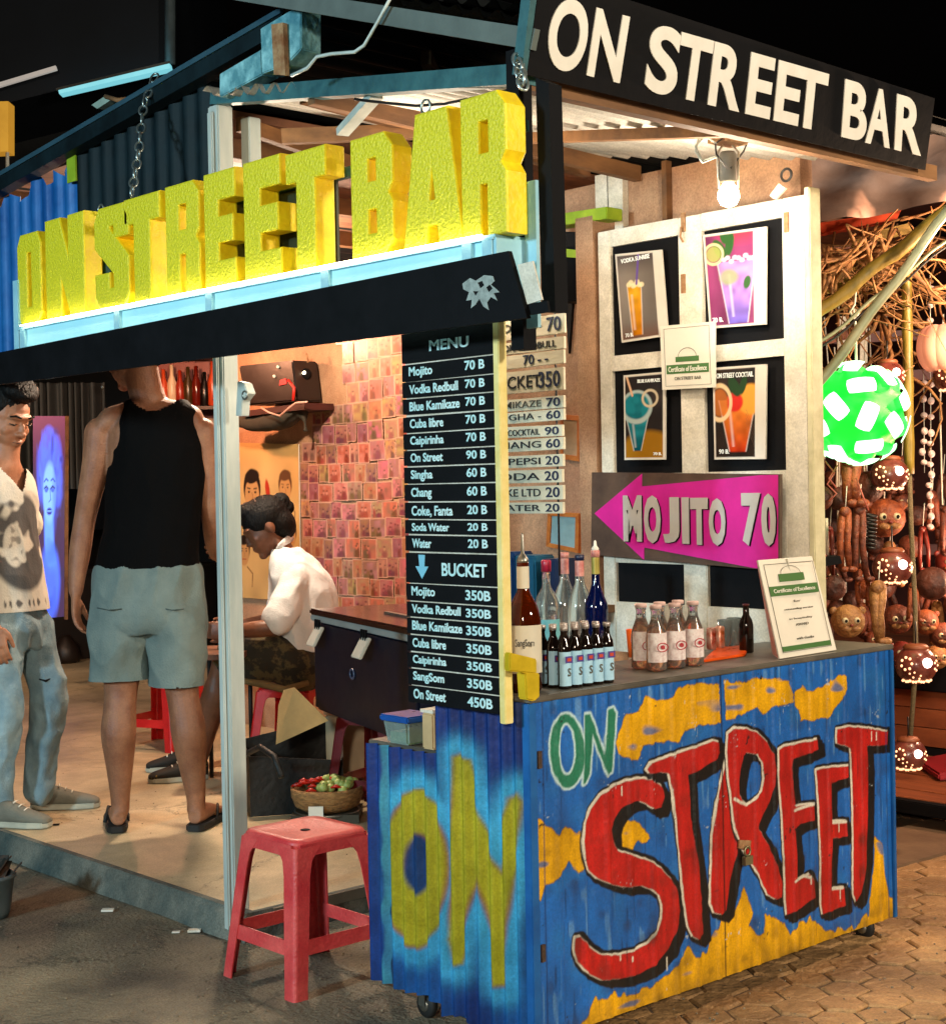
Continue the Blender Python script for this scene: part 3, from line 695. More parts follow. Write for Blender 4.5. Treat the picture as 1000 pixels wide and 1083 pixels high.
RH = F2(PB([(160, 235), (205, 243), (232, 280), (238, 350), (228, 405), (195, 445), (165, 465), (148, 448), (130, 420), (127, 370), (140, 290), (150, 250)]))
E1 = F2(PB([(305, 220), (330, 205), (400, 190), (475, 175), (480, 220), (420, 245), (365, 262), (362, 300), (375, 470), (455, 460), (460, 530), (400, 550), (372, 570), (385, 690), (385, 800), (440, 770), (460, 800), (465, 870), (400, 920), (340, 950), (335, 900), (328, 700), (318, 500), (305, 330)]))
E2 = F2(PB([(470, 310), (540, 298), (612, 292), (615, 340), (560, 360), (535, 372), (532, 450), (535, 535), (600, 533), (605, 600), (570, 610), (540, 612), (535, 700), (535, 830), (595, 825), (600, 910), (550, 925), (500, 945), (492, 900), (490, 700), (480, 500)]))
T2 = F2(PB([(560, 130), (600, 120), (700, 125), (785, 140), (782, 200), (740, 205), (695, 205), (700, 300), (698, 500), (690, 700), (670, 850), (645, 895), (632, 860), (632, 600), (628, 350), (620, 215), (560, 195)]))
YEL = [F2(q) for q in (
 PD([(228, 265), (235, 240), (255, 190), (285, 180), (305, 145), (335, 155), (365, 150), (400, 115), (450, 108), (500, 110), (503, 210), (450, 218), (410, 235), (395, 260), (330, 260), (300, 275), (285, 305), (255, 300), (235, 290)]),
 PD([(515, 100), (560, 108), (610, 92), (660, 95), (685, 100), (692, 155), (640, 170), (620, 188), (600, 170), (560, 190), (520, 200)]),
 PD([(697, 135), (720, 110), (735, 130), (765, 120), (790, 105), (815, 90), (832, 90), (838, 120), (820, 155), (795, 195), (740, 205), (715, 205), (712, 175), (700, 165)]),
 PA([(-5, 315), (50, 315), (85, 350), (110, 365), (135, 350), (185, 365), (200, 430), (205, 500), (190, 515), (150, 480), (120, 510), (90, 550), (60, 555), (40, 620), (15, 630), (5, 500)]),
 PA([(330, 370), (350, 330), (400, 320), (440, 345), (458, 385), (440, 405), (410, 400), (385, 420), (380, 440), (350, 425), (330, 400)]),
 PA([(180, 1150), (250, 1010), (300, 1000), (400, 980), (470, 950), (530, 910), (560, 870), (600, 815), (630, 845), (660, 840), (690, 790), (715, 742)])
 + PB([(60, 930), (105, 960), (150, 825), (185, 940), (170, 1000), (200, 1040), (240, 1030), (245, 950), (290, 960), (320, 990), (360, 1050), (400, 1000), (460, 970), (500, 1015), (560, 1030), (640, 1010), (700, 950), (720, 760), (728, 610), (760, 650), (770, 780), (790, 870), (830, 900), (830, 1200)]))]
gO = [F2(PD(q)) for q in ([(97+45*math.cos(a)+0, 285+98*math.sin(a)+6*math.cos(a)) for a in np.linspace(0, 2*PI, 28)[:-1]], [(97+24*math.cos(a)+0, 280+70*math.sin(a)) for a in np.linspace(0, 2*PI, 24)[:-1]])]
gN = F2(PD([(148, 368), (138, 372), (146, 188), (160, 186), (196, 292), (205, 178), (220, 172), (228, 185), (216, 340), (204, 348), (166, 240), (158, 345)]))
REDS = [S_, T1, R1, R2, E1, E2, T2]
def front_fn(U, W):
    x = U*CL; z = ZB+W*(ZT-ZB); P = np.stack([x, z], 1)
    n1 = vnoise(x, z, 14, 1); n2 = vnoise(x, z*.25, 60, 2); n3 = vnoise(x, z, 3, 5)
    C = np.ones((len(x), 3))*np.array(rgb('#1466bc'))[None]
    C *= (.75+.35*n3*.8+.22*n2)[:, None]
    C = over(C, '#2a86c8', np.clip(n1-.62, 0, 1)*.9)
    wig = (n1-.5)*.003+(vnoise(x, z, 70, 4)-.5)*.0025; wy = (vnoise(x, z*.6, 50, 41)-.5)*.011+(vnoise(x, z, 130, 43)-.5)*.004
    Q = P+np.stack([wig, wig], 1)
    yel = np.full(len(x), 9.)
    for q in YEL: yel = np.minimum(yel, sd_poly(P, q)+wy)
    drip = (vnoise(x, z*0, 60, 9)-.5)*.035
    yb = sd_poly(P+np.stack([0*x, np.where(z < .3, drip, 0)], 1), YEL[-1]); yel = np.minimum(yel, yb)
    C = over(C, '#7d5a10', sm(yel-.002, .003)); C = over(C, '#eeb000', sm(yel, .003))
    st1 = vnoise(x*.8, z*.12, 110, 51); st2 = vnoise(x*.35+z*.2, z, 38, 53)
    C = np.where((yel < 0)[:, None], C*(.68+.28*n2+.3*st1)[:, None], C)
    C = over(C, '#1a66a8', np.clip((st2-.80)*7, 0, .8)*(yel < 0)); C = over(C, '#7fb4d8', np.clip((st1-.82)*4, 0, .35)*(yel > 0)); C = over(C, '#06203f', np.clip((.16-st1)*5, 0, .5)*(yel > 0))
    # green ON
    go = np.maximum(sd_poly(Q, gO[0]), -sd_poly(Q, gO[1])); gn = sd_poly(Q, gN); g = np.minimum(go, gn)
    C = over(C, '#bfe0e4', sm(g-.006, .004)); C = over(C, '#1f7a5c', sm(g, .004))
    # red letters: deep black block shadow, black outline, white edge, red fill
    for poly, hole in ((S_, None), (T1, None), (R1, None), (R2, RH), (E1, None), (E2, None), (T2, None)):
        mnx, mxx = min(p[0] for p in poly)-.09, max(p[0] for p in poly)+.09
        idx = np.where((x > mnx) & (x < mxx))[0]
        if not len(idx): continue
        q = Q[idx]; sub = C[idx]
        def f(dx, dz):
            d = sd_poly(q-np.array([dx, dz]), poly)
            if hole is not None: d = np.maximum(d, -sd_poly(q-np.array([dx, dz]), hole))
            return d
        d0 = f(0, 0); dk = np.minimum(d0-.013, np.minimum(f(.014, -.012)-.009, f(.026, -.020)-.006))
        sub = over(sub, '#0a0a0c', sm(dk, .003))
        wl_ = f(-.0065, .0040)-.0018
        sub = over(sub, '#e3dccb', sm(wl_, .0025)*sm(-(d0+.001), .004))
        red = np.array(rgb('#b81712'))[None]*(.60+.40*n2[idx]+.35*st1[idx]+.2*n1[idx])[:, None]
        a = sm(np.maximum(d0+.0012, -wl_*0-9), .0025); sub = sub*(1-a)[:, None]+red*a[:, None]
        ed = sm(np.abs(wl_)-.0, .004)*0
        C[idx] = sub
    # white drips on the letter tops
    for (px, py, L) in ((705, 1013, 12), (656, 1010, 5), (921, 774, 10), (926, 775, 8), (657, 832, 8), (886, 868, 12), (888, 939, 12), (857, 927, 8), (668, 1012, 4)):
        p = onY(px, py, 0); C = over(C, '#e3dccb', sm(sd_line(P, [(p.x, p.z), (p.x, p.z-L/1643*4.2)])-.0022, .002))
    for pts in (((839, 857), (845, 855), (860, 850)), ((840, 932), (849, 926), (856, 928)), ((879, 870), (893, 869)), ((879, 940), (891, 939)), ((776, 845), (781, 848), (789, 851))):
        C = over(C, '#e3dccb', sm(sd_line(P, F2(pts))-.004, .003))
    # seams and grime
    sm1 = onY(764, 850, 0).x
    C = over(C, '#050505', sm(np.abs(x-sm1)-.002, .003)); C = over(C, '#0a2f66', sm(np.abs(x-.035)-.002, .003)*.8); C = over(C, '#0a2f66', sm(np.abs(x-(CL-.03))-.002, .003)*.8)
    chp = vnoise(x, z, 150, 61)*vnoise(x, z, 30, 62); C = over(C, '#15181c', np.clip((chp-.72)*9, 0, .9)); C = over(C, '#c8d4d8', np.clip((vnoise(x, z, 170, 63)*vnoise(x, z, 24, 64)-.76)*9, 0, .7))
    scr = vnoise(x*1.6, z*.06, 160, 66); C = over(C, '#0a1420', np.clip((scr-.9)*8, 0, .5)*(vnoise(x, z, 7, 67) > .5))
    C = over(C, '#241c14', np.clip((vnoise(x, z, 22, 12)-.72)*2.2, 0, .6)*np.clip(1.3-z*1.3, .25, 1))
    C = over(C, '#3a2c1c', np.clip(.06-(z-ZB), 0, .06)*9*vnoise(x, z, 30, 15))
    return C
def front_disp(U, W):
    x = U*CL; rib = np.abs(((x/.0835) % 1)-.5)
    d = .0035*np.clip((rib-.36)*12, 0, 1)
    return d+.0016*(vnoise(x, W, 5, 3)-.5)*2
body = MB(); body.box((.004, .004, ZB), (CL-.004, .30, ZT-.004)); body.build('body', mat('blue_tin', '#0f4f9a', .45, scale=4, bump=.1), cart)
paint_grid('front_panel', [V((0, 0, ZB)), V((CL, 0, ZB)), V((CL, 0, ZT)), V((0, 0, ZT))], 600, 320, front_fn, M_attr, cart)
for ob in [o for o in cart.children if o.name.startswith('front_panel')]:
    me = ob.data; co = np.empty(len(me.vertices)*3, dtype=np.float32); me.vertices.foreach_get('co', co); co = co.reshape(-1, 3)
    co[:, 1] -= front_disp((co[:, 0]-co[:, 0].min())/CL, (co[:, 2]-co[:, 2].min())/(ZT-ZB)).astype(np.float32)
    me.vertices.foreach_set('co', co.ravel()); me.update()
# airbrushed corrugated side (two heights)
def PC(pts): return [(380+x/3.155, 740+y/3.155) for x, y in pts]
def S2(pts): return [(p.y, p.z) for p in (onX(x, y, 0) for x, y in pts)]
oO = S2(PC([(203+97*math.cos(a), 560+265*math.sin(a)) for a in np.linspace(0, 2*PI, 36)[:-1]])); oI = S2(PC([(204+37*math.cos(a), 545+105*math.sin(a)) for a in np.linspace(0, 2*PI, 26)[:-1]]))
nN = S2(PC([(328, 190), (345, 180), (378, 200), (400, 330), (450, 500), (478, 580), (490, 420), (510, 330), (545, 310), (555, 340), (545, 480), (520, 600), (505, 750), (500, 950), (465, 950), (450, 800), (430, 680), (405, 560), (385, 640), (365, 760), (350, 880), (318, 885), (305, 800), (312, 650), (320, 500), (328, 350)]))
YS, YE, ZL = .325, .60, .70
def side_col(y, z):
    P = np.stack([y, z], 1); n1 = vnoise(y, z, 20, 3); n3 = vnoise(y, z, 5, 8)
    C = np.ones((len(y), 3))*np.array(rgb('#07388c'))[None]*(.7+.5*n3)[:, None]
    o = np.maximum(sd_poly(P, oO), -sd_poly(P, oI)); n = sd_poly(P, nN); g = np.minimum(o, n); gout = np.minimum(sd_poly(P, oO), n)
    halo = np.exp(-(np.clip(gout-.02, -.05, 1)/.03)**2)*(.55+.6*n3)
    C = over(C, '#48bcea', np.clip(halo*1.2, 0, .95)*(gout > 0))
    C = over(C, '#1b7fc4', np.clip(.35-z, 0, .35)*2.0*n3)
    C = over(C, '#0a3f7a', sm(sd_poly(P, oI), .004))
    C = over(C, '#a8501c', np.clip(sm(np.abs(g)-.006, .010)*np.clip((vnoise(y, z, 12, 21)-.35)*2.4, 0, 1), 0, .8))
    C = over(C, '#c0b40a', sm(g, .012)*(.95)); C = over(C, '#d0c21a', sm(g+.012, .012)*.5*n3)
    C = over(C, '#2c9cc8', sm(np.abs(y-.585+.01*(n1-.5))-.004, .004)*.0)
    ex = np.clip((y-.515)/.01, 0, 1)    # torn outer sheet at the far edge
    edge = .515+.012*(vnoise(y*0, z, 22, 31)-.5)
    C = over(C, '#0e3c8c', sm(edge-y, .004)*.85); C = over(C, '#52b4cc', sm(np.abs(y-edge-.012)-.010, .006)*(.4+.6*n1)); C = over(C, '#050a14', sm(np.abs(y-edge)-.002, .003))
    C = over(C, '#5c9cc0', sm(np.abs(y-.008)-.002, .004)*.8)
    return C
def rib_y(y): return .009*np.sin(2*PI*y/.046)
for nm, y0, y1, z0, z1 in (('side_panel', 0.0, YS, .062, ZT-.004), ('side_panel', YS+.001, YE, .085, ZL)):
    fn = lambda U, W: side_col(y1+(y0-y1)*U, z0+(z1-z0)*W)
    ob = paint_grid(nm, [V((0, y1, z0)), V((0, y0, z0)), V((0, y0, z1)), V((0, y1, z1))], int((y1-y0)/.0025), int((z1-z0)/.004), fn, M_attr_met, cart)
    me = ob.data; co = np.empty(len(me.vertices)*3, dtype=np.float32); me.vertices.foreach_get('co', co); co = co.reshape(-1, 3)
    wy = co[:, 1]+(y0+y1)/2
    low = np.clip(1-(co[:, 2]-co[:, 2].min())/.04, 0, 1)
    co[:, 0] += (rib_y(wy)-.012).astype(np.float32); co[:, 2] += (low*.018*np.array([noise.noise(V((float(t)*14, 0, 0))) for t in wy])).astype(np.float32)
    me.vertices.foreach_set('co', co.ravel()); me.update()
mb = MB(); mb.box((.02, YS, .10), (.40, YE-.01, ZL-.012)); mb.build('side_box', M_bluecorr, cart)
mb = MB(); mb.box((.0, YS+.005, ZL-.012), (.42, YE+.005, ZL+.006)); mb.build('side_shelf', M_counter, cart, bevel=.003)
mb = MB(); mb.box((-.012, -.010, ZT-.004), (CL+.004, .34, ZT+.010)); mb.build('counter_top', M_counter, cart, bevel=.003)
mb = MB(); mb.box((-.014, -.006, .05), (.012, .018, ZT-.006)); mb.build('corner_trim', M_bluecorr, cart, bevel=.002)
mb = MB(); mb.box((CL-.01, -.008, .06), (CL+.006, .03, ZT-.006)); mb.build('corner_trim', M_bluecorr, cart, bevel=.002)
mb = MB(); p = onY(557, 0, 0); q = [onY(x, y, -.009) for x, y in ((577, 985), (577, 1000))]
for z in (.70, .25): mb = MB(); mb.box((.014, -.0075, z), (.026, -.001, z+.04)); mb.build('hinge', mat('dark_rust', '#2a2018', .8, scale=30, bump=.4, col2='#5a4030'), cart)
# hasp and padlock on the door seam
lk = onY(790, 905, -.012); mb = MB(); mb.bar(lk+V((-.03, .006, .035)), lk+V((.02, .006, .025)), .004, .022); mb.build('hasp', M_rust, cart)
mb = MB(); mb.torus(lk+V((.0, 0, .012)), .012, .003, Matrix.Rotation(PI/2, 3, 'X'), 16, 6); mb.obox(lk+V((0, 0, -.012)), V((.016, 0, 0)), V((0, .006, 0)), V((0, 0, .011))); mb.build('padlock', mat('worn_brass', '#8f8a6a', .4, metal=.7), cart)
def caster(x, y, r, m):
    wh = MB(); wh.lathe((x-.012, y, r), [(r*.3, 0), (r*.85, .001), (r, .006), (r, .018), (r*.85, .023), (r*.3, .024)], 22, V((1, 0, 0))); w = wh.build('wheel', M_rubber, cart)
    hb = MB(); hb.lathe((x-.015, y, r), [(r*.45, 0), (r*.5, .004), (r*.5, .026), (r*.45, .030)], 16, V((1, 0, 0))); hb.build('hub', M_steel, w)
    fk = MB(); fk.box((x-.02, y-.012, r), (x-.017, y+.012, .075)); fk.box((x+.017, y-.012, r), (x+.02, y+.012, .075)); fk.box((x-.02, y-.02, .072), (x+.02, y+.02, .078)); fk.build('fork', m, cart)
for cx_, cy_ in ((1.41, .055), (1.41, .26), (.10, .055), (.06, .46), (.35, .46)): caster(cx_, cy_, .034, M_steel)

# ================================================================== MENU BOARD
mx = -.055
mnu = thing('menu_board', 'tall black menu board with white lettering hanging at the street corner of the bar', 'menu board', (mx, .22, .82))
def zy(y): return onX(433, y, mx).z
yl, yr = onX(430.5, 550, mx).y, onX(527.5, 550, mx).y
seps = [352, 384.8, 404, 422, 440, 458, 476, 493.5, 512, 531, 549.5, 565.5, 583.5, 616.4, 635.5, 652.5, 670.6, 688.6, 705.6, 723.7, 742.8]
rows = [('MENU', None), ('Mojito', '70 B'), ('Vodka Redbull', '70 B'), ('Blue Kamikaze', '70 B'), ('Cuba libre', '70 B'), ('Caipirinha', '70 B'), ('On Street', '90 B'), ('Singha', '60 B'), ('Chang', '60 B'), ('Coke, Fanta', '20 B'), ('Soda Water', '20 B'), ('Water', '20 B'),
        ('BUCKET', None), ('Mojito', '350B'), ('Vodka Redbull', '350B'), ('Blue Kamikaze', '350B'), ('Cuba libre', '350B'), ('Caipirinha', '350B'), ('SangSom', '350B'), ('On Street', '450B')]
zz = [1.745-(s-352)/(742.8-352)*(1.745-.822) for s in seps]
zz = [zy(s)*1.0 for s in seps]; k0 = zz[0]
mb = MB(); mb.box((mx+.001, yr+.004, zz[-1]+.004), (mx+.012, yl-.004, zz[0]+.01)); mb.build('back_board', M_creamwood, mnu)
mb = MB(); mb.box((mx-.012, yr-.022, zz[-1]-.018), (mx+.014, yr-.002, zz[0]+.02)); mb.build('edge_strip', mat('cream_yellow_strip', '#d8c26a', .55, col2='#efe0a0', scale=10), mnu, bevel=.002)
WBS = (yl-yr)/.36
WB = {'Mojito': .095, 'Vodka Redbull': .195, 'Blue Kamikaze': .2, 'Cuba libre': .135, 'Caipirinha': .135, 'On Street': .13, 'Singha': .088, 'Chang': .083, 'Coke, Fanta': .165, 'Soda Water': .15, 'Water': .078, 'SangSom': .125}
for i, (a_, b_) in enumerate(rows):
    z1, z0 = zz[i]-.0022, zz[i+1]+.0022; tl = random.uniform(-.0015, .0015)
    mb = MB(); mb.add([(mx-.007, yl, z0+tl), (mx-.007, yr, z0), (mx-.007, yr, z1), (mx-.007, yl, z1+tl), (mx, yl, z0+tl), (mx, yr, z0), (mx, yr, z1), (mx, yl, z1+tl)], [(0, 1, 2, 3), (7, 6, 5, 4), (0, 4, 5, 1), (1, 5, 6, 2), (2, 6, 7, 3), (3, 7, 4, 0)])
    row = mb.build('menu_strip', M_blackp, mnu)
    h = z1-z0
    if a_ == 'MENU': T = [(a_, yl-.105, yl-.245, .30, .66)]
    elif a_ == 'BUCKET': T = [(a_, yl-.135, yr+.035, .26, .70)]
    elif i < 13: T = [(a_, yl-.028, yl-.028-WB[a_]*WBS, .22, .82), (b_, yr+.098, yr+.030, .28, .84)]
    else: T = [(a_, yl-.022, yl-.022-WB[a_]*WBS, .28, .88), (b_, yr+.110, yr+.024, .22, .82)]
    for s, y0, y1, f0, f1 in T:
        lo_ = f0; dsc = .13 if any(c in s for c in 'jgp,') else 0
        text_on(s, (mx-.0075, y0, z0+h*(lo_-dsc)), (mx-.0075, y1, z0+h*(lo_-dsc)), (mx-.0075, y0, z0+h*f1), M_cyanw, row, 'lettering', lift=.001, bold=.022)
    if a_ == 'BUCKET':
        y = yl-.058; me = poly_me([[(-.012, .05), (.012, .05), (.009, .022), (.024, .022), (0, -.008), (-.024, .022), (-.009, .022)]], .0008)
        place_me(me, (mx-.009, y-.005, z0+.018), (0, -1, 0), (0, 0, 1), (-1, 0, 0)); me.name = 'arrow'; link_mesh('arrow', me, row, mat('pale_blue_arrow', '#7fc4dc', .5))
mb = MB(); mb.tube([(mx, .34, zz[0]), (mx-.02, .34, 1.9)], .003, 6); mb.tube([(mx, .1, zz[0]), (mx-.02, .1, 1.9)], .003, 6); mb.build('hanging_wire', M_bwire, mnu)

# hand-lettered wooden price slats
px_ = .62
SL = [('MOJITO-', '70', 331, 352), ('VODKA-REDBULL', '', 355.5, 368.5), ('', '70 - -', 369.5, 384), ('BUCKET', '350', 388, 412), ('KAMIKAZE', '70', 418, 431), ('SINGHA -', '60', 432, 444), ('ON STREET COCKTAIL', '90', 449, 461), ('CHANG', '60', 462, 475), ('DIET PEPSI', '20', 480, 493), ('SODA', '20', 496, 510), ('COKE LTD', '20', 513, 528), ('WATER', '20', 531, 543)]
slt = thing('price_slats', 'ladder of hand lettered wooden price slats strung beside the black menu board', 'price sign', tuple(onX(565, 545, px_)))
for s1, s2, ya_, yb_ in SL:
    a = onX(595, ya_, px_); b = onX(595, yb_, px_); yR = a.y+random.uniform(-.004, .004); yL = yR+.34; tt = random.uniform(-.004, .004)
    mb = MB(); mb.slab([(px_, yL, b.z+tt), (px_, yR, b.z), (px_, yR, a.z), (px_, yL, a.z+tt)], (.010, 0, 0)); r_ = mb.build('slat', mat('weathered_slat' if random.random() < .6 else 'pale_slat', '#b0a68e', .75, scale=9, bump=.3, col2='#dcd4bc', stretch=(1, .3, 1)), slt, bevel=.001)
    h = a.z-b.z
    if s1: text_on(s1, (px_-.0005, yR+(.125 if s2 else .05)+(.24 if len(s1) > 9 else .17), b.z+h*.22), (px_-.0005, yR+(.088 if s2 else .03), b.z+h*.22), (px_-.0005, yR+(.125 if s2 else .05)+(.24 if len(s1) > 9 else .17), b.z+h*.78), M_ink if s2 != '70' else mat('faded_ink', '#4a453c', .7), r_, 'lettering', lift=.001, bold=.004)
    if s2:
        w2 = {'350': .085, '70 - -': .1}.get(s2, .055); o2 = .012 if s2 != '70 - -' else .06
        text_on(s2, (px_-.0005, yR+o2+w2, b.z+h*.15), (px_-.0005, yR+o2, b.z+h*.15), (px_-.0005, yR+o2+w2, b.z+h*.88), M_inkblue, r_, 'lettering', lift=.0012, bold=.012)
mb = MB()
for dy in (.03, .25): mb.tube([(px_+.012, a.y+dy, 1.1), (px_+.012, a.y+dy, 2.0)], .003, 6)
mb.build('cord', M_bwire, slt)
# ================================================================== POSTER SHUTTER
PX = 1.33
def q4(pts, x): return [onX(a, b, x) for a, b in pts]
shut = thing('poster_shutter', 'cream wooden shutter frame with black panes behind the cart carrying four drink posters', 'shutter', (PX, .6, .8))
yL, yR = onX(634, 400, PX).y, onX(853, 400, PX).y
zB_, zT_ = .80, 2.20
y_m0, y_m1 = onX(717, 300, PX).y, onX(742, 300, PX).y
yl1 = onX(645, 300, PX).y; yr1 = onX(827, 300, PX).y
def zat(py, px=740): return onX(px, py, PX).z
z1, z2, z3, z4, z5 = 2.145, zat(369, 720), zat(386, 720), zat(500, 720), zat(597, 720)
mb = MB(); mb.box((PX, yR, zB_), (PX+.03, yr1, zT_)); mb.build('stile', M_creamwood, shut, bevel=.003)
mb = MB(); mb.box((PX, yl1, zB_), (PX+.03, yL, zT_)); mb.build('stile', M_creamwood, shut, bevel=.003)
mb = MB(); mb.box((PX, y_m1, zB_), (PX+.03, y_m0, zT_-.001)); mb.build('stile', M_creamwood, shut, bevel=.003)
for za, zb_ in ((z1, zT_), (z3, z2), (z5, z4), (zB_, zat(640, 720))):
    for ya_, yb_ in ((yr1, y_m1), (y_m0, yl1)):
        mb = MB(); mb.box((PX+.002, ya_, za), (PX+.028, yb_, zb_)); mb.build('rail', M_creamwood, shut)
for za, zb_ in ((z2, z1), (z4, z3), (zat(640, 720), z5)):
    for ya_, yb_ in ((yr1, y_m1), (y_m0, yl1)):
        mb = MB(); mb.box((PX+.015, ya_, za), (PX+.022, yb_, zb_)); mb.build('pane', M_blackp, shut)
mb = MB(); mb.box((PX-.006, yR-.022, zB_-.02), (PX+.05, yR-.002, zT_+.02)); mb.build('door_edge', mat('pale_green_cream_paint', '#b7b088', .55, scale=10, bump=.2, col2='#ded6b2'), shut, bevel=.003)
for (px, py) in ((722, 235), (831, 235), (722, 300)):
    p = onX(px, py, PX-.004); mb = MB(); mb.box((PX-.006, p.y-.008, p.z-.03), (PX-.001, p.y+.008, p.z+.03)); mb.build('hinge', M_rust, shut)
mb = MB(); mb.tube([onX(720, 240, PX-.012), onX(719, 250, PX-.014), onX(722, 256, PX-.012)], .004, 6); mb.build('hook', M_rust, shut)

# printed posters: generic drinks, drawn as flat prints
def glass(C, P, c, wt, wb, h, col, col2, seed):
    """tapered tumbler, c is the middle of its base"""
    x = P[:, 0]-c[0]; y = P[:, 1]-c[1]; t = np.clip(y/h, 0, 1); hw = wb+(wt-wb)*t
    d = np.maximum(np.abs(x)-hw, np.maximum(-y, y-h)); n = vnoise(P[:, 0], P[:, 1], 16, seed)
    a = sm(d, .012); base = np.array(rgb(col))[None]*(1-t)[:, None]+np.array(rgb(col2))[None]*t[:, None]
    base = base*(.65+.6*n)[:, None]; C = C*(1-a)[:, None]+base*a[:, None]
    C = over(C, '#efe8e0', sm(np.abs(np.abs(x)-hw)-.006, .01)*(y > 0)*(y < h)*.5)
    C = over(C, '#f4efe9', sm(np.abs(x+hw*.45)-.012, .02)*(y > h*.1)*(y < h*.8)*.35)
    return C
def frame_fn(inner, asp, b=.035, rb=None):
    def fn(U, W):
        x = U*asp; P = np.stack([.08*asp/.55+x*.82, .05+W*.86], 1); C = inner(P, U, W); rbb = rb if rb else b
        e = np.maximum(np.maximum(b*asp-x*1.0, x-(asp-rbb)), np.maximum(b*.7-W, W-(1-b*.7)))
        return over(C, '#d9d2c6', sm(-e, .008))
    return fn
def d_orange(P, U, W):
    C = np.ones((len(U), 3))*np.array(rgb('#8a8078'))[None]*(.55+.5*np.exp(-((U-.15)**2+(W-.6)**2)*6))[:, None]
    C = over(C, '#3a3034', np.clip((W-.75)*4, 0, 1)*.7); C = over(C, '#6a4434', np.clip(.22-W, 0, .2)*4)
    C = glass(C, P, (.30, .10), .085, .06, .50, '#b56a08', '#e8a92a', 3)
    for k in range(7): C = over(C, '#f5e3b8', sm(sd_ell(P, (.24+.025*k, .60+.02*math.sin(k*2)), (.03, .025)), .01)*.8)
    return over(C, '#6a52a0', sm(sd_line(P, [(.33, .6), (.38, .9)])-.012, .01))
def d_purple(P, U, W):
    n = vnoise(P[:, 0], P[:, 1], 7, 6)
    C = np.ones((len(U), 3))*np.array(rgb('#8e3a6a'))[None]*(.5+.8*n)[:, None]; C = over(C, '#c03a4a', sm(sd_ell(P, (.46, .93), (.2, .12)), .1)*.8)
    C = glass(C, P, (.42, .08), .19, .10, .56, '#6a5ab8', '#c58ac8', 5)
    C = over(C, '#8f9a5a', sm(sd_ell(P, (.34, .50), (.09, .07)), .03)*.8)
    for c, r, a in (((.52, .44), (.035, .06), -.3), ((.26, .76), (.05, .10), .5), ((.36, .80), (.04, .11), -.2), ((.31, .88), (.04, .08), .1)): C = over(C, '#2f5a2a', sm(sd_ell(P, c, r, a), .01))
    C = over(C, '#d8cf9a', sm(np.abs(sd_ell(P, (.20, .72), (.09, .09)))-.012, .01)); C = over(C, '#a8b060', sm(sd_ell(P, (.20, .72), (.07, .07)), .01)*.8)
    for k in range(9): C = over(C, '#ecdcf0', sm(sd_ell(P, (.30+.035*k, .66+.02*math.sin(k*2.3)), (.025, .02)), .01)*.7)
    return C
def d_blue(P, U, W):
    C = np.ones((len(U), 3))*np.array(rgb('#2a2422'))[None]; C = over(C, '#9a6a1a', sm(sd_ell(P, (.40, .12), (.36, .22)), .05)); C = over(C, '#59463c', np.clip(vnoise(P[:, 0], P[:, 1], 6, 2)-.5, 0, 1)*.6)
    C = glass(C, P, (.26, .14), .14, .045, .34, '#0a4a5a', '#2a8f9a', 8)
    C = over(C, '#a9b8b4', sm(sd_ell(P, (.25, .58), (.20, .17)), .015)); C = over(C, '#1f7a86', sm(sd_ell(P, (.25, .59), (.16, .13)), .02)); C = over(C, '#123f4a', np.clip(vnoise(P[:, 0], P[:, 1], 20, 4)-.5, 0, 1)*sm(sd_ell(P, (.25, .59), (.16, .13)), .02))
    C = over(C, '#c9b89a', sm(np.abs(sd_ell(P, (.42, .66), (.09, .08)))-.012, .01)); C = over(C, '#e0b08a', sm(sd_line(P, [(.20, .7), (.12, .92)])-.012, .01))
    return C
def d_red(P, U, W):
    C = np.ones((len(U), 3))*np.array(rgb('#2a1d16'))[None]*(.6+.9*vnoise(P[:, 0], P[:, 1], 5, 3))[:, None]
    C = glass(C, P, (.36, .12), .20, .09, .48, '#b52a0a', '#e8862a', 9); C = over(C, '#e8a03a', sm(sd_ell(P, (.50, .60), (.14, .14)), .03))
    C = over(C, '#cf2a1f', sm(sd_ell(P, (.33, .58), (.09, .09)), .02)); C = over(C, '#e8c89a', sm(np.abs(sd_ell(P, (.17, .58), (.12, .16)))-.016, .01)); C = over(C, '#c9702a', sm(sd_ell(P, (.17, .58), (.09, .13)), .02)*.7)
    for c, r, a in (((.33, .72), (.05, .10), .5), ((.42, .73), (.035, .09), -.3)): C = over(C, '#233f1c', sm(sd_ell(P, c, r, a), .01))
    for k in range(5): C = over(C, '#6a5444', sm(sd_line(P, [(.62+.02*k, .02), (.45, .35+.04*k)])-.002, .004)*.6)
    return C
def poster(pts, inner, label, name='drink_poster', x=PX-.012, rb=None, cap=None, cl=None, title=None):
    c = q4(pts, x); w = (c[1]-c[0]).length; h = (c[3]-c[0]).length
    t = thing(name, label, 'poster', tuple((c[0]+c[1])/2))
    paint_grid('print', c, 90, 130, frame_fn(inner, w/h, .035, rb), M_glossprint, t)
    mb = MB(); mb.slab([p+V((.0025, 0, 0)) for p in c], (.004, 0, 0)); mb.build('backing', M_card, t)
    if rb:   # clear curled sleeve strip down the right side
        pass
    if cap:
        u = (c[1]-c[0]); v = c[3]-c[0]
        for s, ux, vy, w_, h_ in cap: text_on(s, c[0]+u*ux+v*vy, c[0]+u*(ux+w_)+v*vy, c[0]+u*ux+v*(vy+h_), M_white, t, 'lettering', lift=.001, bold=.02)
    return t
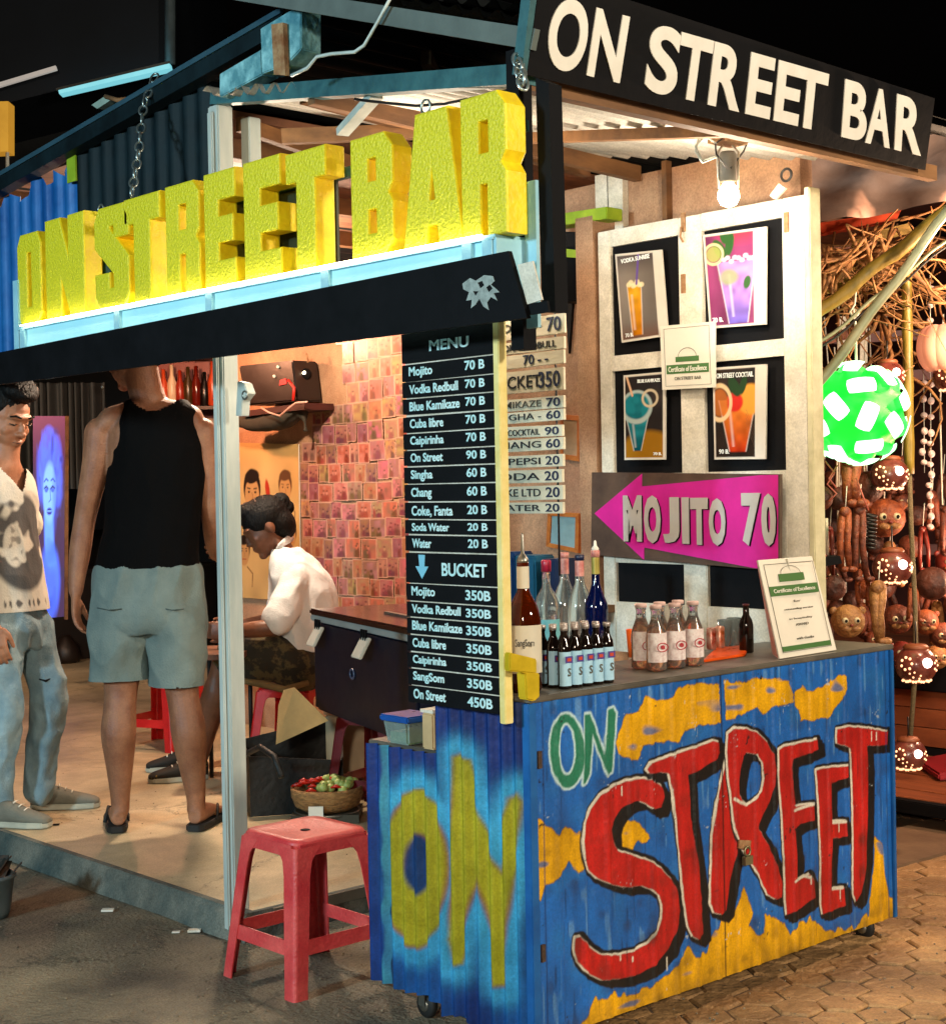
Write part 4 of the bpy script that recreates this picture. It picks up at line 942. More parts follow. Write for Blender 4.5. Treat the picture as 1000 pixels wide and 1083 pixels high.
poster([(657, 362.5), (706, 355), (699, 264), (650, 269)], d_orange, 'poster of a tall orange drink with straw, upper left on the shutter', cap=[('70 B.', .10, .05, .17, .045), ('VODKA SUNRISE', .12, .88, .62, .05)], rb=.13)
poster([(750, 347.5), (809.5, 343), (810, 239.5), (742.5, 248.6)], d_purple, 'poster of a purple mint drink with lime, upper right on the shutter', cap=[('70 B.', .07, .06, .19, .05)], rb=.15)
poster([(660, 486.5), (703, 486), (703, 393), (659, 397)], d_blue, 'poster of a blue frozen drink in a stemmed glass, lower left on the shutter', cap=[('70 B.', .72, .05, .2, .035), ('BLUE KAMIKAZE', .35, .90, .55, .04)])
poster([(755, 486), (809, 485.5), (810, 385), (753, 389)], d_red, 'poster of an orange drink with strawberry and orange slice, lower right on the shutter', cap=[('90 B.', .10, .06, .2, .05), ('ON STREET COCKTAIL', .08, .88, .72, .055)], rb=.14)
M_green = mat('dark_green_print', '#3f6a34', .5, bump=0, var=.05)
M_gink = mat('grey_print_ink', '#5a5a50', .5, bump=0, var=.05)
def certificate(t, c, n, big=False):
    """white card with a fine border, a badge, green bands and small print"""
    c = [V(p) for p in c]; u = c[1]-c[0]; v = c[3]-c[0]; h = v.length
    mb = MB(); mb.slab([p-n*.004 for p in c], n*.004); mb.build('card', M_card, t)
    def P(a, b): return c[0]+u*a+v*b+n*.0006
    def band(a0, b0, a1, b1, m, nm): mb = MB(); mb.slab([P(a0, b0), P(a1, b0), P(a1, b1), P(a0, b1)], n*.0008); return mb.build(nm, m, t)
    mb = MB()
    for (a0, b0, a1, b1) in ((.07, .05, .93, .056), (.07, .944, .93, .95), (.07, .056, .077, .944), (.923, .056, .93, .944)): mb.slab([P(a0, b0), P(a1, b0), P(a1, b1), P(a0, b1)], n*.0006)
    mb.build('printed_border', M_gink, t)
    s0 = .62 if big else .24; s1 = .74 if big else .40
    band(.10 if not big else .078, s0, .90 if not big else .922, s1-.02, M_green, 'green_band')
    text_on('Certificate of Excellence', P(.14, s0+.03), P(.86, s0+.03), P(.14, s1-.05), M_creamlet, t, 'lettering', lift=.0012)
    band(.28, s1+.02, .72, s1+.10, M_green, 'badge')
    ang = np.linspace(0, PI, 12); mb = MB(); mb.tube([P(.5+.17*math.cos(a), s1+.10+(.08 if big else .13)*math.sin(a)) for a in ang], .0008, 4); mb.build('badge_arc', M_gink, t)
    if big:
        for b_, w_, s in ((.54, .12, 'for'), (.46, .5, 'outstanding service'), (.36, .4, 'in hospitality'), (.30, .22, 'AWARD'), (.16, .3, 'with thanks')):
            text_on(s, P(.5-w_/2, b_), P(.5+w_/2, b_), P(.5-w_/2, b_+.025), M_gink, t, 'lettering', lift=.0008)
        band(.078, .06, .922, .11, M_green, 'green_band')
    else: text_on('ON STREET BAR', P(.25, .14), P(.75, .14), P(.25, .19), M_gink, t, 'lettering', lift=.0008)
ct = thing('certificate_card', 'white award card with green bands fixed between the four drink posters', 'certificate', tuple(onX(728, 411, PX-.03)))
certificate(ct, q4([(700, 412.4), (756, 409.5), (756, 339.8), (697.5, 345)], PX-.026), V((-1, 0, 0)))
# MOJITO 70 sign
MX = PX-.035
mj = thing('mojito_sign', 'brown board with a pink arrow reading MOJITO 70 below the drink posters', 'sign', tuple(onX(725, 600, MX)))
mb = MB(); mb.slab(q4([(624.6, 586.5), (823.5, 604), (824, 501.5), (625.5, 499.5)], MX), (.014, 0, 0)); mb.build('board', mat('brown_board', '#3f2c22', .7, scale=8, bump=.2, col2='#5a4436'), mj)
ar = PA([(95, 210), (262, 70), (262, 115), (680, 75), (741, 74), (741, 405), (660, 403), (270, 330), (270, 375)], 600, 480, 3.333)
mb = MB(); mb.slab([onX(x, y, MX-.001) for x, y in ar], (-.0015, 0, 0)); mb.build('arrow', mat('magenta_paint', '#c8128a', .55, var=.12, scale=9, bump=.05), mj)
def letters_on(chars, y0t, y1t, m, shadow, par, X_, bold=.012, dx=.004):
    for ch, x0, x1, yt, yb in chars:
        for (mm, lf, off) in ((shadow, .002, dx), (m, .004, 0)):
            if mm is None: continue
            a = onX(x0, yb, X_)+V((0, -off, -off*.6)); b = onX(x1, yb, X_)+V((0, -off, -off*.6)); c = onX(x0, yt, X_)+V((0, -off, -off*.6))
            b.z = a.z; c.y = a.y
            text_on(ch, a, b, c, mm, par, 'letter' if off == 0 else 'letter_shadow', lift=lf, bold=bold)
letters_on([('M', 660, 679.5, 524, 572.5), ('O', 682, 699.5, 524, 574.5), ('J', 702, 719, 526, 574), ('I', 722, 729.5, 526, 575), ('T', 731, 749.5, 526.5, 576), ('O', 750.5, 768, 527, 577), ('7', 785, 805, 521.5, 577), ('0', 806, 821, 522, 577.5)], 0, 0, mat('silver_grey_lettering', '#b9b4ae', .5, var=.1, bump=.05), M_blackp, mj, MX-.002, bold=.05)

# picture frames on the plaster wall
M_gilt = mat('orange_gilt_frame', '#a5541c', .45, scale=12, bump=.1, col2='#d8873a')
for lab, pts, iw in (('gilt framed paper at top of the plaster wall beside the price slats', [(592, 485), (612, 488), (612, 440), (592, 438)], '#b89a78'), ('small wooden framed glass picture low on the plaster wall above the bottles', [(577, 578), (611, 585), (612, 543), (579, 541)], '#8fb0b4')):
    x_ = WX-.015; c = q4(pts, x_); t = thing('picture_frame', lab, 'picture frame', tuple((c[0]+c[1])/2))
    cc = sum((p for p in c), V((0, 0, 0)))/4; inn = [cc+(p-cc)*.78 for p in c]
    for i in range(4):
        j = (i+1) % 4; mb = MB(); mb.slab([c[i], c[j], inn[j], inn[i]], (.015, 0, 0)); mb.build('frame_side', M_gilt, t)
    mb = MB(); mb.slab([p+V((.006, 0, 0)) for p in inn], (.004, 0, 0)); mb.build('picture', mat('paper_'+iw[1:], iw, .4, var=.15, scale=15), t)
# dark hanging cabinet and pennant between slats and shutter
cb = thing('hanging_cabinet', 'small black box hanging under the lime green beam', 'cabinet', tuple(onX(605, 320, WX-.1)))
mb = MB(); mb.slab(q4([(592, 320), (617, 317), (617, 245), (592, 245)], WX-.10), (.08, 0, 0)); mb.build('box', M_blackp, cb, bevel=.004)
mb = MB(); mb.slab(q4([(586, 271), (616, 273), (616, 265), (586, 262)], WX-.115), (.012, 0, 0)); mb.build('cross_strip', M_lime, cb)
mb = MB(); mb.slab(q4([(584, 330), (590, 330), (590, 262), (584, 262)], WX-.115), (.012, 0, 0)); mb.build('side_strip', M_creamwood, cb)
mb = MB(); mb.slab(q4([(601, 374), (605, 320), (597, 318)], WX-.03), (.012, 0, 0)); solo(mb.build('pennant', M_blackp), 'narrow black pointed pennant hanging on the plaster wall', 'pennant')

# bulb fixture
bf = thing('bulb_fixture', 'bare glowing bulb in a grey holder hanging over the cart', 'lamp', tuple(onY(770, 215, .15)))
M_bulb = mat('bulb_glow', '#fff2d8', .4, emit='#ffe6b8', estr=14, bump=0)
c = onY(770, 207, .15); mb = MB(); mb.lathe(c-V((0, 0, .03)), [(.004, -.002), (.022, .006), (.031, .024), (.029, .042), (.018, .06), (.014, .066)], 18); mb.build('bulb', M_bulb, bf)
mb = MB(); mb.lathe(c+V((0, 0, .036)), [(.017, 0), (.025, .004), (.025, .075), (.020, .085)], 16); mb.build('socket', mat('grey_holder', '#6f6a60', .5), bf)
for s in (-1, 1): mb = MB(); mb.tube([c+HR*s*.027+V((0, 0, .02)), c+HR*s*.03+V((0, 0, .12)), c+HR*s*.012+V((0, 0, .14))], .0035, 6); mb.build('clip', M_creamwood, bf)
mb = MB(); mb.obox(c+V((0, 0, .155)), V((.05, 0, 0)), V((0, .03, 0)), V((0, 0, .012))); mb.build('mount', M_rust, bf)
for i, pts in enumerate((((772, 178), (786, 160), (790, 150), (780, 145)), ((768, 178), (757, 163), (756, 152), (766, 145)), ((757, 152), (740, 140), (735, 160), (742, 172), (757, 166)), ((748, 140), (735, 155), (742, 170), (755, 165)))):
    mb = MB(); mb.tube([onY(x, y, .13) for x, y in pts], .003, 5); mb.build('flex', M_bwire if i < 2 else M_wire, bf)
mb = MB(); mb.torus(onX(831, 185, PX-.02), .018, .004, Matrix.Rotation(PI/2, 3, 'Y')); solo(mb.build('iron_hook', M_bwire), 'dark iron ring hook above the right end of the shutter', 'hook')
mb = MB(); mb.slab(q4([(813, 207), (819, 211), (830, 199), (823, 194)], PX-.03), (.01, 0, 0)); solo(mb.build('luggage_tag', M_card), 'small white tag hanging from the iron hook above the shutter', 'tag')

# ================================================================== COLLAGE WALL
CX_ = 2.293
M_snap = [None]*6
def snap_fn(k):
    rs = np.random.RandomState(k); bg = np.array([rs.uniform(.20, .42), rs.uniform(.07, .15), rs.uniform(.05, .12)]); b2 = np.array([rs.uniform(.3, .6), rs.uniform(.12, .3), rs.uniform(.08, .22)])
    npl = rs.randint(1, 5); xs = rs.uniform(.15, .85, npl); hs = rs.uniform(.35, .7, npl); sh = rs.uniform(.6, 1.4, (npl, 3))
    def fn(U, W):
        P = np.stack([U, W], 1); n = vnoise(U, W, 5, k); C = bg[None]*(1-n)[:, None]+b2[None]*n[:, None]
        for i in range(npl):
            C = over(C, tuple(bg*.55*sh[i]), .8*sm(sd_ell(P, (xs[i], hs[i]*.3), (.16, hs[i]*.55)), .12)); C = over(C, tuple((bg*.4+b2*.6)*sh[i][0]), sm(sd_ell(P, (xs[i], hs[i]*.95), (.075, .1)), .05)); C = over(C, tuple(bg*.45), .8*sm(sd_ell(P, (xs[i], hs[i]*.95+.09), (.08, .05)), .03))
        e = np.minimum(np.minimum(U, 1-U), np.minimum(W, 1-W)); return over(C, (.62, .36, .26), sm(e-.035, .03))
    return fn
protos = []
random.seed(11)
zc0 = .45; row = 0; rows_y = []
z = .45
snaps = []
while z < 2.32:
    y = 4.02+random.uniform(-.02, .02)
    h = random.uniform(.085, .105)
    while y > 2.30:
        w_ = random.choice((.075, .085, .105, .12))
        top_ok = not (z > 1.78 and y > 3.72) and not (z > 1.55 and y > 3.98)
        if top_ok: snaps.append((y, z, w_, h))
        y -= w_+random.uniform(-.001, .004)
    z += h+random.uniform(-.003, .004)
N_S = 26
snaps.sort(key=lambda s: (s[0]-3.4)**2+(s[1]-1.4)**2)
for i, (y, z, w_, h) in enumerate(snaps[:290]):
    k = i % N_S
    if i < N_S:
        o = paint_grid('photo_print', [V((CX_, y, z)), V((CX_, y-.09, z)), V((CX_, y-.09, z+.09)), V((CX_, y, z+.09))], 26, 26, snap_fn(k+20), mat('pasted_print', attr=True, rough=.32, var=.1, scale=30, bump=.12, bscale=12))
        tag(o, 'small reddish snapshot print pasted in the photo collage on the back wall', 'photo print', 'snapshot prints covering the back wall')
        protos.append(o)
    else:
        o = protos[k].copy(); COL.objects.link(o)
    o.scale = (1, w_/.09, h/.09); o.location = (CX_-.0012*(i % 5), y-w_/2+random.uniform(-.004, .004), z+random.uniform(-.007, .007)+.02*math.sin(y*3)); o.rotation_euler.x = random.uniform(-.03, .03)
# cream poster with drawn heads
def draw_fn(U, W):
    asp = .75; P = np.stack([U*asp, W], 1); n = vnoise(U, W, 6, 4)
    C = np.ones((len(U), 3))*np.array(rgb('#c9a468'))[None]*(.8+.3*n)[:, None]
    def headd(C, cx, cy, s, hair='#20140e'):
        C = over(C, hair, sm(sd_ell(P, (cx, cy+.03*s), (.10*s, .125*s)), .008)); C = over(C, '#b88a55', sm(sd_ell(P, (cx, cy-.015*s), (.083*s, .115*s)), .008)); C = over(C, hair, sm(sd_ell(P, (cx, cy+.105*s), (.085*s, .045*s), .15), .008))
        for q in (-1, 1):
            C = over(C, '#2a1a12', sm(sd_line(P, [(cx+q*.055*s, cy+.03*s), (cx+q*.02*s, cy+.027*s)])-.004*s, .004)); C = over(C, '#2a1a12', sm(sd_ell(P, (cx+q*.037*s, cy+.005*s), (.012*s, .008*s)), .004))
            C = over(C, '#6a4426', sm(sd_line(P, [(cx+q*.05*s, cy-.14*s), (cx+q*.14*s, cy-.20*s), (cx+q*.13*s, cy-.32*s)])-.006*s, .004))
        C = over(C, '#8a5a35', sm(sd_line(P, [(cx, cy+.0*s), (cx+.014*s, cy-.04*s), (cx-.005*s, cy-.042*s)])-.003*s, .004)); return over(C, '#8a2f22', sm(sd_line(P, [(cx-.03*s, cy-.072*s), (cx+.03*s, cy-.07*s)])-.005*s, .004))
    C = headd(C, .22, .68, 1.0); C = headd(C, .60, .72, .75, '#5a3a22'); C = headd(C, .66, .42, .6, '#3a2214'); C = headd(C, .12, .30, .7)
    C = over(C, '#a8301c', sm(sd_ell(P, (.40, .70), (.025, .07), .2), .008)); C = over(C, '#b04a1c', sm(sd_line(P, [(.36, .50), (.5, .44)])-.022, .01))
    return C
dp = thing('drawn_poster', 'cream paper poster with ink drawn heads behind the seated man', 'poster', (CX_-.01, 4.2, .8))
pc = [V((CX_-.012, 4.64, .78)), V((CX_-.012, 4.03, .78)), V((CX_-.012, 4.02, 1.60)), V((CX_-.012, 4.62, 1.63))]
paint_grid('print', pc, 120, 160, draw_fn, M_paper, dp); mb = MB(); mb.slab([p+V((.002, 0, 0)) for p in pc], (.006, 0, 0)); mb.build('backing', M_card, dp)
tv = thing('wall_speaker', 'battered black speaker box with red sticker hung high beside the post', 'speaker', tuple(onX(290, 430, 2.1)))
c = [onX(x, y, 2.12) for x, y in ((260, 429), (314, 424), (309, 381), (252, 387))]; mb = MB(); mb.slab(c, (.16, 0, 0)); mb.build('cabinet', mat('dark_brown_plastic', '#1a0f0c', .4), tv, bevel=.008)
mb = MB(); mb.slab([onX(x, y, 2.115) for x, y in ((295, 408), (303, 406), (302, 400), (296, 402))], (.004, 0, 0)); mb.build('red_sticker', mat('red_sticker', '#c8202a', .5), tv)
for x, y in ((290, 398), (294, 388)): mb = MB(); mb.ell(onX(x, y, 2.115), .009); mb.build('knob', M_card, tv)
mb = MB(); mb.tube([onX(x, y, 2.08) for x, y in ((305, 402), (311, 410), (310, 424))], .008, 6); mb.build('red_cord', mat('red_cord', '#b81c10', .5), tv)
mb = MB(); mb.slab([onX(x, y, 2.1) for x, y in ((256, 435), (322, 426), (322, 433), (256, 441))], (.18, 0, 0)); solo(mb.build('wall_shelf', mat('dark_red_shelf', '#3a120c', .6)), 'small dark red shelf under the black speaker box', 'shelf')
mb = MB(); limb(mb, [onX(x, y, 2.16) for x, y in ((256, 446), (280, 447), (305, 440), (320, 436), (323, 455))], [.035, .05, .055, .03, .012]); remeshed(mb, 'cap', mat('olive_cloth', '#2c2a20', .9), None, .01, 4, fold=.006); tag(bpy.data.objects['cap'], 'crumpled olive cap hanging beneath the dark red shelf', 'cap')
mb = MB(); mb.tube([onX(x, y, 2.06) for x, y in ((276, 431), (284, 436), (296, 440), (306, 431), (313, 426), (325, 425))], .005, 6); solo(mb.build('white_cord', mat('pinkish_cord', '#c89a8a', .5)), 'pale cord drooping in front of the dark red shelf', 'cord')
sp = thing('clip_spotlight', 'small black ball spotlight hanging on the wall left of the photo collage', 'spotlight', tuple(onX(323, 396, 2.2)))
mb = MB(); mb.ell(onX(323, 396, 2.2), .032, seg=18); mb.build('shade', M_blackp, sp); mb = MB(); mb.ell(onX(322.5, 395, 2.2)-HF*.026, .011); mb.build('lamp', M_bulb, sp)
mb = MB(); mb.tube([onX(x, y, 2.22) for x, y in ((323, 390), (326, 382), (324, 374))], .006, 6); mb.build('arm', M_rust, sp)
# bracket box on the post, right face
wb_ = thing('wall_bracket', 'white metal bracket with loop screwed to the upper part of the white post', 'bracket', tuple(onX(254, 440, .13)))
mb = MB(); mb.slab([onX(x, y, .10) for x, y in ((249, 440), (255, 440), (256, 424), (262, 416), (258, 405), (251, 403))], (.03, 0, 0)); mb.build('plate', M_whitewood, wb_, bevel=.002)
mb = MB(); mb.torus(onX(259, 418, .1), .012, .003, Matrix.Rotation(PI/2, 3, 'Y')); mb.build('loop', M_steel, wb_)

# shelf of lit bottles behind the standing man
shf = thing('bottle_shelf', 'dark bar shelf high on the wall behind the standing man', 'shelf', tuple(onD(200, 432, 9.2)))
p0 = onD(150, 431, 9.2); p1 = onD(232, 432, 9.2)
for z_ in (0, -.16, .30): mb = MB(); mb.bar(p0+V((0, 0, z_)), p1+V((0, 0, z_)), .16, .02); mb.build('board', mat('dark_bar_wood', '#2a120a', .4), shf)
mb = MB(); mb.slab([p0+HF*.1+V((0, 0, -.2)), p1+HF*.1+V((0, 0, -.2)), p1+HF*.1+V((0, 0, .32)), p0+HF*.1+V((0, 0, .32))], HF*.02); mb.build('back', mat('red_lit_back', '#6a1c0e', .5), shf)
sb = []
cols = [('#5a1408', .2), ('#0c0806', .3), ('#b0401c', .3), ('#c8b090', .4), ('#8a2410', .3), ('#3a2a10', .3)]
for i in range(9):
    q = p0.lerp(p1, .08+.105*i); mb = MB(); hh = random.uniform(.2, .27); mb.lathe(q+V((0, 0, .011)), [(.02, 0), (.028, .01), (.029, hh*.55), (.012, hh*.75), (.011, hh)], 12)
    o = mb.build('bottle', mat('shelf_glass_%d' % (i % 6), cols[i % 6][0], cols[i % 6][1], bump=0))
    tag(o, 'bottle standing in the row on the red lit shelf behind the standing man', 'bottle', 'bottles on the red lit shelf')
for i in range(7):
    q = p0.lerp(p1, .3+.1*i)+V((0, 0, -.16)); mb = MB(); mb.lathe(q+V((0, 0, .011)), [(.03, 0), (.034, .04), (.034, .08), (.03, .09)], 12)
    tag(mb.build('jar', mat('shelf_jar', '#8a7a68', .25, bump=0)), 'small jar on the lower board of the red lit shelf', 'jar', 'jars on the red lit shelf')

# portrait panel (generic); blue light on it is put into colours and emission
def blue_fn(U, W):
    asp = .32; x = U*asp; P = np.stack([x, W], 1); n = vnoise(x, W, 10, 3); n2 = vnoise(x*1.5, W*.7, 40, 8)
    C = np.ones((len(U), 3))*np.array(rgb('#2a0c34'))[None]; C = over(C, '#5a1a3c', np.clip(W-.72, 0, .3)*3)
    for c, r in (((.15, .84), (.075, .11)), ((.09, .76), (.05, .12)), ((.22, .76), (.05, .13)), ((.075, .66), (.03, .08)), ((.24, .63), (.03, .09))): C = over(C, '#3a58e8', sm(sd_ell(P, c, r)+.02*(n2-.5), .03)*(.45+.6*n2))
    C = over(C, '#101c70', np.clip((vnoise(x, W*.6, 34, 12)-.6)*4, 0, 1)*sm(sd_ell(P, (.155, .78), (.12, .18)), .03)*.8)
    C = over(C, '#4a78ff', sm(sd_line(P, [(.15, .5), (.155, .38), (.17, .30)])-.045, .02)); C = over(C, '#3c64f8', sm(sd_ell(P, (.16, .17), (.10, .19)), .04)*(.6+.5*n))
    C = over(C, '#5c8cff', sm(sd_ell(P, (.155, .62), (.062, .15)), .015)); C = over(C, '#2a44c0', sm(sd_ell(P, (.205, .60), (.02, .13)), .03)*.6)
    for q in (-1, 1):
        C = over(C, '#0c1040', sm(sd_line(P, [(.155+q*.050, .675), (.155+q*.032, .69), (.155+q*.014, .68)])-.004, .005)); C = over(C, '#0c1040', sm(sd_line(P, [(.155+q*.048, .642), (.155+q*.03, .652), (.155+q*.014, .640)])-.0055, .005)); C = over(C, '#2a44c0', sm(sd_ell(P, (.155+q*.03, .632), (.016, .010)), .006))
    C = over(C, '#2038b0', sm(sd_line(P, [(.16, .64), (.167, .585), (.15, .575)])-.003, .005)); C = over(C, '#18106a', sm(sd_ell(P, (.155, .528), (.026, .018)), .006)); C = over(C, '#5c8cff', sm(sd_line(P, [(.135, .529), (.175, .529)])-.003, .004))
    return over(C, '#10143a', np.clip(vnoise(x, W, 14, 9)-.62, 0, 1)*1.6*(W < .4))
bp_ = thing('blue_portrait_panel', 'tall narrow painted portrait panel shown lit deep blue beside the left person', 'artwork', tuple(onD(52, 655, 10.2)))
D_ = 10.2; bc = [onD(*p, D_) for p in ((36, 655), (69, 652), (72, 440), (35, 440))]
m_blue = mat('blue_lit_emissive_paint', attr=True, rough=.5, var=.05, bump=0)
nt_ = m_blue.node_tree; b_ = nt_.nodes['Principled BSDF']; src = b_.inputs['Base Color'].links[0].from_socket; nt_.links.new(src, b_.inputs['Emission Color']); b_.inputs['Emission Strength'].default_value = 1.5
paint_grid('painted_face', bc, 60, 200, blue_fn, m_blue, bp_)
mb = MB(); mb.slab([p+HF*.004 for p in bc], HF*.03); mb.build('board', M_blackp, bp_)
mb = MB(); mb.bar(onD(71, 440, D_-.01), onD(70, 655, D_-.01), .02, .02); mb.build('edge_moulding', M_wood, bp_)
# grey curtains and clutter round it
cu_ = MB(); q0 = onD(-40, 405, 11.0); q1 = onD(112, 405, 11.0); N_ = 120; P = []; F = []
for i in range(N_+1):
    p = q0.lerp(q1, i/N_)+HF*.05*math.sin(i*.9+math.sin(i*.2)*2); P += [p, p-V((0, 0, .75))]
for i in range(N_): F.append((2*i, 2*i+1, 2*i+3, 2*i+2))
cu_.add(P, F, True); solo(cu_.build('curtain', mat('grey_curtain', '#3a3f40', .8, scale=3)), 'dim grey curtain hanging behind the blue portrait panel', 'curtain')
mb = MB(); mb.box((3.0, 8.4, .085), (4.6, 9.2, .75)); mb.box((2.95, 8.35, .75), (4.65, 9.25, .78)); solo(mb.build('dark_counter', mat('dark_counter_wood', '#140d0a', .6)), 'dark low counter in the gloom at the far end of the bar', 'counter')
random.seed(5)
for i in range(12):
    p = V((2.9+random.uniform(-.1, 1.2), 8.15+random.uniform(-.1, .15), .085)); mb = MB(); s = random.uniform(.07, .14)
    mb.lathe(p, [(s*.7, 0), (s, s*.3), (s*.9, s), (s*.4, s*1.5), (s*.3, s*1.7)], 12); tag(mb.build('jug', mat('dark_clay_%d' % (i % 3), ('#1c110a', '#2a1a10', '#14181a')[i % 3], .5), wob=.01), 'dark clay jug on the floor before the far counter', 'jug', 'jugs along the far counter')
# ================================================================== PEOPLE
M_skin = mat('tanned_skin', '#7e4f38', .55, var=.10, scale=14, bump=.25, bscale=160, detail=.25, sss=.06, col2='#9a6a4c')
M_skin2 = mat('light_tanned_skin', '#8a5a40', .5, var=.1, scale=14, bump=.12, bscale=120, sss=.06, col2='#a87253')
M_skin3 = mat('brown_skin', '#5f3a26', .5, var=.1, scale=14, bump=.12, bscale=120, sss=.06, col2='#7a4c34')
M_hair = mat('black_hair', '#040303', .6, scale=60, bump=.6, bscale=160, stretch=(1, 1, .3), spec=.2)
M_lip = mat('lip_skin', '#7a3a30', .5)
M_eye = mat('dark_eye', '#0a0605', .3)
def D_at(px, py, z): return (onZ(px, py, z)-CAM).dot(FW)
class Fig:
    def __init__(s, D): s.D = D; s.k = D/FPX
    def J(s, px, py, dd=0): return onD(px, py, s.D)+HF*dd
    def ring(s, px, py, hw, hd, dd=0, yaw=0):
        a = HR*math.cos(yaw)+HF*math.sin(yaw); b = -HR*math.sin(yaw)+HF*math.cos(yaw)
        return (s.J(px, py, dd), a*hw*s.k, b*hd)
def foot(mb, ankle, heel, toe, w=.045, h=.055):
    ankle, heel, toe = V(ankle), V(heel), V(toe); d = (toe-heel); d.z = 0; L = d.length; d.normalize(); s = V((-d.y, d.x, 0)); z = V((0, 0, 1))
    loft(mb, [(heel+z*.03, s*.026, z*.028), (heel+d*L*.18+z*.036, s*.034, z*.036), (heel+d*L*.5+z*.032, s*.036, z*.030), (heel+d*L*.78+z*.02, s*w, z*.019), (heel+d*L*.97+z*.014, s*.034, z*.011)], 14, 3)
    loft(mb, [(ankle+z*.03, s*.032, d*.036), (ankle, s*.034, d*.040), (ankle*.5+(heel+d*L*.2+z*.04)*.5, s*.034, d*.045), (heel+d*L*.22+z*.03, s*.032, d*.05)], 14, 3)
    for k in range(5):
        q = heel+d*L*(.99-.035*k)+s*(.028-.0145*k)*(1)+z*.012; mb.tube([q-d*.03, q, q+d*.012-z*.002], [.010-.0008*k]*3, 8); mb.ell(q+d*.012-z*.002, .0098-.0008*k, seg=8, rings=6)

# ---- standing man seen from behind
A = Fig(D_at(167, 878, .087)); J = A.J
man = thing('person', 'man standing with his back turned in a black tank top and grey shorts', 'person', (onZ(167, 872, .085)))
b = MB()
loft(b, [A.ring(157, 668, 50, .12), A.ring(157, 630, 53, .13), A.ring(160, 590, 46, .11), A.ring(163, 545, 46, .105), A.ring(165, 500, 50, .115), A.ring(165, 465, 52, .12), A.ring(164, 443, 46, .095), A.ring(160, 430, 24, .065), A.ring(156, 418, 19, .06), A.ring(152, 400, 17.5, .06), A.ring(149, 380, 17, .06)], 24, 4)
loft(b, [(J(103, 458), HF*.05, V((0, 0, .055))), (J(112, 449), HF*.065, V((0, 0, .06))), (J(135, 439), HF*.07, V((0, 0, .05))), (J(160, 434), HF*.07, V((0, 0, .05))), (J(190, 438), HF*.07, V((0, 0, .05))), (J(210, 448), HF*.065, V((0, 0, .06))), (J(216, 457), HF*.05, V((0, 0, .055)))], 16, 3)
limb(b, [J(106, 458), J(102, 490), J(94, 525, .01), J(88, 552, .02), J(85, 582, 0), J(83, 610, -.02), J(82.5, 625, -.03)], [.060, .054, .046, .041, .041, .032, .027])
hand(b, J(82.5, 626, -.03), V((0, 0, -1))+HR*.02-HF*.1, HR, -1, 1.08, .45)
limb(b, [J(214, 458), J(219, 495, .02), J(222, 545, .05), J(220, 575, .15), J(216, 590, .28)], [.058, .050, .042, .038, .027])
hand(b, J(216, 590, .28), HF*1+V((0, 0, .1))-HR*.1, -HR, 1, 1.08, .6)
for (hx_, kx, cx2, ax, sg_) in ((131, 128, 127, 127, -1), (188, 193, 201, 207, 1)):
    limb(b, [J(hx_, 665), J((hx_+kx)/2, 700, 0), J(kx, 732, .0), J((kx+cx2)/2, 752, -.012), J(cx2, 775, -.022), J((cx2+ax)/2, 812, -.004), J(ax, 842, .005), J(ax, 856, .008)], [.098, .078, .062, .062, .066, .050, .037, .035], 18, 4)
    ank = J(ax, 858, .01); heel = J(ax, 872, -.025); heel.z = .108; toe = heel+HF*.25+HR*(-.06 if sg_ < 0 else .05)
    foot(b, ank, heel, toe)
body = MB(); M_, hc, hx2, hy2, hz2 = head(b, J(140, 373, .02), -HR*.86+HF*.42-V((0, 0, .25)), V((0, 0, 1))-HR*.05, 1.12)
limb(b, [J(158, 425), J(150, 402, .005), J(146, 385, .01)], [.068, .062, .062])
bo = remeshed(b, 'body', M_skin, man, .0055, 5, loc=wl(man))
hm = MB(); hm.ell(hc+M_ @ V((0, -.02, .035)), (.087, .104, .090), M_); hm.ell(hc+M_ @ V((0, -.05, -.01)), (.078, .07, .075), M_)
remeshed(hm, 'hair', M_hair, man, .007, 2, fold=.003, fscale=60, drop=lambda c: c.z < hc.z-.055)
es = MB(); es.ell(J(114.5, 411, -.09), .006); es.build('ear_stud', M_steel, man)
tk = MB(); zn_ = onD(0, 426, A.D).z
loft(tk, [A.ring(156, 600, 54, .135), A.ring(157, 580, 52, .128), A.ring(162, 545, 51, .12), A.ring(166, 505, 52, .13), A.ring(168, 475, 48.5, .136), A.ring(168, 452, 47.5, .13), A.ring(169, 438, 43, .125), A.ring(167, 429, 36, .115), A.ring(165, 420, 28, .10)], 32, 4)
remeshed(tk, 'tank_top', mat('black_cotton', '#050506', .9, bump=.2, bscale=150, var=.2, spec=.1), man, .0065, 4, fold=.007, fscale=9, drop=lambda c: c.z > zn_-.045*max(0, 1-(((c-J(169, 431)).dot(HR))/.085)**2))
sh = MB()
loft(sh, [A.ring(156, 598, 53, .13), A.ring(156, 606, 56, .135), A.ring(156, 630, 58, .145), A.ring(156, 655, 60, .145), A.ring(156, 668, 56, .12)], 32, 3)
loft(sh, [A.ring(133, 640, 33, .13), A.ring(128, 668, 33, .125), A.ring(126, 695, 30, .112), A.ring(125.5, 712, 29, .105), A.ring(125.5, 728, 28.5, .10)], 26, 3)
loft(sh, [A.ring(182, 640, 32, .13), A.ring(187, 668, 31, .125), A.ring(187.5, 695, 28, .112), A.ring(188, 712, 27, .105), A.ring(188, 733, 26.5, .10)], 26, 3)
hem_l, hem_r = onD(0, 722, A.D).z, onD(0, 728, A.D).z
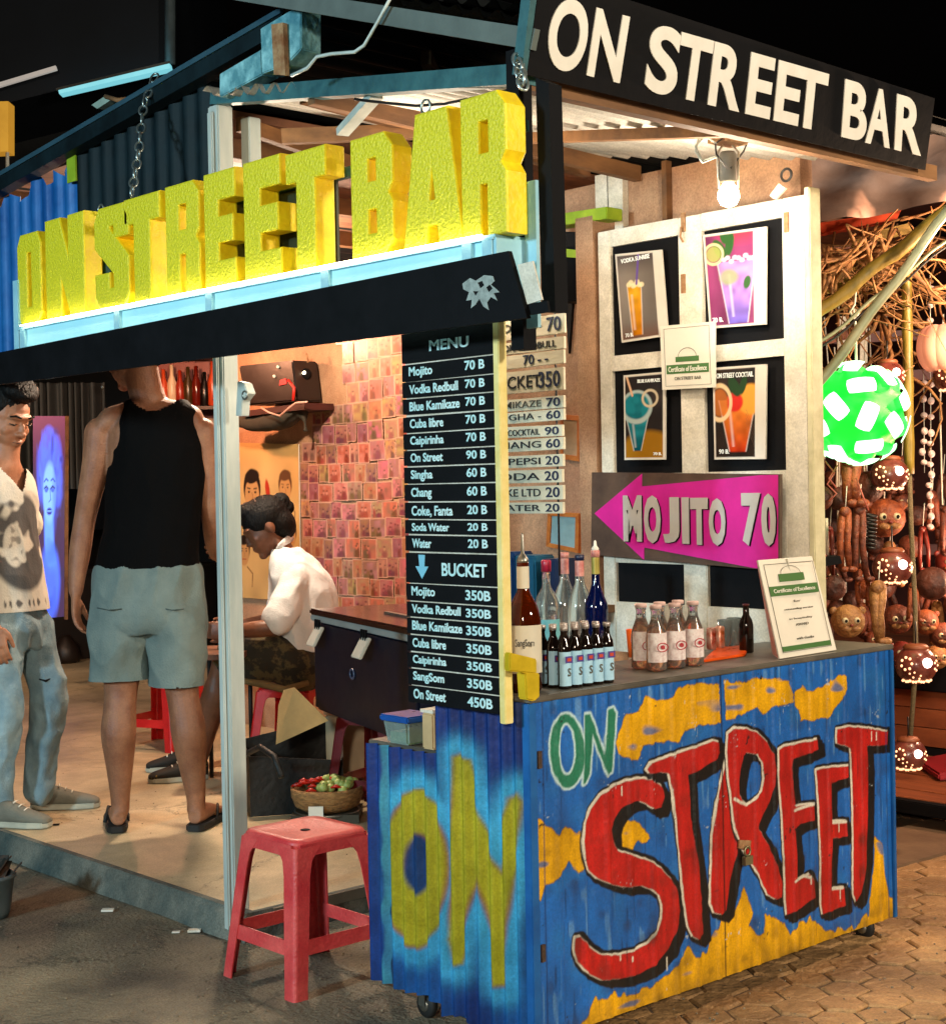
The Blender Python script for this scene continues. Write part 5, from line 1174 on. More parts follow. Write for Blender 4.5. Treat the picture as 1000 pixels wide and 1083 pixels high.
remeshed(sh, 'shorts', mat('grey_sweat_cloth', '#5c6c6a', .9, bump=.35, bscale=160, var=.12, col2='#74827e'), man, .0065, 2, fold=.015, fscale=9, drop=lambda c: c.z < (hem_l if (c-J(157, 700)).dot(HR) < 0 else hem_r))
mat('seam_thread', '#3f4c4a', .9)
for x0, x1 in ((112, 138), (178, 202)):
    sm_ = MB(); sm_.tube([J(x0, 640, -.135), J((x0+x1)/2, 642, -.15), J(x1, 641, -.142)], .0022, 6); sm_.build('pocket_seam', mat('seam_thread'), man)
wb2 = MB()
for z_ in (0,): loft(wb2, [A.ring(156, 597, 53.5, .134), A.ring(156, 604, 54.5, .138)], 32, 1)
for ax, sg_ in ((127, -1), (207, 1)):
    heel = J(ax, 874, -.05); d = (HF*.3+HR*(-.07 if sg_ < 0 else .06)).normalized(); s = V((-d.y, d.x, 0)); heel.z = .088
    fl_ = MB(); out = []
    for t, w_ in ((0, .022), (.02, .036), (.09, .042), (.16, .04), (.24, .05), (.29, .046), (.315, .025)): out.append((t, w_))
    P = [heel+d*t+s*w_ for t, w_ in out]+[heel+d*t-s*w_ for t, w_ in out[::-1]]; fl_.slab(P, V((0, 0, .024))); so = fl_.build('flip_flop', M_rubber, man, bevel=.003)
    st_ = MB(); m0 = heel+d*.13; t0 = heel+d*.24
    st_.tube([m0+s*.045+V((0, 0, .02)), m0+s*.03+d*.05+V((0, 0, .07)), t0+V((0, 0, .045)), m0-s*.03+d*.05+V((0, 0, .07)), m0-s*.045+V((0, 0, .02))], .006, 6, flat=.7); st_.build('strap', M_rubber, so)

# ---- young man at the left edge
B = Fig(D_at(30, 866, .087)); J = B.J; Bf = (HR*.86-HF*.5).normalized(); Bs = V((-Bf.y, Bf.x, 0))
yng = thing('person', 'young dark haired man in a white printed T-shirt and ripped jeans at the left edge', 'person', onZ(30, 862, .085))
def RG(px, py, a, c, dd=0): return (J(px, py, dd), Bs*a, Bf*c)      # a: across the shoulders, c: front to back
b = MB()
loft(b, [RG(8, 655, .14, .10), RG(5, 610, .13, .085), RG(1, 560, .13, .085), RG(-1, 525, .145, .085), RG(-1, 508, .14, .075), RG(2, 494, .085, .07), RG(4, 485, .062, .062), RG(6, 470, .058, .06)], 22, 4)
hM, hc, _, _, _ = head(b, J(4, 441), Bf-V((0, 0, .38)), V((0, 0, 1)), 1.2)
limb(b, [J(-14, 518, -.15), J(-15, 560, -.22), J(-8, 608, -.23), J(0, 632, -.22), J(8, 652, -.2)], [.055, .048, .042, .036, .027])
hand(b, J(9, 655, -.2), V((.0, 0, -1))+Bf*.25, -Bs*0+HF, 1, 1.05, .4)
limb(b, [J(-2, 515, .2), J(4, 560, .30), J(8, 600, .32), J(12, 640, .26)], [.055, .047, .042, .03]); hand(b, J(12, 642, .26), V((0, 0, -1)), -Bf, 1, 1.0, .5)
bo2 = remeshed(b, 'body', M_skin2, yng, .0045, 3, loc=wl(yng))
hm = MB(); s_ = 1.2
for c_, r_ in (((0, -.025, .045), (.086, .098, .085)), ((0, -.06, -.0), (.077, .058, .07)), ((0, .045, .105), (.066, .052, .036)), ((0, .0, .115), (.07, .08, .045)), ((.0, .075, .098), (.045, .028, .022))): hm.ell(hc+hM @ (V(c_)*s_), tuple(q*s_ for q in r_), hM)
hair2 = remeshed(hm, 'hair', M_hair, yng, .006, 3, fold=.003, fscale=70)
def Hp(x, y, z): return hc+hM @ (V((x, y, z))*s_)
for q in (-1, 1):
    e = MB(); e.tube([Hp(q*.052, .081, .026), Hp(q*.038, .093, .033), Hp(q*.016, .095, .026)], [.003, .0045, .0035], 6); e.build('eyebrow', M_hair, yng)
    e = MB(); e.tube([Hp(q*.048, .080, .003), Hp(q*.033, .088, .000), Hp(q*.019, .085, .003)], [.0015, .0036, .0018], 6); e.build('eye', M_eye, yng)
e = MB(); e.tube([Hp(-.022, .088, -.058), Hp(0, .101, -.0575), Hp(.022, .088, -.058)], [.001, .003, .001], 6); e.build('mouth_line', mat('mouth_line', '#3a1410', .6), yng)
def tee_col(c):
    q = c-J(10, 560); u = q.dot(Bs); z = q.z; C = V((.60, .58, .50)); K = V((.035, .035, .04)); cl = lambda a: max(0, min(1, a))
    n = noise.noise(V((u*9, z*9, 3)))+.55*noise.noise(V((u*24, z*24, 9))); d = ((u+.02)/.15)**2+((z+.05)/.20)**2
    face = ((u+.06)/.045)**2+((z+.06)/.085)**2
    a = cl((n+.30)*6)*cl((1-d)*5)*(1-.9*cl((1.1-face)*4)); C = C.lerp(K, a*.93)
    C = C.lerp(V((.14, .13, .12)), cl((noise.noise(V((u*40, z*40, 5)))-.1)*5)*cl((1-face)*3)*.7)
    a = cl((math.sin(u*190+math.sin(u*60)*2)+.2-abs(z+.285)*60)*2)*cl((.12-abs(u+.02))*40)
    C = C.lerp(K, a*.9); return tuple(C)
ts = MB()
loft(ts, [RG(12, 652, .175, .120), RG(8, 620, .165, .115), RG(3, 580, .16, .112), RG(0, 545, .165, .115), RG(-1, 520, .175, .112), RG(-1, 506, .165, .098), RG(2, 496, .11, .08)], 30, 4)
limb(ts, [J(-12, 512, -.14), J(-14, 535, -.19), J(-14, 558, -.215)], [.066, .070, .072]); limb(ts, [J(-4, 512, .17), J(0, 535, .24), J(4, 556, .29)], [.066, .068, .07])
nk = J(2, 492)+Bf*.10
zc_ = onD(0, 646, B.D).z
remeshed(ts, 't_shirt', mat('printed_tee', attr=True, rough=.85, var=.08, scale=8, bump=.2, bscale=120), yng, .005, 3, fold=.009, fscale=9, col=tee_col,
         drop=lambda c: c.z < zc_ or (c-J(3, 494)).length < .085 or ((c-nk).dot(Bf) > -.03 and abs((c-nk).dot(Bs)) < .078+(c.z-nk.z)*.75 and c.z > nk.z-.104))
jn = MB()
M_jean = mat('light_denim', '#4f6f80', .85, scale=5, bump=.35, bscale=150, col2='#93abb2', thr=(.3, .7))
loft(jn, [RG(10, 640, .15, .11), RG(12, 665, .16, .12), RG(12, 685, .145, .11)], 24, 3)
for pts, rs in (((( 26, 668, .08), (38, 700, .06), (49, 735, .04), (46, 765, .05), (40, 800, .06), (37, 840, .06)), (.09, .078, .066, .060, .054, .050)), (((4, 668, -.08), (8, 705, -.10), (14, 740, -.12), (10, 775, -.10), (5, 815, -.09), (4, 856, -.09)), (.095, .082, .070, .063, .057, .052))):
    limb(jn, [J(*p) for p in pts], rs, 20, 4)
je = remeshed(jn, 'jeans', M_jean, yng, .0065, 2, fold=.015, fscale=13)
rp = MB(); rp.tube([J(44, 717, -.035), J(50, 719.5, -.025), J(57, 716, .0)], [.004, .011, .004], 8, flat=.5); rp.build('knee_rip', M_blackp, yng)
def shoe(heel, toe, root, m, ms, w=.045, h=.085):
    heel, toe = V(heel), V(toe); d = toe-heel; d.z = 0; L = d.length; d.normalize(); s = V((-d.y, d.x, 0)); z = V((0, 0, 1))
    u = MB(); loft(u, [(heel+z*.045, s*.03, z*.035), (heel+d*L*.12+z*.052, s*.037, z*.048), (heel+d*L*.35+z*.05, s*.040, z*.044), (heel+d*L*.65+z*.036, s*(w-.002), z*.030), (heel+d*L*.9+z*.027, s*.038, z*.020), (heel+d*L*.99+z*.022, s*.022, z*.012)], 16, 3)
    so = remeshed(u, 'shoe', m, root, .005, 2)
    so2 = MB(); out = [(0, .024), (.02*L/.27, .034), (.35*L, .037), (.68*L, w+.003), (.92*L, .038), (1.0*L, .018)]
    P = [heel+d*t+s*w_ for t, w_ in out]+[heel+d*t-s*w_ for t, w_ in out[::-1]]; so2.slab(P, z*.022); so2.build('sole', ms, so, bevel=.004)
    for k in range(3):
        lc = MB(); c = heel+d*L*(.42+.09*k)+z*(.094-.014*k); lc.tube([c-s*.022, c+z*.004, c+s*.022], .003, 5); lc.build('lace', M_card, so)
M_canvas = mat('grey_canvas', '#6a6a60', .85, bump=.25, bscale=160); M_sole = mat('off_white_rubber', '#a9a99a', .6)
h1 = onZ(33, 856, .087); t1 = h1+(HR*.95+HF*.12).normalized()*.275; h2 = onZ(-8, 873, .087); t2 = h2+(HR*.97-HF*.2).normalized()*.245
shoe(h1, t1, yng, M_canvas, M_sole); shoe(h2, t2, yng, M_canvas, M_sole)

# ---- seated man with hair in a bun
Cg = Fig(6.95); J = Cg.J; rg = Cg.ring
sit = thing('person', 'seated man with tied up dark hair in a white polo shirt bending forward', 'person', onZ(275, 815, .085))
b = MB()
loft(b, [rg(320, 705, 27, .16), rg(324, 675, 25, .15), rg(325, 645, 22, .13), rg(320, 622, 20, .13), rg(312, 603, 15, .12), rg(304, 588, 11, .065), rg(297, 577, 12, .06), rg(289, 566, 12, .055)], 20, 4)
hM, hc, _, _, _ = head(b, J(281, 557), -HR*.80-V((0, 0, .50))-HF*.25, V((0, 0, 1))-HR*.45, 1.08)
limb(b, [J(316, 614, -.12), J(309, 636, -.19), J(302, 656, -.235), J(280, 660, -.25), J(256, 663, -.2)], [.045, .042, .042, .038, .027])
hand(b, J(254, 663, -.2), -HR+V((0, 0, .05)), HF, 1, 1.05, .8)
limb(b, [J(310, 614, .12), J(298, 640, .18), J(288, 657, .2), J(258, 662, .08)], [.045, .042, .040, .027]); hand(b, J(256, 662, .08), -HR, -HF, 1, 1.05, .8)
for pts, rs in ((((318, 698, -.10), (285, 692, -.13), (243, 697, -.14), (235, 725, -.13), (222, 765, -.08), (213, 800, -.05)), (.10, .088, .066, .060, .052, .038)), (((318, 698, .10), (280, 694, .16), (240, 696, .20), (229, 725, .20), (208, 765, .2), (193, 798, .2)), (.10, .088, .066, .060, .052, .038))):
    limb(b, [J(*p) for p in pts], rs, 16, 4)
remeshed(b, 'body', M_skin3, sit, .006, 4, loc=wl(sit))
hm = MB()
for c_, r_ in (((0, -.02, .035), (.087, .103, .088)), ((0, -.055, -.02), (.080, .065, .075)), ((0, .03, .09), (.06, .055, .04))): hm.ell(hc+hM @ (V(c_)*1.08), tuple(q*1.1 for q in r_), hM)
hr = remeshed(hm, 'hair', M_hair, sit, .007, 3, fold=.002, fscale=70)
bn = MB(); bn.ell(hc+hM @ V((0, -.115, .055)), .045); bn.ell(hc+hM @ V((0, -.13, .02)), .03); remeshed(bn, 'hair_bun', M_hair, sit, .006, 1, fold=.004, fscale=50)
po = MB()
loft(po, [rg(317, 712, 37, .20), rg(320, 680, 36, .195), rg(321, 650, 36, .19), rg(320, 626, 34, .19), rg(315, 606, 29, .18), rg(308, 591, 21, .14), rg(302, 581, 14, .08)], 28, 4)
limb(po, [J(318, 611, -.13), J(310, 632, -.20), J(302, 650, -.235)], [.067, .066, .070]); limb(po, [J(313, 610, .13), J(302, 630, .18), J(294, 645, .2)], [.07, .074, .078])
remeshed(po, 'polo_shirt', mat('off_white_cotton', '#d2d8dc', .85, bump=.3, bscale=150, col2='#e6ecf0'), sit, .0065, 3, fold=.013, fscale=11)
cl_ = MB(); cl_.tube([J(291, 588, -.05), J(299, 576, -.075), J(306, 570, -.03), J(308, 569, .05)], [.012, .016, .018, .014], 8, flat=.4); cl_.build('collar', _m['off_white_cotton'], sit)
cs = MB(); J_ = J
for pts in (((320, 698, -.10), (285, 691, -.13), (256, 694, -.14)), ((320, 698, .10), (280, 694, .15), (252, 696, .19))): limb(cs, [J(*p) for p in pts], (.118, .108, .10), 20, 4)
limb(cs, [J(322, 700, -.1), J(322, 700, .1)], (.12, .12))
remeshed(cs, 'camo_shorts', mat('camouflage_cloth', '#1c1a10', .9, scale=13, bump=.2, col2='#4a4026', thr=(.47, .53)), sit, .008, 3, fold=.012, fscale=9)
hmB = MB(); hmB.tube([J(258, 712, -.24), J(285, 716, -.25), J(308, 722, -.24), J(331, 716, -.2)], [.012, .016, .016, .012], 8); hmB.build('shorts_hem', mat('khaki_hem', '#6a5a3a', .9), sit)
M_blkc = mat('black_canvas', '#14120e', .8, bump=.2)
h1 = J(222, 812, -.05); h1.z = .087; t1 = h1-HR*.25-HF*.08; shoe(h1, t1, sit, mat('black_yellow_canvas', '#0e0c08', .7, scale=18, col2='#b08a1c', thr=(.6, .66)), M_sole)
h2 = J(203, 806, .2); h2.z = .087; t2 = h2-HR*.24-HF*.05; shoe(h2, t2, sit, M_blkc, M_sole)
tb = thing('snack_tray', 'low tray table half hidden behind the post in front of the seated man', 'tray table', onD(236, 700, 6.9))
mb = MB(); c = onD(236, 690, 6.75); mb.obox(c, HR*.11, HF*.2, V((0, 0, .012))); mb.build('tray', M_ply, tb)
for s1 in (-1, 1):
    for s2 in (-1, 1): mb = MB(); p = c+HR*.09*s1+HF*.17*s2; mb.cyl((p.x, p.y, .086), (p.x, p.y, c.z-.012), .01, 8); mb.build('leg', M_bwire, tb)

# ================================================================== PLASTIC STOOLS
M_red = mat('red_plastic', '#a50f10', .38, scale=9, bump=.08, bscale=90, col2='#c81c18', thr=(.3, .75))
M_redf = mat('faded_red_plastic', '#c8343a', .42, scale=5, bump=.2, bscale=90, col2='#e8665e', detail=.25, thr=(.35, .75))
M_reddk = mat('dark_red_plastic', '#5a0c12', .4, scale=8, bump=.08)
def stool(name, label, c, rot, s, m, group=None):
    """moulded stool: seat with four L-section legs, aprons and a low brace ring; c is the floor centre"""
    t = thing(name, label, 'stool', c, group)
    H_, a0, a1 = .425*s, .132*s, .178*s
    Rm = Matrix.Rotation(rot, 3, 'Z'); c = V(c)
    def W_(x, y, z): return c+Rm @ V((x, y, z))
    def half(z): return a1+(a0-a1)*(z/H_)
    seat = MB(); P = []; F = []
    def ringp(h, z, cr):
        out = []
        for (sx_, sy_) in ((1, 1), (-1, 1), (-1, -1), (1, -1)):
            for k in range(5):
                a = math.atan2(sy_, sx_)-PI/4+PI/2*k/4; out.append(W_(sx_*(h-cr)+cr*math.cos(a), sy_*(h-cr)+cr*math.sin(a), z))
        return out
    rs_ = [ringp(a0-.004, H_-.03*s, .03), ringp(a0, H_-.008*s, .035), ringp(a0-.006, H_, .035), ringp(a0-.03, H_-.001, .03), ringp(a0-.05, H_-.004, .02), ringp(.02, H_-.006, .012)]
    n = 20
    for r in rs_: P += r
    for i in range(len(rs_)-1):
        for k in range(n): F.append((i*n+k, i*n+(k+1) % n, (i+1)*n+(k+1) % n, (i+1)*n+k))
    F.append(tuple(range((len(rs_)-1)*n, len(rs_)*n))); F.append(tuple(range(n))[::-1]); seat.add(P, F, True); so = seat.build('seat', m, t)
    hl = MB(); hl.lathe(W_(0, 0, H_-.0052), [(.004, .0), (.012, .001), (.014, 0)], 14); hl.build('finger_hole', M_blackp, so)
    # legs: two tapering plates meeting at a rounded corner
    for sx_, sy_ in ((1, 1), (-1, 1), (-1, -1), (1, -1)):
        lg = MB(); rows_ = []
        for z, w_ in ((H_-.02*s, .075*s), (H_-.06*s, .046*s), (H_-.10*s, .040*s), (.13*s, .036*s), (.02*s, .033*s), (0, .034*s)):
            h = half(z); th = .0045
            cr = .012
            def pt(u, o):   # u along the L from -1 to 1, o offset inward
                if abs(u) < .25: a = u/.25*PI/4; q = V((h-cr+cr*math.cos(PI/4-a)*1.0-o*.7, h-cr+cr*math.sin(PI/4-a)-o*.7, z)); return q
                L = (abs(u)-.25)/.75*w_
                return V((h-cr-L, h-o, z)) if u < 0 else V((h-o, h-cr-L, z))
            us = (-1, -.6, -.25, -.12, 0, .12, .25, .6, 1)
            rows_.append([pt(u, 0) for u in us]+[pt(u, th) for u in us[::-1]])
        P = []; F = []; n = len(rows_[0])
        for r in rows_:
            for q in r: P.append(W_(q.x*sx_, q.y*sy_, q.z))
        for i in range(len(rows_)-1):
            for k in range(n): F.append((i*n+k, i*n+(k+1) % n, (i+1)*n+(k+1) % n, (i+1)*n+k))
        F.append(tuple(range(n))); F.append(tuple(range((len(rows_)-1)*n, len(rows_)*n))); lg.add(P, F, False); lg.build('leg', m, t)
    for k in range(4):
        R2 = Matrix.Rotation(k*PI/2, 3, 'Z')
        ap = MB()
        def WW(x, y, z): return c+Rm @ (R2 @ V((x, y, z)))
        # apron with an arched lower edge
        h1 = half(H_-.03*s); P = []; F = []; N_ = 12
        for i in range(N_+1):
            u = -1+2*i/N_; dep = .045*s+.03*s*max(0, (abs(u)-.55)/.45)**2
            for (yy, zz_) in ((h1-.002, H_-.012*s), (half(H_-dep)-.002, H_-dep), (half(H_-dep)-.007, H_-dep), (h1-.007, H_-.012*s)): P.append(WW(u*(h1-.02), yy, zz_))
        for i in range(N_):
            for q in range(4): F.append((i*4+q, i*4+(q+1) % 4, i*4+4+(q+1) % 4, i*4+4+q))
        F.append((0, 1, 2, 3)); F.append((N_*4, N_*4+1, N_*4+2, N_*4+3)); ap.add(P, F, False); ap.build('apron', m, t)
        br = MB(); z0, z1_ = .115*s, .155*s; ha, hb = half(z0), half(z1_); x_ = ha-.03*s
        br.add([WW(-x_, ha-.003, z0), WW(x_, ha-.003, z0), WW(x_, hb-.003, z1_), WW(-x_, hb-.003, z1_), WW(-x_, ha-.008, z0), WW(x_, ha-.008, z0), WW(x_, hb-.008, z1_), WW(-x_, hb-.008, z1_)], [(0, 1, 2, 3), (7, 6, 5, 4), (0, 4, 5, 1), (1, 5, 6, 2), (2, 6, 7, 3), (3, 7, 4, 0)]); br.build('brace', m, t)
    return t
stool('plastic_stool', 'large faded red plastic stool on the street beside the painted cart', (.055, .965, 0), .0, .97, M_redf)
c = onZ(300, 713, .5); stool('plastic_stool', 'red plastic stool the seated man sits on', (J(310, 700).x, J(310, 700).y, .086), .5, .95, M_red)
c = onZ(392, 762, .49); stool('plastic_stool', 'dark red plastic stool under the right end of the ice box', (c.x+.22, c.y+.22, .086), .3, .93, M_reddk)
c = onZ(172, 702, .5); stool('plastic_stool', 'red plastic stool seen between the legs of the standing man', (c.x, c.y, .086), .4, 1.0, M_red)

# ================================================================== ICE BOX AND FLOOR CLUTTER
ib = thing('ice_box', 'large black ice box with brown lid and two white latches', 'ice box', onZ(390, 775, .49))
zb_ = .485; a = onZ(333, 750, zb_); b_2 = onZ(442, 792, zb_); a.z = b_2.z = zb_; u = (b_2-a); Lb = u.length; u.normalize(); w_ = V((-u.y, u.x, 0)); w_ = w_ if w_.dot(HF) > 0 else -w_
hb_ = onD(328, 655, (a-CAM).dot(FW)).z-zb_
mb = MB(); mb.obox(a+u*Lb/2+w_*.22+V((0, 0, hb_/2)), u*Lb/2, w_*.22, V((0, 0, hb_/2))); mb.build('body', mat('navy_black_plastic', '#03071a', .45, scale=5, bump=.05, spec=.25), ib, bevel=.012)
mb = MB(); mb.obox(a+u*Lb/2+w_*.22+V((0, 0, hb_+.008)), u*(Lb/2+.008), w_*.228, V((0, 0, .012))); mb.build('rim', mat('grey_plastic_rim', '#8a8f8c', .4), ib, bevel=.004)
mb = MB(); mb.obox(a+u*Lb/2+w_*.22+V((0, 0, hb_+.032)), u*(Lb/2+.01), w_*.232, V((0, 0, .012))); mb.build('lid', mat('brown_glossy_lid', '#2e100c', .18, scale=4, bump=.03, coat=.5), ib, bevel=.006)
for f in (.12, .60):
    c = a+u*Lb*f-w_*.012+V((0, 0, hb_-.02)); mb = MB(); mb.slab([c+u*-.035+V((0, 0, .0)), c+u*.05, c+u*.035-w_*.035-V((0, 0, .075)), c-u*.055-w_*.035-V((0, 0, .075))], -w_*.012+V((0, 0, .004))); lt = mb.build('latch', mat('white_plastic', '#b9b3a4', .4), ib, bevel=.003)
    for k in range(3): mb = MB(); q = c+u*(-.022+.022*k)-w_*.014; mb.bar(q+V((0, 0, -.012)), q+V((0, 0, .03)), .006, .008); mb.build('hinge_tooth', M_blackp, lt)
c = a+u*Lb*.42-w_*.003+V((0, 0, hb_*.52)); mb = MB(); mb.torus(c, .022, .004, Matrix((u, V((0, 0, 1)), w_)).transposed(), 18, 6, 1, .8); mb.build('round_emblem', mat('faded_emblem', '#3a4660', .4), ib)
mb = MB(); c = a+u*Lb*.5+w_*.15+V((0, 0, hb_+.046)); mb.bar(c-u*.12, c+u*.16, .02, .012); solo(mb.build('ladle', M_steel), 'thin metal ladle lying on the brown lid of the ice box', 'ladle')
bg = thing('open_bin', 'open square black bin with slanted rim on the bar floor beside the post', 'bin', onZ(310, 868, .086))
fb = onZ(255, 862, .086); fb2 = onZ(372, 850, .086)
c0 = onZ(312, 862, .087)+HF*.20; M_bagc = mat('black_tarp_cloth', '#0c0c09', .6, scale=8, bump=.4, detail=.4)
ca_, sa_ = math.cos(.25), math.sin(.25); ux = HR*ca_+HF*sa_; uy = HF*ca_-HR*sa_
def bw(a0, b0, a1, b1, z0l, z0r, nm='wall', m_=M_bagc):
    mb = MB(); p = c0+ux*a0+uy*b0; q = c0+ux*a1+uy*b1; n_ = (q-p).cross(V((0, 0, 1))).normalized()*.006
    mb.slab([p, q, q+V((0, 0, z0r)), p+V((0, 0, z0l))], n_); mb.build(nm, m_, bg, wob=.006)
bw(-.22, -.17, .14, -.17, .235, .20); bw(-.22, .17, .20, .17, .25, .33); bw(-.22, -.17, -.22, .17, .235, .25); bw(.14, -.17, .20, .17, .20, .33)
bw(-.02, -.176, .135, -.176, .125, .115, 'pale_side_panel', mat('olive_clear_plastic', '#4a4a38', .3, bump=.1))
mb = MB(); mb.slab([c0+ux*-.2+uy*-.16, c0+ux*.13+uy*-.16, c0+ux*.18+uy*.16, c0+ux*-.2+uy*.16], V((0, 0, .012))); mb.build('base', M_bagc, bg)
fp = MB(); qq = [onD(291, 788, 6.05), onD(347, 762, 5.95), onD(312, 727, 6.1), onD(300, 729, 6.15), onD(294, 745, 6.15)]; fp.slab(qq, HF*.006); fp.build('cream_flap', mat('cream_cloth', '#a3824f', .85, scale=6, bump=.2), bg, wob=.008)
mb = MB(); mb.tube([onD(255, 800, 5.85), onD(275, 790, 5.7), onD(290, 800, 5.6), onD(298, 822, 5.55)], .012, 8); mb.build('strap_handle', M_bagc, bg)
bx = thing('beige_tub', 'beige plastic tub with a peach lid behind the black bin', 'tub', onZ(372, 800, .25))
c = onD(372, 785, 6.5); mb = MB(); mb.obox(c, HR*.10, HF*.09, V((0, 0, .13))); mb.build('tub', mat('beige_plastic', '#a08a6a', .5), bx, bevel=.01, wob=.002); mb = MB(); mb.obox(c+V((0, 0, .14)), HR*.108, HF*.098, V((0, 0, .012))); mb.build('lid', mat('peach_plastic', '#c88a5a', .45), bx, bevel=.004)
mb = MB(); mb.obox(V((c.x, c.y, (c.z-.13+.086)/2)), HR*.12, HF*.12, V((0, 0, (c.z-.13-.086)/2))); solo(mb.build('wooden_crate', M_ply), 'low wooden crate under the beige tub', 'crate')
# basket of limes and chillies
bk = thing('produce_basket', 'round woven basket of limes and red chillies behind the faded stool', 'basket', onZ(345, 862, .086))
bcn = onZ(345, 850, .15)+HF*.04; bz = bcn.z-.03
cr_ = MB(); cr_.obox(V((bcn.x, bcn.y, (bz+.086)/2)), HR*.13, HF*.11, V((0, 0, (bz-.086)/2-.001))); solo(cr_.build('dark_crate', mat('olive_plastic', '#2e2a1c', .6)), 'olive plastic crate carrying the woven basket', 'crate')
mb = MB(); mb.lathe(V((bcn.x, bcn.y, bz)), [(.09, 0), (.125, .02), (.14, .06), (.142, .09), (.132, .092), (.128, .06), (.02, .055)], 36); mb.build('woven_bowl', mat('woven_cane', '#6a4a28', .8, scale=30, bump=.8, bscale=60, col2='#a87c48', stretch=(1, 1, 3)), bk, wob=.003)
mb = MB(); mb.torus(V((bcn.x, bcn.y, bz-.004)), .125, .006, None, 30, 6); mb.build('rim_wire', M_steel, bk)
mb = MB(); q = bcn-HF*.14-HR*.03; mb.obox(V((q.x, q.y, bz+.02)), HR*.028, HF*.002, V((0, 0, .02))); mb.build('paper_tag', M_card, bk)
random.seed(4)
for i in range(44):
    an = random.uniform(0, 6.28); r = .118*math.sqrt(random.random()); p = V((bcn.x+r*math.cos(an), bcn.y+r*math.sin(an), bz+.092+.025*(1-r/.12)+random.uniform(-.004, .01)))
    side = (p-bcn).dot(HR); mb = MB()
    if side < -.03 or i % 5 == 0: mb.tube([p-HR*.02, p+V((0, 0, .006)), p+HR*.02], [.003, .008, .002], 7); tag(mb.build('chilli', mat('red_chilli', '#b81c0c', .3, bump=0)), 'small red chilli among the limes in the woven basket', 'chilli', 'chillies in the woven basket')
    else: mb.ell(p, (.019, .019, .017), seg=12, rings=8); tag(mb.build('lime', mat('lime_skin', '#7a9040', .4, scale=30, col2='#b8c07a')), 'small green lime heaped in the woven basket', 'lime', 'limes in the woven basket')

# things on the cart's low side shelf
tp = thing('food_box', 'clear plastic food box with blue lid on the low cart shelf', 'food box', onZ(432, 790, .706))
c = onZ(432, 789, .707)+HF*.05; c.z = .708; ax_, ay_ = V((0, -1, 0)), V((1, 0, 0))
M_clear = mat('clear_plastic', '#b5c4c4', .15, trans=.75, ior=1.3, bump=0, var=.03)
mb = MB(); mb.add([c+ax_*sx_*w1+ay_*sy_*w2+V((0, 0, z)) for z, w1, w2 in ((0, .042, .04), (.062, .05, .048)) for sx_, sy_ in ((-1, -1), (1, -1), (1, 1), (-1, 1))], [(3, 2, 1, 0), (4, 5, 6, 7), (0, 1, 5, 4), (1, 2, 6, 5), (2, 3, 7, 6), (3, 0, 4, 7)]); mb.build('box', mat('cloudy_plastic', '#8fa3a0', .2, alpha=.55, bump=0), tp, bevel=.006)
mb = MB(); mb.obox(c+V((0, 0, .066)), ax_*.056, ay_*.053, V((0, 0, .008))); mb.build('lid', mat('blue_lid', '#1a4f9a', .3, bump=.05), tp, bevel=.004)
mb = MB(); mb.obox(c+V((0, 0, .018)), ax_*.036, ay_*.034, V((0, 0, .014))); mb.build('mint_leaves', mat('mint_green', '#5a8a5a', .6, scale=40, bump=.5, col2='#9ab88a'), tp, wob=.006)
c = onZ(459, 794, .707)+HF*.035; cp = thing('beige_carton', 'beige waxed carton beside the blue lidded food box', 'carton', (c.x, c.y, .706))
mb = MB(); mb.obox(V((c.x, c.y, .752)), ax_*.022, ay_*.022, V((0, 0, .045))); mb.build('carton', mat('beige_carton', '#c0a276', .6), cp, bevel=.004); mb = MB(); mb.obox(V((c.x, c.y, .802)), ax_*.024, ay_*.024, V((0, 0, .004))); mb.build('lid', M_creamwood, cp)
# street pot at the left edge
pt_ = thing('street_pot', 'grey plastic pot with dark rubbish at the left edge of the kerb', 'pot', onZ(-8, 972, 0))
c = onZ(-12, 970, 0); c.z = .001; mb = MB(); mb.lathe(c, [(.062, 0), (.07, .02), (.084, .125), (.09, .128), (.09, .138), (.08, .138), (.076, .1), (.01, .1)], 26); mb.build('pot', mat('grey_pot_plastic', '#5f6f74', .5, scale=8, bump=.1), pt_)
mb = MB()
for k in range(22): an = k*2.4; r = .07*math.sqrt(k/22); p = c+V((r*math.cos(an), r*math.sin(an), .12)); mb.bar(p, p+V((random.uniform(-.04, .05), random.uniform(-.04, .04), random.uniform(.01, .07))), .03, .004)
mb.build('rubbish', mat('dark_scraps', '#1a1a14', .7, scale=20, col2='#5a3a28', thr=(.5, .7)), pt_)
for i, (x, y, s, m_) in enumerate(((115, 963, .02, M_card), (186, 986, .012, M_card), (60, 872, .012, M_blackp), (40, 905, .012, M_wood), (206, 985, .02, M_creamwood))):
    p = onZ(x, y, .003 if i != 2 else .088); mb = MB(); mb.obox(p+V((0, 0, s*.15)), HR*s, HF*s*.6, V((0, 0, s*.15))); tag(mb.build('litter_scrap', m_, wob=.006), ('pale paper scrap on the street below the kerb', 'tiny pale pebble of litter near the foot of the white post', 'dark scrap on the bar floor near the standing man', 'brown scrap at the foot of the kerb by the pot', 'cream scrap lying by the foot of the white post')[i], 'litter')

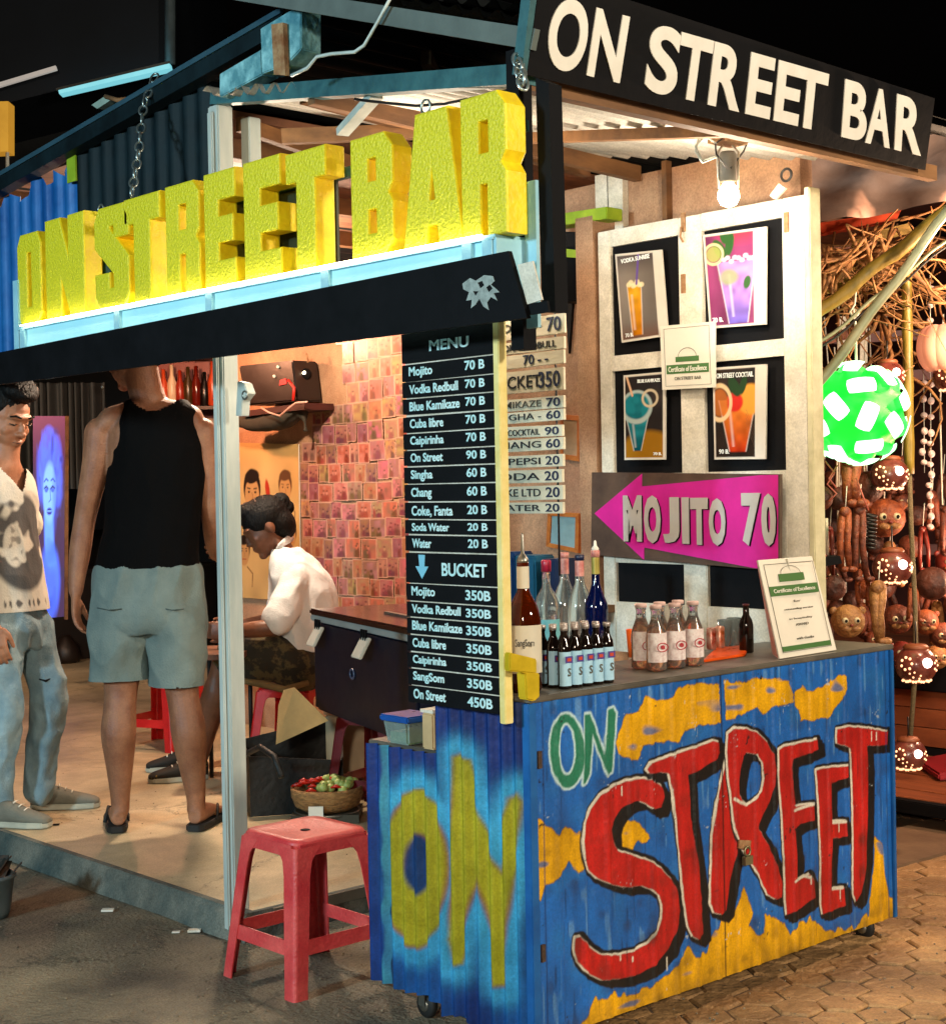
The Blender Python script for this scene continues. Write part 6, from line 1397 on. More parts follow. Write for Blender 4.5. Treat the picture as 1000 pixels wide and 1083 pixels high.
# ================================================================== ON THE COUNTER
ZC = .869
def bottle(px, py, h, r, m, label, cat='bottle', group=None, prof=None, cap=None, caph=.06, lab=None, labr=(.15, .5), neck=None, name='bottle', liquid=None, emb=None, facing=None, root=None, zoff=0):
    p = onZ(px, py, ZC) if root is None else V(root); p.z = ZC+zoff
    t = thing(name, label, cat, p, group)
    prof = prof or [(.85, 0), (1, .02), (1, .56), (.82, .66), (.42, .76), (.33, .80), (.31, .97), (.35, .975), (.35, 1)]
    mb = MB(); mb.lathe(p, [(a*r, b*h) for a, b in prof], 22); mb.build('glass', m, t)
    if liquid:
        lm, lv = liquid; mb = MB(); pr = [(max(a*r-.002, .001), max(b*h, .003)) for a, b in prof if b <= lv]; mb.lathe(p, pr, 18); mb.build('liquid', lm, t)
    if cap is not None: mb = MB(); mb.lathe(p+V((0, 0, h*(1-caph*.4))), [(prof[-1][0]*r*1.12, 0), (prof[-1][0]*r*1.14, h*caph*.9), (prof[-1][0]*r*.95, h*caph)], 16); mb.build('cap', cap, t)
    if neck is not None: mb = MB(); mb.lathe(p+V((0, 0, h*.80)), [(.36*r, 0), (.36*r, h*.17)], 16, cap=False); mb.build('neck_wrap', neck, t)
    if lab is not None:
        mb = MB(); n = 18; P = []; F = []; f0 = facing if facing is not None else math.atan2(-HF.y, -HF.x)
        for i in range(n+1):
            a = f0-1.5+3.0*i/n; rr = r*1.012; P += [p+V((rr*math.cos(a), rr*math.sin(a), h*labr[0])), p+V((rr*math.cos(a), rr*math.sin(a), h*labr[1]))]
        for i in range(n): F.append((2*i, 2*i+2, 2*i+3, 2*i+1))
        mb.add(P, F, True); lo = mb.build('label', lab, t)
        if emb: emb(p, r*1.02, f0, lo)
    return t
M_gclear = mat('clear_glass', '#dfe8e6', .04, trans=.92, ior=1.45, bump=0, var=0)
M_amber = mat('amber_rum', '#6a1c04', .08, trans=.55, ior=1.35, bump=0, var=.1); M_ambg = mat('amber_glass', '#7a2a08', .05, trans=.8, bump=0, var=0)
M_orl = mat('orange_soda', '#ffb478', .06, trans=.93, ior=1.34, bump=0, var=.03); M_bluel = mat('blue_liqueur_glass', '#06103f', .06, trans=.35, bump=0)
M_lblw = mat('cream_label', '#cfc8b4', .5, var=.06, bump=0); M_lblb = mat('pale_blue_label', '#a8d4ec', .45, var=.08, scale=20, bump=0)
M_darkb = mat('dark_cola_glass', '#160d0a', .08, bump=0); M_goldcap = mat('gold_cap', '#8a6a3a', .35, metal=.6, bump=0); M_pinkw = mat('pink_foil', '#b0605a', .4, col2='#d8a090', scale=40)
def txt_emb(s, m, fy_, fh, w):
    def f(p, r, f0, par):
        n = V((math.cos(f0), math.sin(f0), 0)); u = V((-n.y, n.x, 0)); c = p+n*(r+.0005)
        text_on(s, c-u*w/2+V((0, 0, fy_)), c+u*w/2+V((0, 0, fy_)), c-u*w/2+V((0, 0, fy_+fh)), m, par, 'lettering', lift=.0006)
    return f
wk = bottle(555, 731, .305, .041, M_ambg, 'tall amber rum bottle with white label and pourer at the counter corner', liquid=(M_amber, .70), lab=M_lblw, labr=(.15, .52), neck=M_lblw, emb=txt_emb('SangSom', M_ink, .105, .022, .045))
p = wl(wk); mb = MB(); mb.lathe(p+V((0, 0, .303)), [(.014, 0), (.015, .008), (.009, .018), (.0045, .024), (.0035, .068), (.002, .072)], 12); mb.build('pourer', M_steel, wk)
yb_ = thing('yellow_holder', 'yellow plastic holder clamped at the left corner of the counter', 'holder', onZ(560, 742, ZC)); M_yp = mat('yellow_plastic', '#a8900c', .4, scale=8, bump=.05, col2='#d8b81c')
c = onY(553, 700, -.012); d = onY(568, 725, -.012)
mb = MB(); mb.slab([onY(539, 690, -.02), onY(568, 697, -.02), onY(568, 713, -.02), onY(539, 710, -.02)], (0, .02, 0)); mb.build('crossbar', M_yp, yb_, bevel=.003)
mb = MB(); mb.slab([onY(555, 711, -.021), onY(571, 712, -.021), onY(571, 737, -.021), onY(565, 742, -.021), onY(557, 740, -.021)], (0, .03, 0)); mb.build('clamp', M_yp, yb_, bevel=.003)
# little soda bottles in a shrink-wrapped block
def mini_emb(p, r, f0, par):
    n = V((math.cos(f0), math.sin(f0), 0)); u = V((-n.y, n.x, 0)); c = p+n*(r+.0004)
    mb = MB(); mb.slab([c-u*.011+V((0, 0, .062)), c+u*.011+V((0, 0, .062)), c+u*.011+V((0, 0, .078)), c-u*.011+V((0, 0, .078))], n*.0006); mb.build('purple_band', mat('purple_print', '#4a3a8a', .5, bump=0), par)
    mb = MB(); mb.obox(c+V((0, 0, .07))+n*.001, u*.006, n*.0005, V((0, 0, .004))); mb.build('red_badge', mat('red_print', '#c0402a', .5, bump=0), par)
    text_on('s', c-u*.004+V((0, 0, .03)), c+u*.005+V((0, 0, .03)), c-u*.004+V((0, 0, .05)), M_gink, par, 'lettering', lift=.0008)
prm = [(.9, 0), (1, .02), (1, .66), (.9, .73), (.5, .84), (.42, .93), (.5, .94), (.5, 1)]
base0 = onZ(597, 728, ZC)
mini = bottle(0, 0, .142, .0165, M_darkb, 'dark little soda bottle with blue label in the block on the counter', group='little soda bottles in the block', prof=prm, cap=mat('silver_cap', '#b0a8a4', .35, metal=.6, bump=0), caph=.07, lab=M_lblb, labr=(.05, .62), emb=mini_emb, root=base0, facing=-PI/2-.1)
for j in range(3):
    for i in range(5):
        if i == j == 0: continue
        relabel_copy(mini, base0+V((.0375*i, .037*j, 0)), rotz=random.uniform(-.1, .1))
# fizzy drink six-pack
M_wrap = mat('pink_white_wrap', '#c9b0ae', .3, scale=60, col2='#f4eeec', bump=.1)
def swirl(p, r, f0, par):
    n = V((math.cos(f0), math.sin(f0), 0)); u = V((-n.y, n.x, 0)); c = p+n*(r+.001)+V((0, 0, .062)); Mx = Matrix((u, V((0, 0, 1)), n)).transposed(); mb = MB(); mb.torus(c, .014, .0013, Mx, 20, 5, 1.15, .8); mb.build('red_ring', mat('crimson_print', '#b0182a', .5, bump=0), par)
    text_on('e', c-u*.006-V((0, 0, .005)), c+u*.006-V((0, 0, .005)), c-u*.006+V((0, 0, .006)), mat('crimson_print'), par, 'lettering', lift=.001, bold=.03)
prs = [(.8, 0), (1, .03), (.95, .3), (1, .52), (.9, .62), (.5, .80), (.45, .93), (.52, .94), (.52, 1)]
b0 = onZ(694, 709, ZC)
fz = bottle(0, 0, .165, .0275, M_gclear, 'glass soda bottle with pink wrap in the pack beside the orange cup', group='wrapped soda bottles', prof=prs, cap=mat('white_pink_cap', '#c8a8a0', .4), lab=M_wrap, labr=(.14, .60), liquid=(M_orl, .86), emb=swirl, root=b0, facing=-PI/2-.25)
for j in range(2):
    for i in range(3):
        if i or j: relabel_copy(fz, b0+V((.075*i+.01*j, .06*j, 0)))
def cup(px, py, r, h, m, label, name='plastic_cup', n=1):
    p = onZ(px, py, ZC); p.z = ZC; mb = MB()
    mb.lathe(p, [(r*.75, 0), (r, h), (r*.94, h), (r*.7, .004)], 22); return solo(mb.build(name, m), label, 'cup')
cup(671, 695, .024, .078, mat('orange_plastic', '#d8500a', .3, bump=0), 'orange plastic tumbler left of the wrapped soda bottles')
cup(766, 686, .022, .085, M_clear, 'clear plastic cup left of the brown bottle'); cup(776, 685, .022, .088, M_clear, 'second clear plastic cup touching the brown bottle')
p = onZ(768, 694, ZC); mb = MB(); mb.slab([onZ(x, y, ZC+.001) for x, y in ((742, 701), (788, 694), (792, 684), (757, 687))], (0, 0, .007)); solo(mb.build('orange_tray', mat('orange_plastic'), bevel=.002), 'flat orange tray on the counter before the clear cups', 'tray')
for i, (x, y, cc) in enumerate(((752, 690, '#b03a1c'), (761, 688, '#c8602a'))):
    p = onZ(x, y, ZC); p.z = ZC+.009; mb = MB(); mb.lathe(p, [(.013, 0), (.014, .003), (.014, .058), (.011, .062)], 16); solo(mb.build('small_can', mat('can_%d' % i, cc, .3, scale=30, col2='#d8c8b8', metal=.3)), ('small red can on the orange tray', 'small orange can beside the red one on the tray')[i], 'can')
bottle(789, 690, .135, .0205, M_darkb, 'dark brown bottle standing right of the clear cups', prof=[(.9, 0), (1, .02), (1, .58), (.85, .68), (.45, .80), (.42, .98), (.42, 1)], cap=mat('dark_red_cap', '#4a1410', .4), caph=.04)
bottle(631, 690, .285, .034, M_bluel, 'blue liqueur bottle with gold neck foil behind the little bottles', prof=[(.9, 0), (1, .02), (.95, .25), (1, .44), (.96, .5), (.55, .62), (.36, .70), (.34, .97), (.34, 1)], neck=mat('gold_foil', '#a89a4a', .35, metal=.4), cap=M_pinkw, caph=.07)
p = onZ(631, 690, ZC); mb = MB(); mb.lathe(V((p.x, p.y, ZC+.292)), [(.010, 0), (.011, .01), (.005, .018), (.004, .03), (.001, .034)], 10); solo(mb.build('pourer_cap', M_card), 'white pourer tip on the blue liqueur bottle', 'pourer')
rnd = [(.85, 0), (1, .03), (1.0, .42), (.9, .55), (.40, .72), (.34, .78), (.32, .97), (.34, 1)]
bottle(579, 694, .255, .036, M_gclear, 'clear spirit bottle with red cap right of the rum bottle', cap=mat('red_cap', '#a5203a', .35), caph=.13, lab=mat('aqua_label', '#6fb0b4', .4), labr=(.18, .42), liquid=(mat('spirit', '#b8c8c8', .05, trans=.9, ior=1.33, bump=0, var=0), .5))
bottle(598, 684, .275, .038, M_gclear, 'clear round bottle with pink foil neck, left of its pair', prof=rnd, neck=M_pinkw, cap=M_pinkw, liquid=(M_amber, .16))
bottle(614, 686, .27, .038, M_gclear, 'clear round bottle with pink foil neck next to the blue bottle', prof=rnd, neck=M_pinkw, cap=mat('navy_cap', '#141c3a', .4), liquid=(mat('spirit'), .4))
for i, (x, y, c_, w2, h2) in enumerate(((548, 640, '#123a6a', .03, .10), (566, 636, '#1c5a78', .05, .08), (592, 632, '#1a2a4a', .035, .06))):
    p = onX(x, y, 1.25); mb = MB(); mb.obox(V((1.25, p.y, 1.02)), V((.05, 0, 0)), V((0, w2, 0)), V((0, 0, h2/2+.06))); solo(mb.build('plastic_box', mat('box_%d' % i, c_, .4), bevel=.006), ('navy box on the ledge behind the rum bottle', 'teal box on the ledge behind the red capped bottle', 'dark blue box on the ledge behind the round bottles')[i], 'box')
mb = MB(); mb.box((1.15, .95, .93), (1.44, 1.75, .955)); solo(mb.build('wall_ledge', M_wood), 'narrow wooden ledge on the plaster wall behind the bottles', 'ledge')
# standing award card with easel
ea = thing('award_stand', 'white award certificate with green bands propped at the right end of the counter', 'certificate', onZ(854, 694, ZC))
ll, lr = onZ(824, 697.5, ZC), onZ(884, 688, ZC); Dl, Dr = (ll-CAM).dot(FW), (lr-CAM).dot(FW); ul, ur = onD(801, 592.5, Dl+.06), onD(858, 588, Dr+.06)
n = (lr-ll).cross(ul-ll).normalized(); n = n if n.dot(CAM-ll) > 0 else -n
certificate(ea, [ll+V((0, 0, .002)), lr+V((0, 0, .002)), ur, ul], n, big=True)
mb = MB(); m0 = (ul+ur)/2-n*.006; foot_ = (ll+lr)/2+HF*.11; foot_.z = ZC+.001; mb.slab([ul-n*.005, ll-n*.005+V((0, 0, .004)), ll+HF*.10+V((0, 0, .004))], (ur-ul).normalized()*.004); mb.build('side_support', M_pinkw, ea)
mb = MB(); mb.bar(m0, foot_, .03, .004); mb.build('back_strut', M_card, ea)
# ================================================================== SOUVENIR HUT (right)
hut = thing('souvenir_hut', 'orange lit timber souvenir hut with bamboo poles to the right of the cart', 'hut', onZ(985, 800, .12))
M_orw = mat('orange_boards', '#5c2a14', .6, scale=4, bump=.3, bscale=25, col2='#9a552e', stretch=(3, .4, 1))
M_hutdk = mat('dark_maroon_wall', '#24090a', .8, scale=4, bump=.2, col2='#3f1512')
hx0 = onZ(970, 797, .12)
mb = MB(); mb.box((2.74, -2.2, .065), (2.79, 3.2, .115)); mb.build('edge_beam', M_blackp, hut, bevel=.004)
for k in range(9):
    x0 = 2.79+.145*k
    if x0 > hx0.x: break
    mb = MB(); mb.box((x0+.002, -2.2, .07), (x0+.140, 3.2, .118+.002*(k % 2))); mb.build('deck_board', M_orw, hut, bevel=.002)
xw = hx0.x; zr = onX(970, 729, xw).z
for k in range(3):
    mb = MB(); h_ = (zr-.155)/3; mb.box((xw, -2.2, .155+h_*k+.002), (xw+.02, 3.2, .155+h_*(k+1)-.001)); mb.build('skirt_board', M_orw, hut, bevel=.002)
mb = MB(); mb.box((xw-.01, -2.2, .121), (xw+.03, 3.2, .152)); mb.build('skirting', M_blackp, hut)
zr2 = onX(970, 700, xw).z
mb = MB(); mb.box((xw-.04, -2.2, zr), (xw+.03, 3.2, zr2)); mb.build('rail', M_blackp, hut, bevel=.005)
mb = MB(); mb.box((xw+.03, -2.2, zr2-.06), (xw+1.6, 3.2, zr2-.02)); mb.build('table_top', M_orw, hut)
mb = MB(); mb.box((xw+1.6, -2.6, .0), (xw+1.68, 3.6, 2.6)); mb.build('back_wall', M_hutdk, hut)
mb = MB(); mb.box((2.45, 3.3, .0), (xw+1.6, 3.36, 2.6)); mb.build('side_wall', M_hutdk, hut)
for pts, nm in ((((890, 640), (890, 335)), 'stud'), (((912, 640), (912, 340)), 'stud')):
    mb = MB(); a = onD(*pts[0], 7.4); b_ = onD(*pts[1], 7.4); mb.bar(a, b_, .035, .03, up=HF); mb.build('stud', M_creamwood, hut)
for y0, y1 in ((352, 350), (395, 392), (575, 580)): mb = MB(); mb.bar(onD(850, y0+8, 7.5), onD(1060, y1, 7.5), .03, .05); mb.build('back_rail', mat('red_rail', '#5a1c12', .5), hut)
mb = MB(); mb.box((3.4, -2.6, 2.62), (xw+1.7, 3.4, 2.66)); mb.build('roof', M_hutdk, hut)
# tarpaulin above
mb = MB(); top = [(775, 182), (850, 168), (930, 150), (1010, 128), (1080, 110)]; bot = [(775, 236), (850, 238), (930, 226), (1010, 212), (1080, 200)]
P = []; F = []; N1, N2 = 40, 12
def lerp2(L, t):
    k = min(int(t*(len(L)-1)), len(L)-2); f = t*(len(L)-1)-k; return (L[k][0]*(1-f)+L[k+1][0]*f, L[k][1]*(1-f)+L[k+1][1]*f)
for i in range(N1+1):
    a = lerp2(top, i/N1); b_ = lerp2(bot, i/N1)
    for j in range(N2+1):
        f = j/N2; x = a[0]*(1-f)+b_[0]*f; y = a[1]*(1-f)+b_[1]*f; P.append(onD(x, y, 5.35+.35*(1-f))+HF*(.04*math.sin(i*.5+j*.35)+.03*noise.noise(V((i*.3, j*.5, 0)))))
for i in range(N1):
    for j in range(N2): q = i*(N2+1)+j; F.append((q, q+1, q+N2+2, q+N2+1))
mb.add(P, F, True); solo(mb.build('tarpaulin', mat('pinkish_tarp', '#a07a68', .45, scale=3, bump=.35, bscale=8, col2='#d0a894')), 'wrinkled pinkish tarpaulin slung above the dry branches', 'tarpaulin')
# poles and cables
def pole(pts, D, r, m, label, name='bamboo_pole', cat='pole', knots=0, D2=None):
    mb = MB(); n = 14; a = onD(*pts[0], D); b_ = onD(*pts[1], D2 or D); P = []; R_ = []
    for i in range(n+1): P.append(a.lerp(b_, i/n)+V((0, 0, .006*math.sin(i*1.3)))); R_.append(r*(1+.12*(i % 4 == 0 and knots > 0)))
    mb.tube(P, R_, 10); return solo(mb.build(name, m), label, cat)
M_bam = mat('bamboo', '#6a5a1c', .45, scale=12, bump=.2, col2='#b0903a', stretch=(1, 1, .3)); M_pale = mat('pale_metal_rail', '#8f9a7a', .4, metal=.3, col2='#c0bd98')
pole([(842, 348), (1025, 205)], 5.0, .021, M_bam, 'thick greenish bamboo pole slanting up to the right under the tarpaulin', knots=1)
pole([(838, 442), (1030, 185)], 4.9, .016, M_pale, 'pale metal rail slanting steeply in front of the green lamp', 'metal_rail', 'rail')
pole([(842, 382), (1025, 235)], 5.1, .006, M_pale, 'thin pale cable below the bamboo pole', 'cable', 'cable'); pole([(842, 388), (1025, 241)], 5.1, .004, M_bwire, 'thin dark cable beside the thin pale one', 'cable', 'cable')
pole([(958, 285), (961, 500)], 5.6, .018, M_bam, 'upright bamboo stick carrying the coconut lanterns', knots=1)
mb = MB(); mb.tube([onD(x, y, 5.6) for x, y in ((961, 498), (963, 560), (967, 640), (968, 700), (962, 780))], .009, 8); solo(mb.build('rope', mat('jute_rope', '#7a6a4a', .8, scale=60, bump=.8)), 'thick jute rope hanging below the bamboo stick', 'rope')
mb = MB(); pts = [(905, 300), (903, 322), (898, 330), (904, 338), (908, 330), (902, 326), (904, 345), (905, 388)]; mb.tube([onD(x, y, 5.25) for x, y in pts], .0045, 6); solo(mb.build('lamp_cord', M_creamwood), 'knotted pale cord holding the green woven lamp', 'cord')
# dry branches
random.seed(21)
M_twig = mat('dry_twigs', '#6a4424', .7, scale=20, col2='#b07c48')
def twigs(px0, px1, py0, py1, n, D, label, base):
    mb = MB(); root = onD(*base, D)
    for i in range(n):
        a = onD(random.uniform(px0, px1), random.uniform(py0, py1), D+random.uniform(-.3, .5)); L = random.uniform(.12, .42); an = random.uniform(-2.6, .4)
        d = HR*math.cos(an)+V((0, 0, 1))*math.sin(an)*.9+HF*random.uniform(-.4, .4); P = [a]; q = a.copy(); dd = d.copy()
        for k in range(6): dd = (dd+noise.noise_vector(q*5+V((i, 0, 0)))*.9).normalized(); q = q+dd*L/6; P.append(q.copy())
        r = random.uniform(.003, .008); mb.tube(P, [r*(1-k*.11) for k in range(7)], 5)
        if i % 3 == 0: mb.tube([root, (root+a)/2+noise.noise_vector(a*3)*.1, a], [.010, .008, r], 6)
    o = mb.build('dry_branches', M_twig); o['kind'] = 'stuff'; return solo(o, label, 'branches')
twigs(855, 1000, 232, 320, 130, 5.6, 'tangle of dry twigs under the tarpaulin', (905, 270))
twigs(862, 1000, 325, 430, 26, 5.9, 'sparse dry twigs hanging lower behind the green lamp', (930, 330))
for i, (pp, lab) in enumerate(((((850, 318), (912, 300), (905, 282), (852, 292)), 'yellowish straw mat piece behind the dry twigs at left'), (((900, 262), (965, 246), (960, 236), (902, 250)), 'yellowish straw mat piece high among the dry twigs'))):
    mb = MB(); mb.slab([onD(x, y, 5.9) for x, y in pp], HF*.02); solo(mb.build('straw_mat', mat('straw', '#8a6a30', .8, scale=30, bump=.6, col2='#c09a55', stretch=(1, 1, 6))), lab, 'mat')
mb = MB(); mb.slab([onD(x, y, 6.0) for x, y in ((872, 248), (945, 232), (950, 222), (868, 236))], HF*.05); solo(mb.build('orange_cloth', mat('orange_cloth', '#b83a10', .8), wob=.02), 'rumpled orange cloth stuffed under the tarpaulin', 'cloth')
for i, p in enumerate((((850, 272), (905, 262)), ((848, 366), (915, 348)))): mb = MB(); mb.bar(onD(*p[0], 6.3), onD(*p[1], 6.3), .03, .04); solo(mb.build('timber_rail', M_orw), ('upper reddish timber behind the twigs', 'lower reddish timber behind the green lamp')[i], 'timber')
# green woven lamp: interlocking strips round a glowing core
gl = thing('woven_lamp', 'big round lamp of interlocked strips glowing bright green', 'lamp', onD(905, 490, 5.2))
gc = onD(905, 437, 5.2); M_gl = mat('glowing_green', '#04902a', .5, emit='#02c82c', estr=1.15, bump=0, var=.3, scale=14); M_wh = mat('glowing_white_gap', '#b0ffc0', .5, emit='#c0ffca', estr=2.4, bump=0, var=0)
bm = bmesh.new(); bmesh.ops.create_icosphere(bm, subdivisions=1, radius=1); es = [(e.verts[0].co.normalized(), e.verts[1].co.normalized()) for e in bm.edges]; bm.free()
Rg = Matrix.Rotation(.5, 3, 'Z') @ Matrix.Rotation(.35, 3, 'X'); es = [(Rg @ a, Rg @ b_) for a, b_ in es]
mb = MB(); mb.ell(gc, .150, seg=48, rings=32)
for i_ in range(len(mb.v)):
    n = (mb.v[i_]-gc).normalized(); h = max([math.exp(-((n-((a+b_)/2).normalized()).length/.26)**2) for a, b_ in es]); mb.v[i_] = gc+n*(.142+.034*h)
mb.build('green_shell', M_gl, gl)
for a, b_ in es:
    m_ = ((a+b_)/2).normalized(); t = (b_-a).normalized(); sd = m_.cross(t); ca, sa = math.cos(.5), math.sin(.5); t, sd = t*ca+sd*sa, sd*ca-t*sa
    mb = MB(); P = []; F = []; N_ = 6
    for i in range(N_+1):
        for j_ in range(4):
            u = -1+2*i/N_; w_ = -1+2*j_/3; k_ = 1-.12*abs(u)**3*abs(w_); q = (m_+t*u*.29*k_+sd*w_*.165*k_).normalized(); P.append(gc+q*.1765)
    for i in range(N_):
        for j_ in range(3): q = i*4+j_; F.append((q, q+1, q+5, q+4))
    mb.add(P, F, True); mb.build('glowing_gap', M_wh, gl)
# coconut lanterns with pierced glowing holes
M_coco = mat('polished_coconut', '#4a1c18', .3, scale=16, bump=.25, col2='#8a4438', coat=.5); M_hole = mat('glowing_hole', '#ffd8b0', .5, emit='#ffb080', estr=1.8, bump=0); M_lip2 = mat('coconut_rim', '#8a4a2a', .5)
def lantern(px, py, rp, D, label, hero=0):
    r = rp*D/FPX; c = onD(px, py, D); t = thing('coconut_lantern', label, 'lantern', c-V((0, 0, r)))
    mb = MB(); mb.ell(c, (r, r, r*.93), seg=30, rings=20); mb.build('shell', M_coco, t)
    mb = MB(); mb.lathe(c+V((0, 0, r*.72)), [(r*.55, 0), (r*.62, r*.12), (r*.5, r*.26), (r*.2, r*.3)], 20); mb.build('lid', M_lip2, t)
    f = -HF; hs = MB(); rs = random.Random(px)
    def dot(u, v, q, mbx):
        n = (f*math.cos(u)*math.cos(v)+HR*math.sin(u)*math.cos(v)+V((0, 0, 1))*math.sin(v)).normalized(); mbx.ell(c+n*r*.985, (q, q, q), seg=8, rings=5)
    for k in range(16): dot(-1.5+k*.2, -.85+.05*math.sin(k*2), r*.07, hs)
    for k in range(7):
        a = k*2*PI/7; dot(-.75+.28*math.cos(a), .15+.30*math.sin(a), r*.07, hs)
    for k in range(5): dot(.95+.2*math.cos(k*1.25), .0+.24*math.sin(k*1.25), r*.06, hs)
    for k in range(5): dot(-.3+.3*math.cos(k*1.25+.5), -.45+.18*math.sin(k*1.25), r*.05, hs)
    o = hs.build('pierced_pattern', M_hole, t); o['kind'] = 'stuff'
    sp_ = MB(); dot(.28, .18, r*.25, sp_); sp_.build('light_opening', mat('hot_glow', '#ffe9e0', .5, emit='#ffd8c8', estr=5, bump=0), t)
    mb = MB(); mb.tube([c+V((0, 0, r*.95)), c+V((.0, 0, r*1.6)), c+V((0, 0, r*2.1))], .003, 5); mb.build('cord', M_bwire, t)
    return t
for px, py, rp, D, lab in ((938, 398, 18, 5.5, 'topmost coconut lantern, beside the bamboo stick and touching the green lamp'), (940, 502, 20, 5.5, 'glowing coconut lantern just below the green lamp'), (943, 600, 21, 5.5, 'glowing coconut lantern halfway down among the hanging wooden legs'), (968, 703, 22, 5.5, 'glowing coconut lantern in front of the black table rail'), (960, 798, 19, 5.5, 'lowest glowing coconut lantern over the orange deck'), (1006, 398, 20, 5.7, 'coconut lantern cut by the right edge below the big pink lantern')):
    lantern(px, py, rp, D, lab)
bp2 = thing('petal_lantern', 'big pale pink scalloped lantern at the right edge', 'lantern', onD(995, 395, 5.7)); c = onD(998, 368, 5.7)
for k in range(10):
    a = k*2*PI/10; mb = MB(); n = (HR*math.cos(a)-HF*math.sin(a)); mb.ell(c+n*.05, (.052, .052, .085), seg=14, rings=10); mb.build('petal', mat('pink_paper_glow', '#e8a890', .6, emit='#e08060', estr=.45, var=.2, scale=10), bp2)
# bead strings
for i, (px, y0, y1, lab) in enumerate(((983, 305, 560, 'string of white shell beads near the right edge'), (976, 405, 500, 'short string of dim shell beads behind the long one'))):
    t = thing('bead_string', lab, 'bead string', onD(px, y1, 5.9)); mb = MB(); mb.tube([onD(px, y0-15, 5.9), onD(px+1, y1, 5.9)], .0015, 4); mb.build('thread', M_card, t)
    y = y0; k = 0
    while y < y1:
        mb = MB(); mb.ell(onD(px+random.uniform(-1.5, 1.5), y, 5.9), (.015, .013, .011+.004*(k % 2)), seg=10, rings=7); mb.build('bead', mat('shell_bead', '#c8a8a0', .3, col2='#f0dcd4', scale=30, bump=0), t); y += 17 if y < 450 else 11; k += 1
# carved souvenirs
M_cw = [mat('orange_wood_a', '#5e240e', .6, scale=22, bump=.6, col2='#b05a28', detail=.5), mat('orange_wood_b', '#3f180c', .6, scale=22, bump=.6, col2='#8a4020', detail=.5), mat('tan_wood', '#7a4a22', .6, scale=22, bump=.5, col2='#b8854a', detail=.5), mat('dark_coconut', '#2e1610', .6, scale=18, bump=.7, bscale=60, col2='#6a3420'), mat('dark_red_wood', '#5a1a12', .45, scale=9, bump=.1, col2='#8a2c1c')]
def coco_head(px, py, rp, D, m, label, face=True, ears=True, cat='coconut mask', name='coconut_mask'):
    r = rp*D/FPX; c = onD(px, py, D); t = thing(name, label, cat, c-V((0, 0, r))); Mx = Matrix((HR, -HF, V((0, 0, 1)))).transposed()
    mb = MB(); mb.ell(c, (r, r*.9, r*.98), Mx, 22, 14); mb.build('head', m, t, wob=r*.05)
    if ears:
        for q in (-1, 1): mb = MB(); mb.ell(c+Mx @ V((q*r*.82, 0, r*.62)), (r*.26, r*.14, r*.24), Mx, 10, 8); mb.build('ear', m, t)
    if face:
        for q in (-1, 1):
            mb = MB(); mb.ell(c+Mx @ V((q*r*.34, r*.80, r*.10)), (r*.2, r*.12, r*.19), Mx, 12, 8); e = mb.build('eye', mat('cream_eye', '#c8b890', .4, bump=0), t)
            mb = MB(); mb.ell(c+Mx @ V((q*r*.34+r*.04, r*.91, r*.08)), (r*.09, r*.05, r*.10), Mx, 8, 6); mb.build('pupil', M_blackp, e)
            mb = MB(); mb.ell(c+Mx @ V((q*r*.26, r*.78, -r*.38)), (r*.32, r*.16, r*.17), Mx, 12, 8); mb.build('muzzle', M_cw[2], t)
        mb = MB(); mb.ell(c+Mx @ V((0, r*.93, -r*.17)), (r*.12, r*.09, r*.08), Mx, 10, 6); mb.build('nose', M_cw[4], t)
    return t
coco_head(896, 657, 18, 5.2, M_cw[2], 'round tan coconut head with wide eyes and pale moustache at the cart end')
coco_head(866, 527, 14, 5.3, M_cw[1], 'reddish carved coconut hanging by the shutter edge', face=False, ears=False, cat='carved coconut', name='carved_coconut')
coco_head(887, 527, 13, 5.5, M_cw[3], 'dark hairy coconut right of the reddish carved one', face=False, ears=False, cat='carved coconut', name='carved_coconut')
coco_head(918, 515, 17, 5.8, M_cw[3], 'dark coconut just below the green lamp', face=False, ears=False, cat='carved coconut', name='carved_coconut')
coco_head(880, 622, 14, 5.5, M_cw[3], 'dark bristly coconut above the tan head', face=False, ears=False, cat='carved coconut', name='carved_coconut')
coco_head(936, 548, 21, 5.9, M_cw[0], 'broad orange carved coconut monkey left of the bamboo stick', cat='coconut mask')
coco_head(985, 617, 18, 5.8, M_cw[3], 'dark brown coconut right of the jute rope', face=False, ears=False, cat='carved coconut', name='carved_coconut')
coco_head(1003, 595, 15, 6.2, M_cw[4], 'dark red coconut head at the right edge', cat='coconut mask')
coco_head(948, 655, 16, 5.9, M_cw[1], 'brown coconut monkey left of the rope above the lantern')
coco_head(978, 658, 14, 6.0, M_cw[0], 'small orange coconut monkey right of the rope'); coco_head(996, 672, 14, 6.0, M_cw[1], 'brown coconut monkey at the far right above the rail'); coco_head(952, 690, 12, 5.9, M_cw[4], 'dark red little head behind the cart corner'); coco_head(990, 695, 13, 6.1, M_cw[2], 'tan little head resting right above the black rail', ears=False)
coco_head(1012, 640, 15, 6.1, M_cw[1], 'coconut head mostly outside the right edge'); coco_head(915, 622, 12, 5.7, M_cw[0], 'bright orange knob headed coconut between the hanging legs', face=False, ears=False, cat='carved coconut', name='carved_coconut')
coco_head(962, 578, 13, 6.2, M_cw[1], 'small brown coconut behind the bamboo stick', face=False, ears=False, cat='carved coconut', name='carved_coconut')
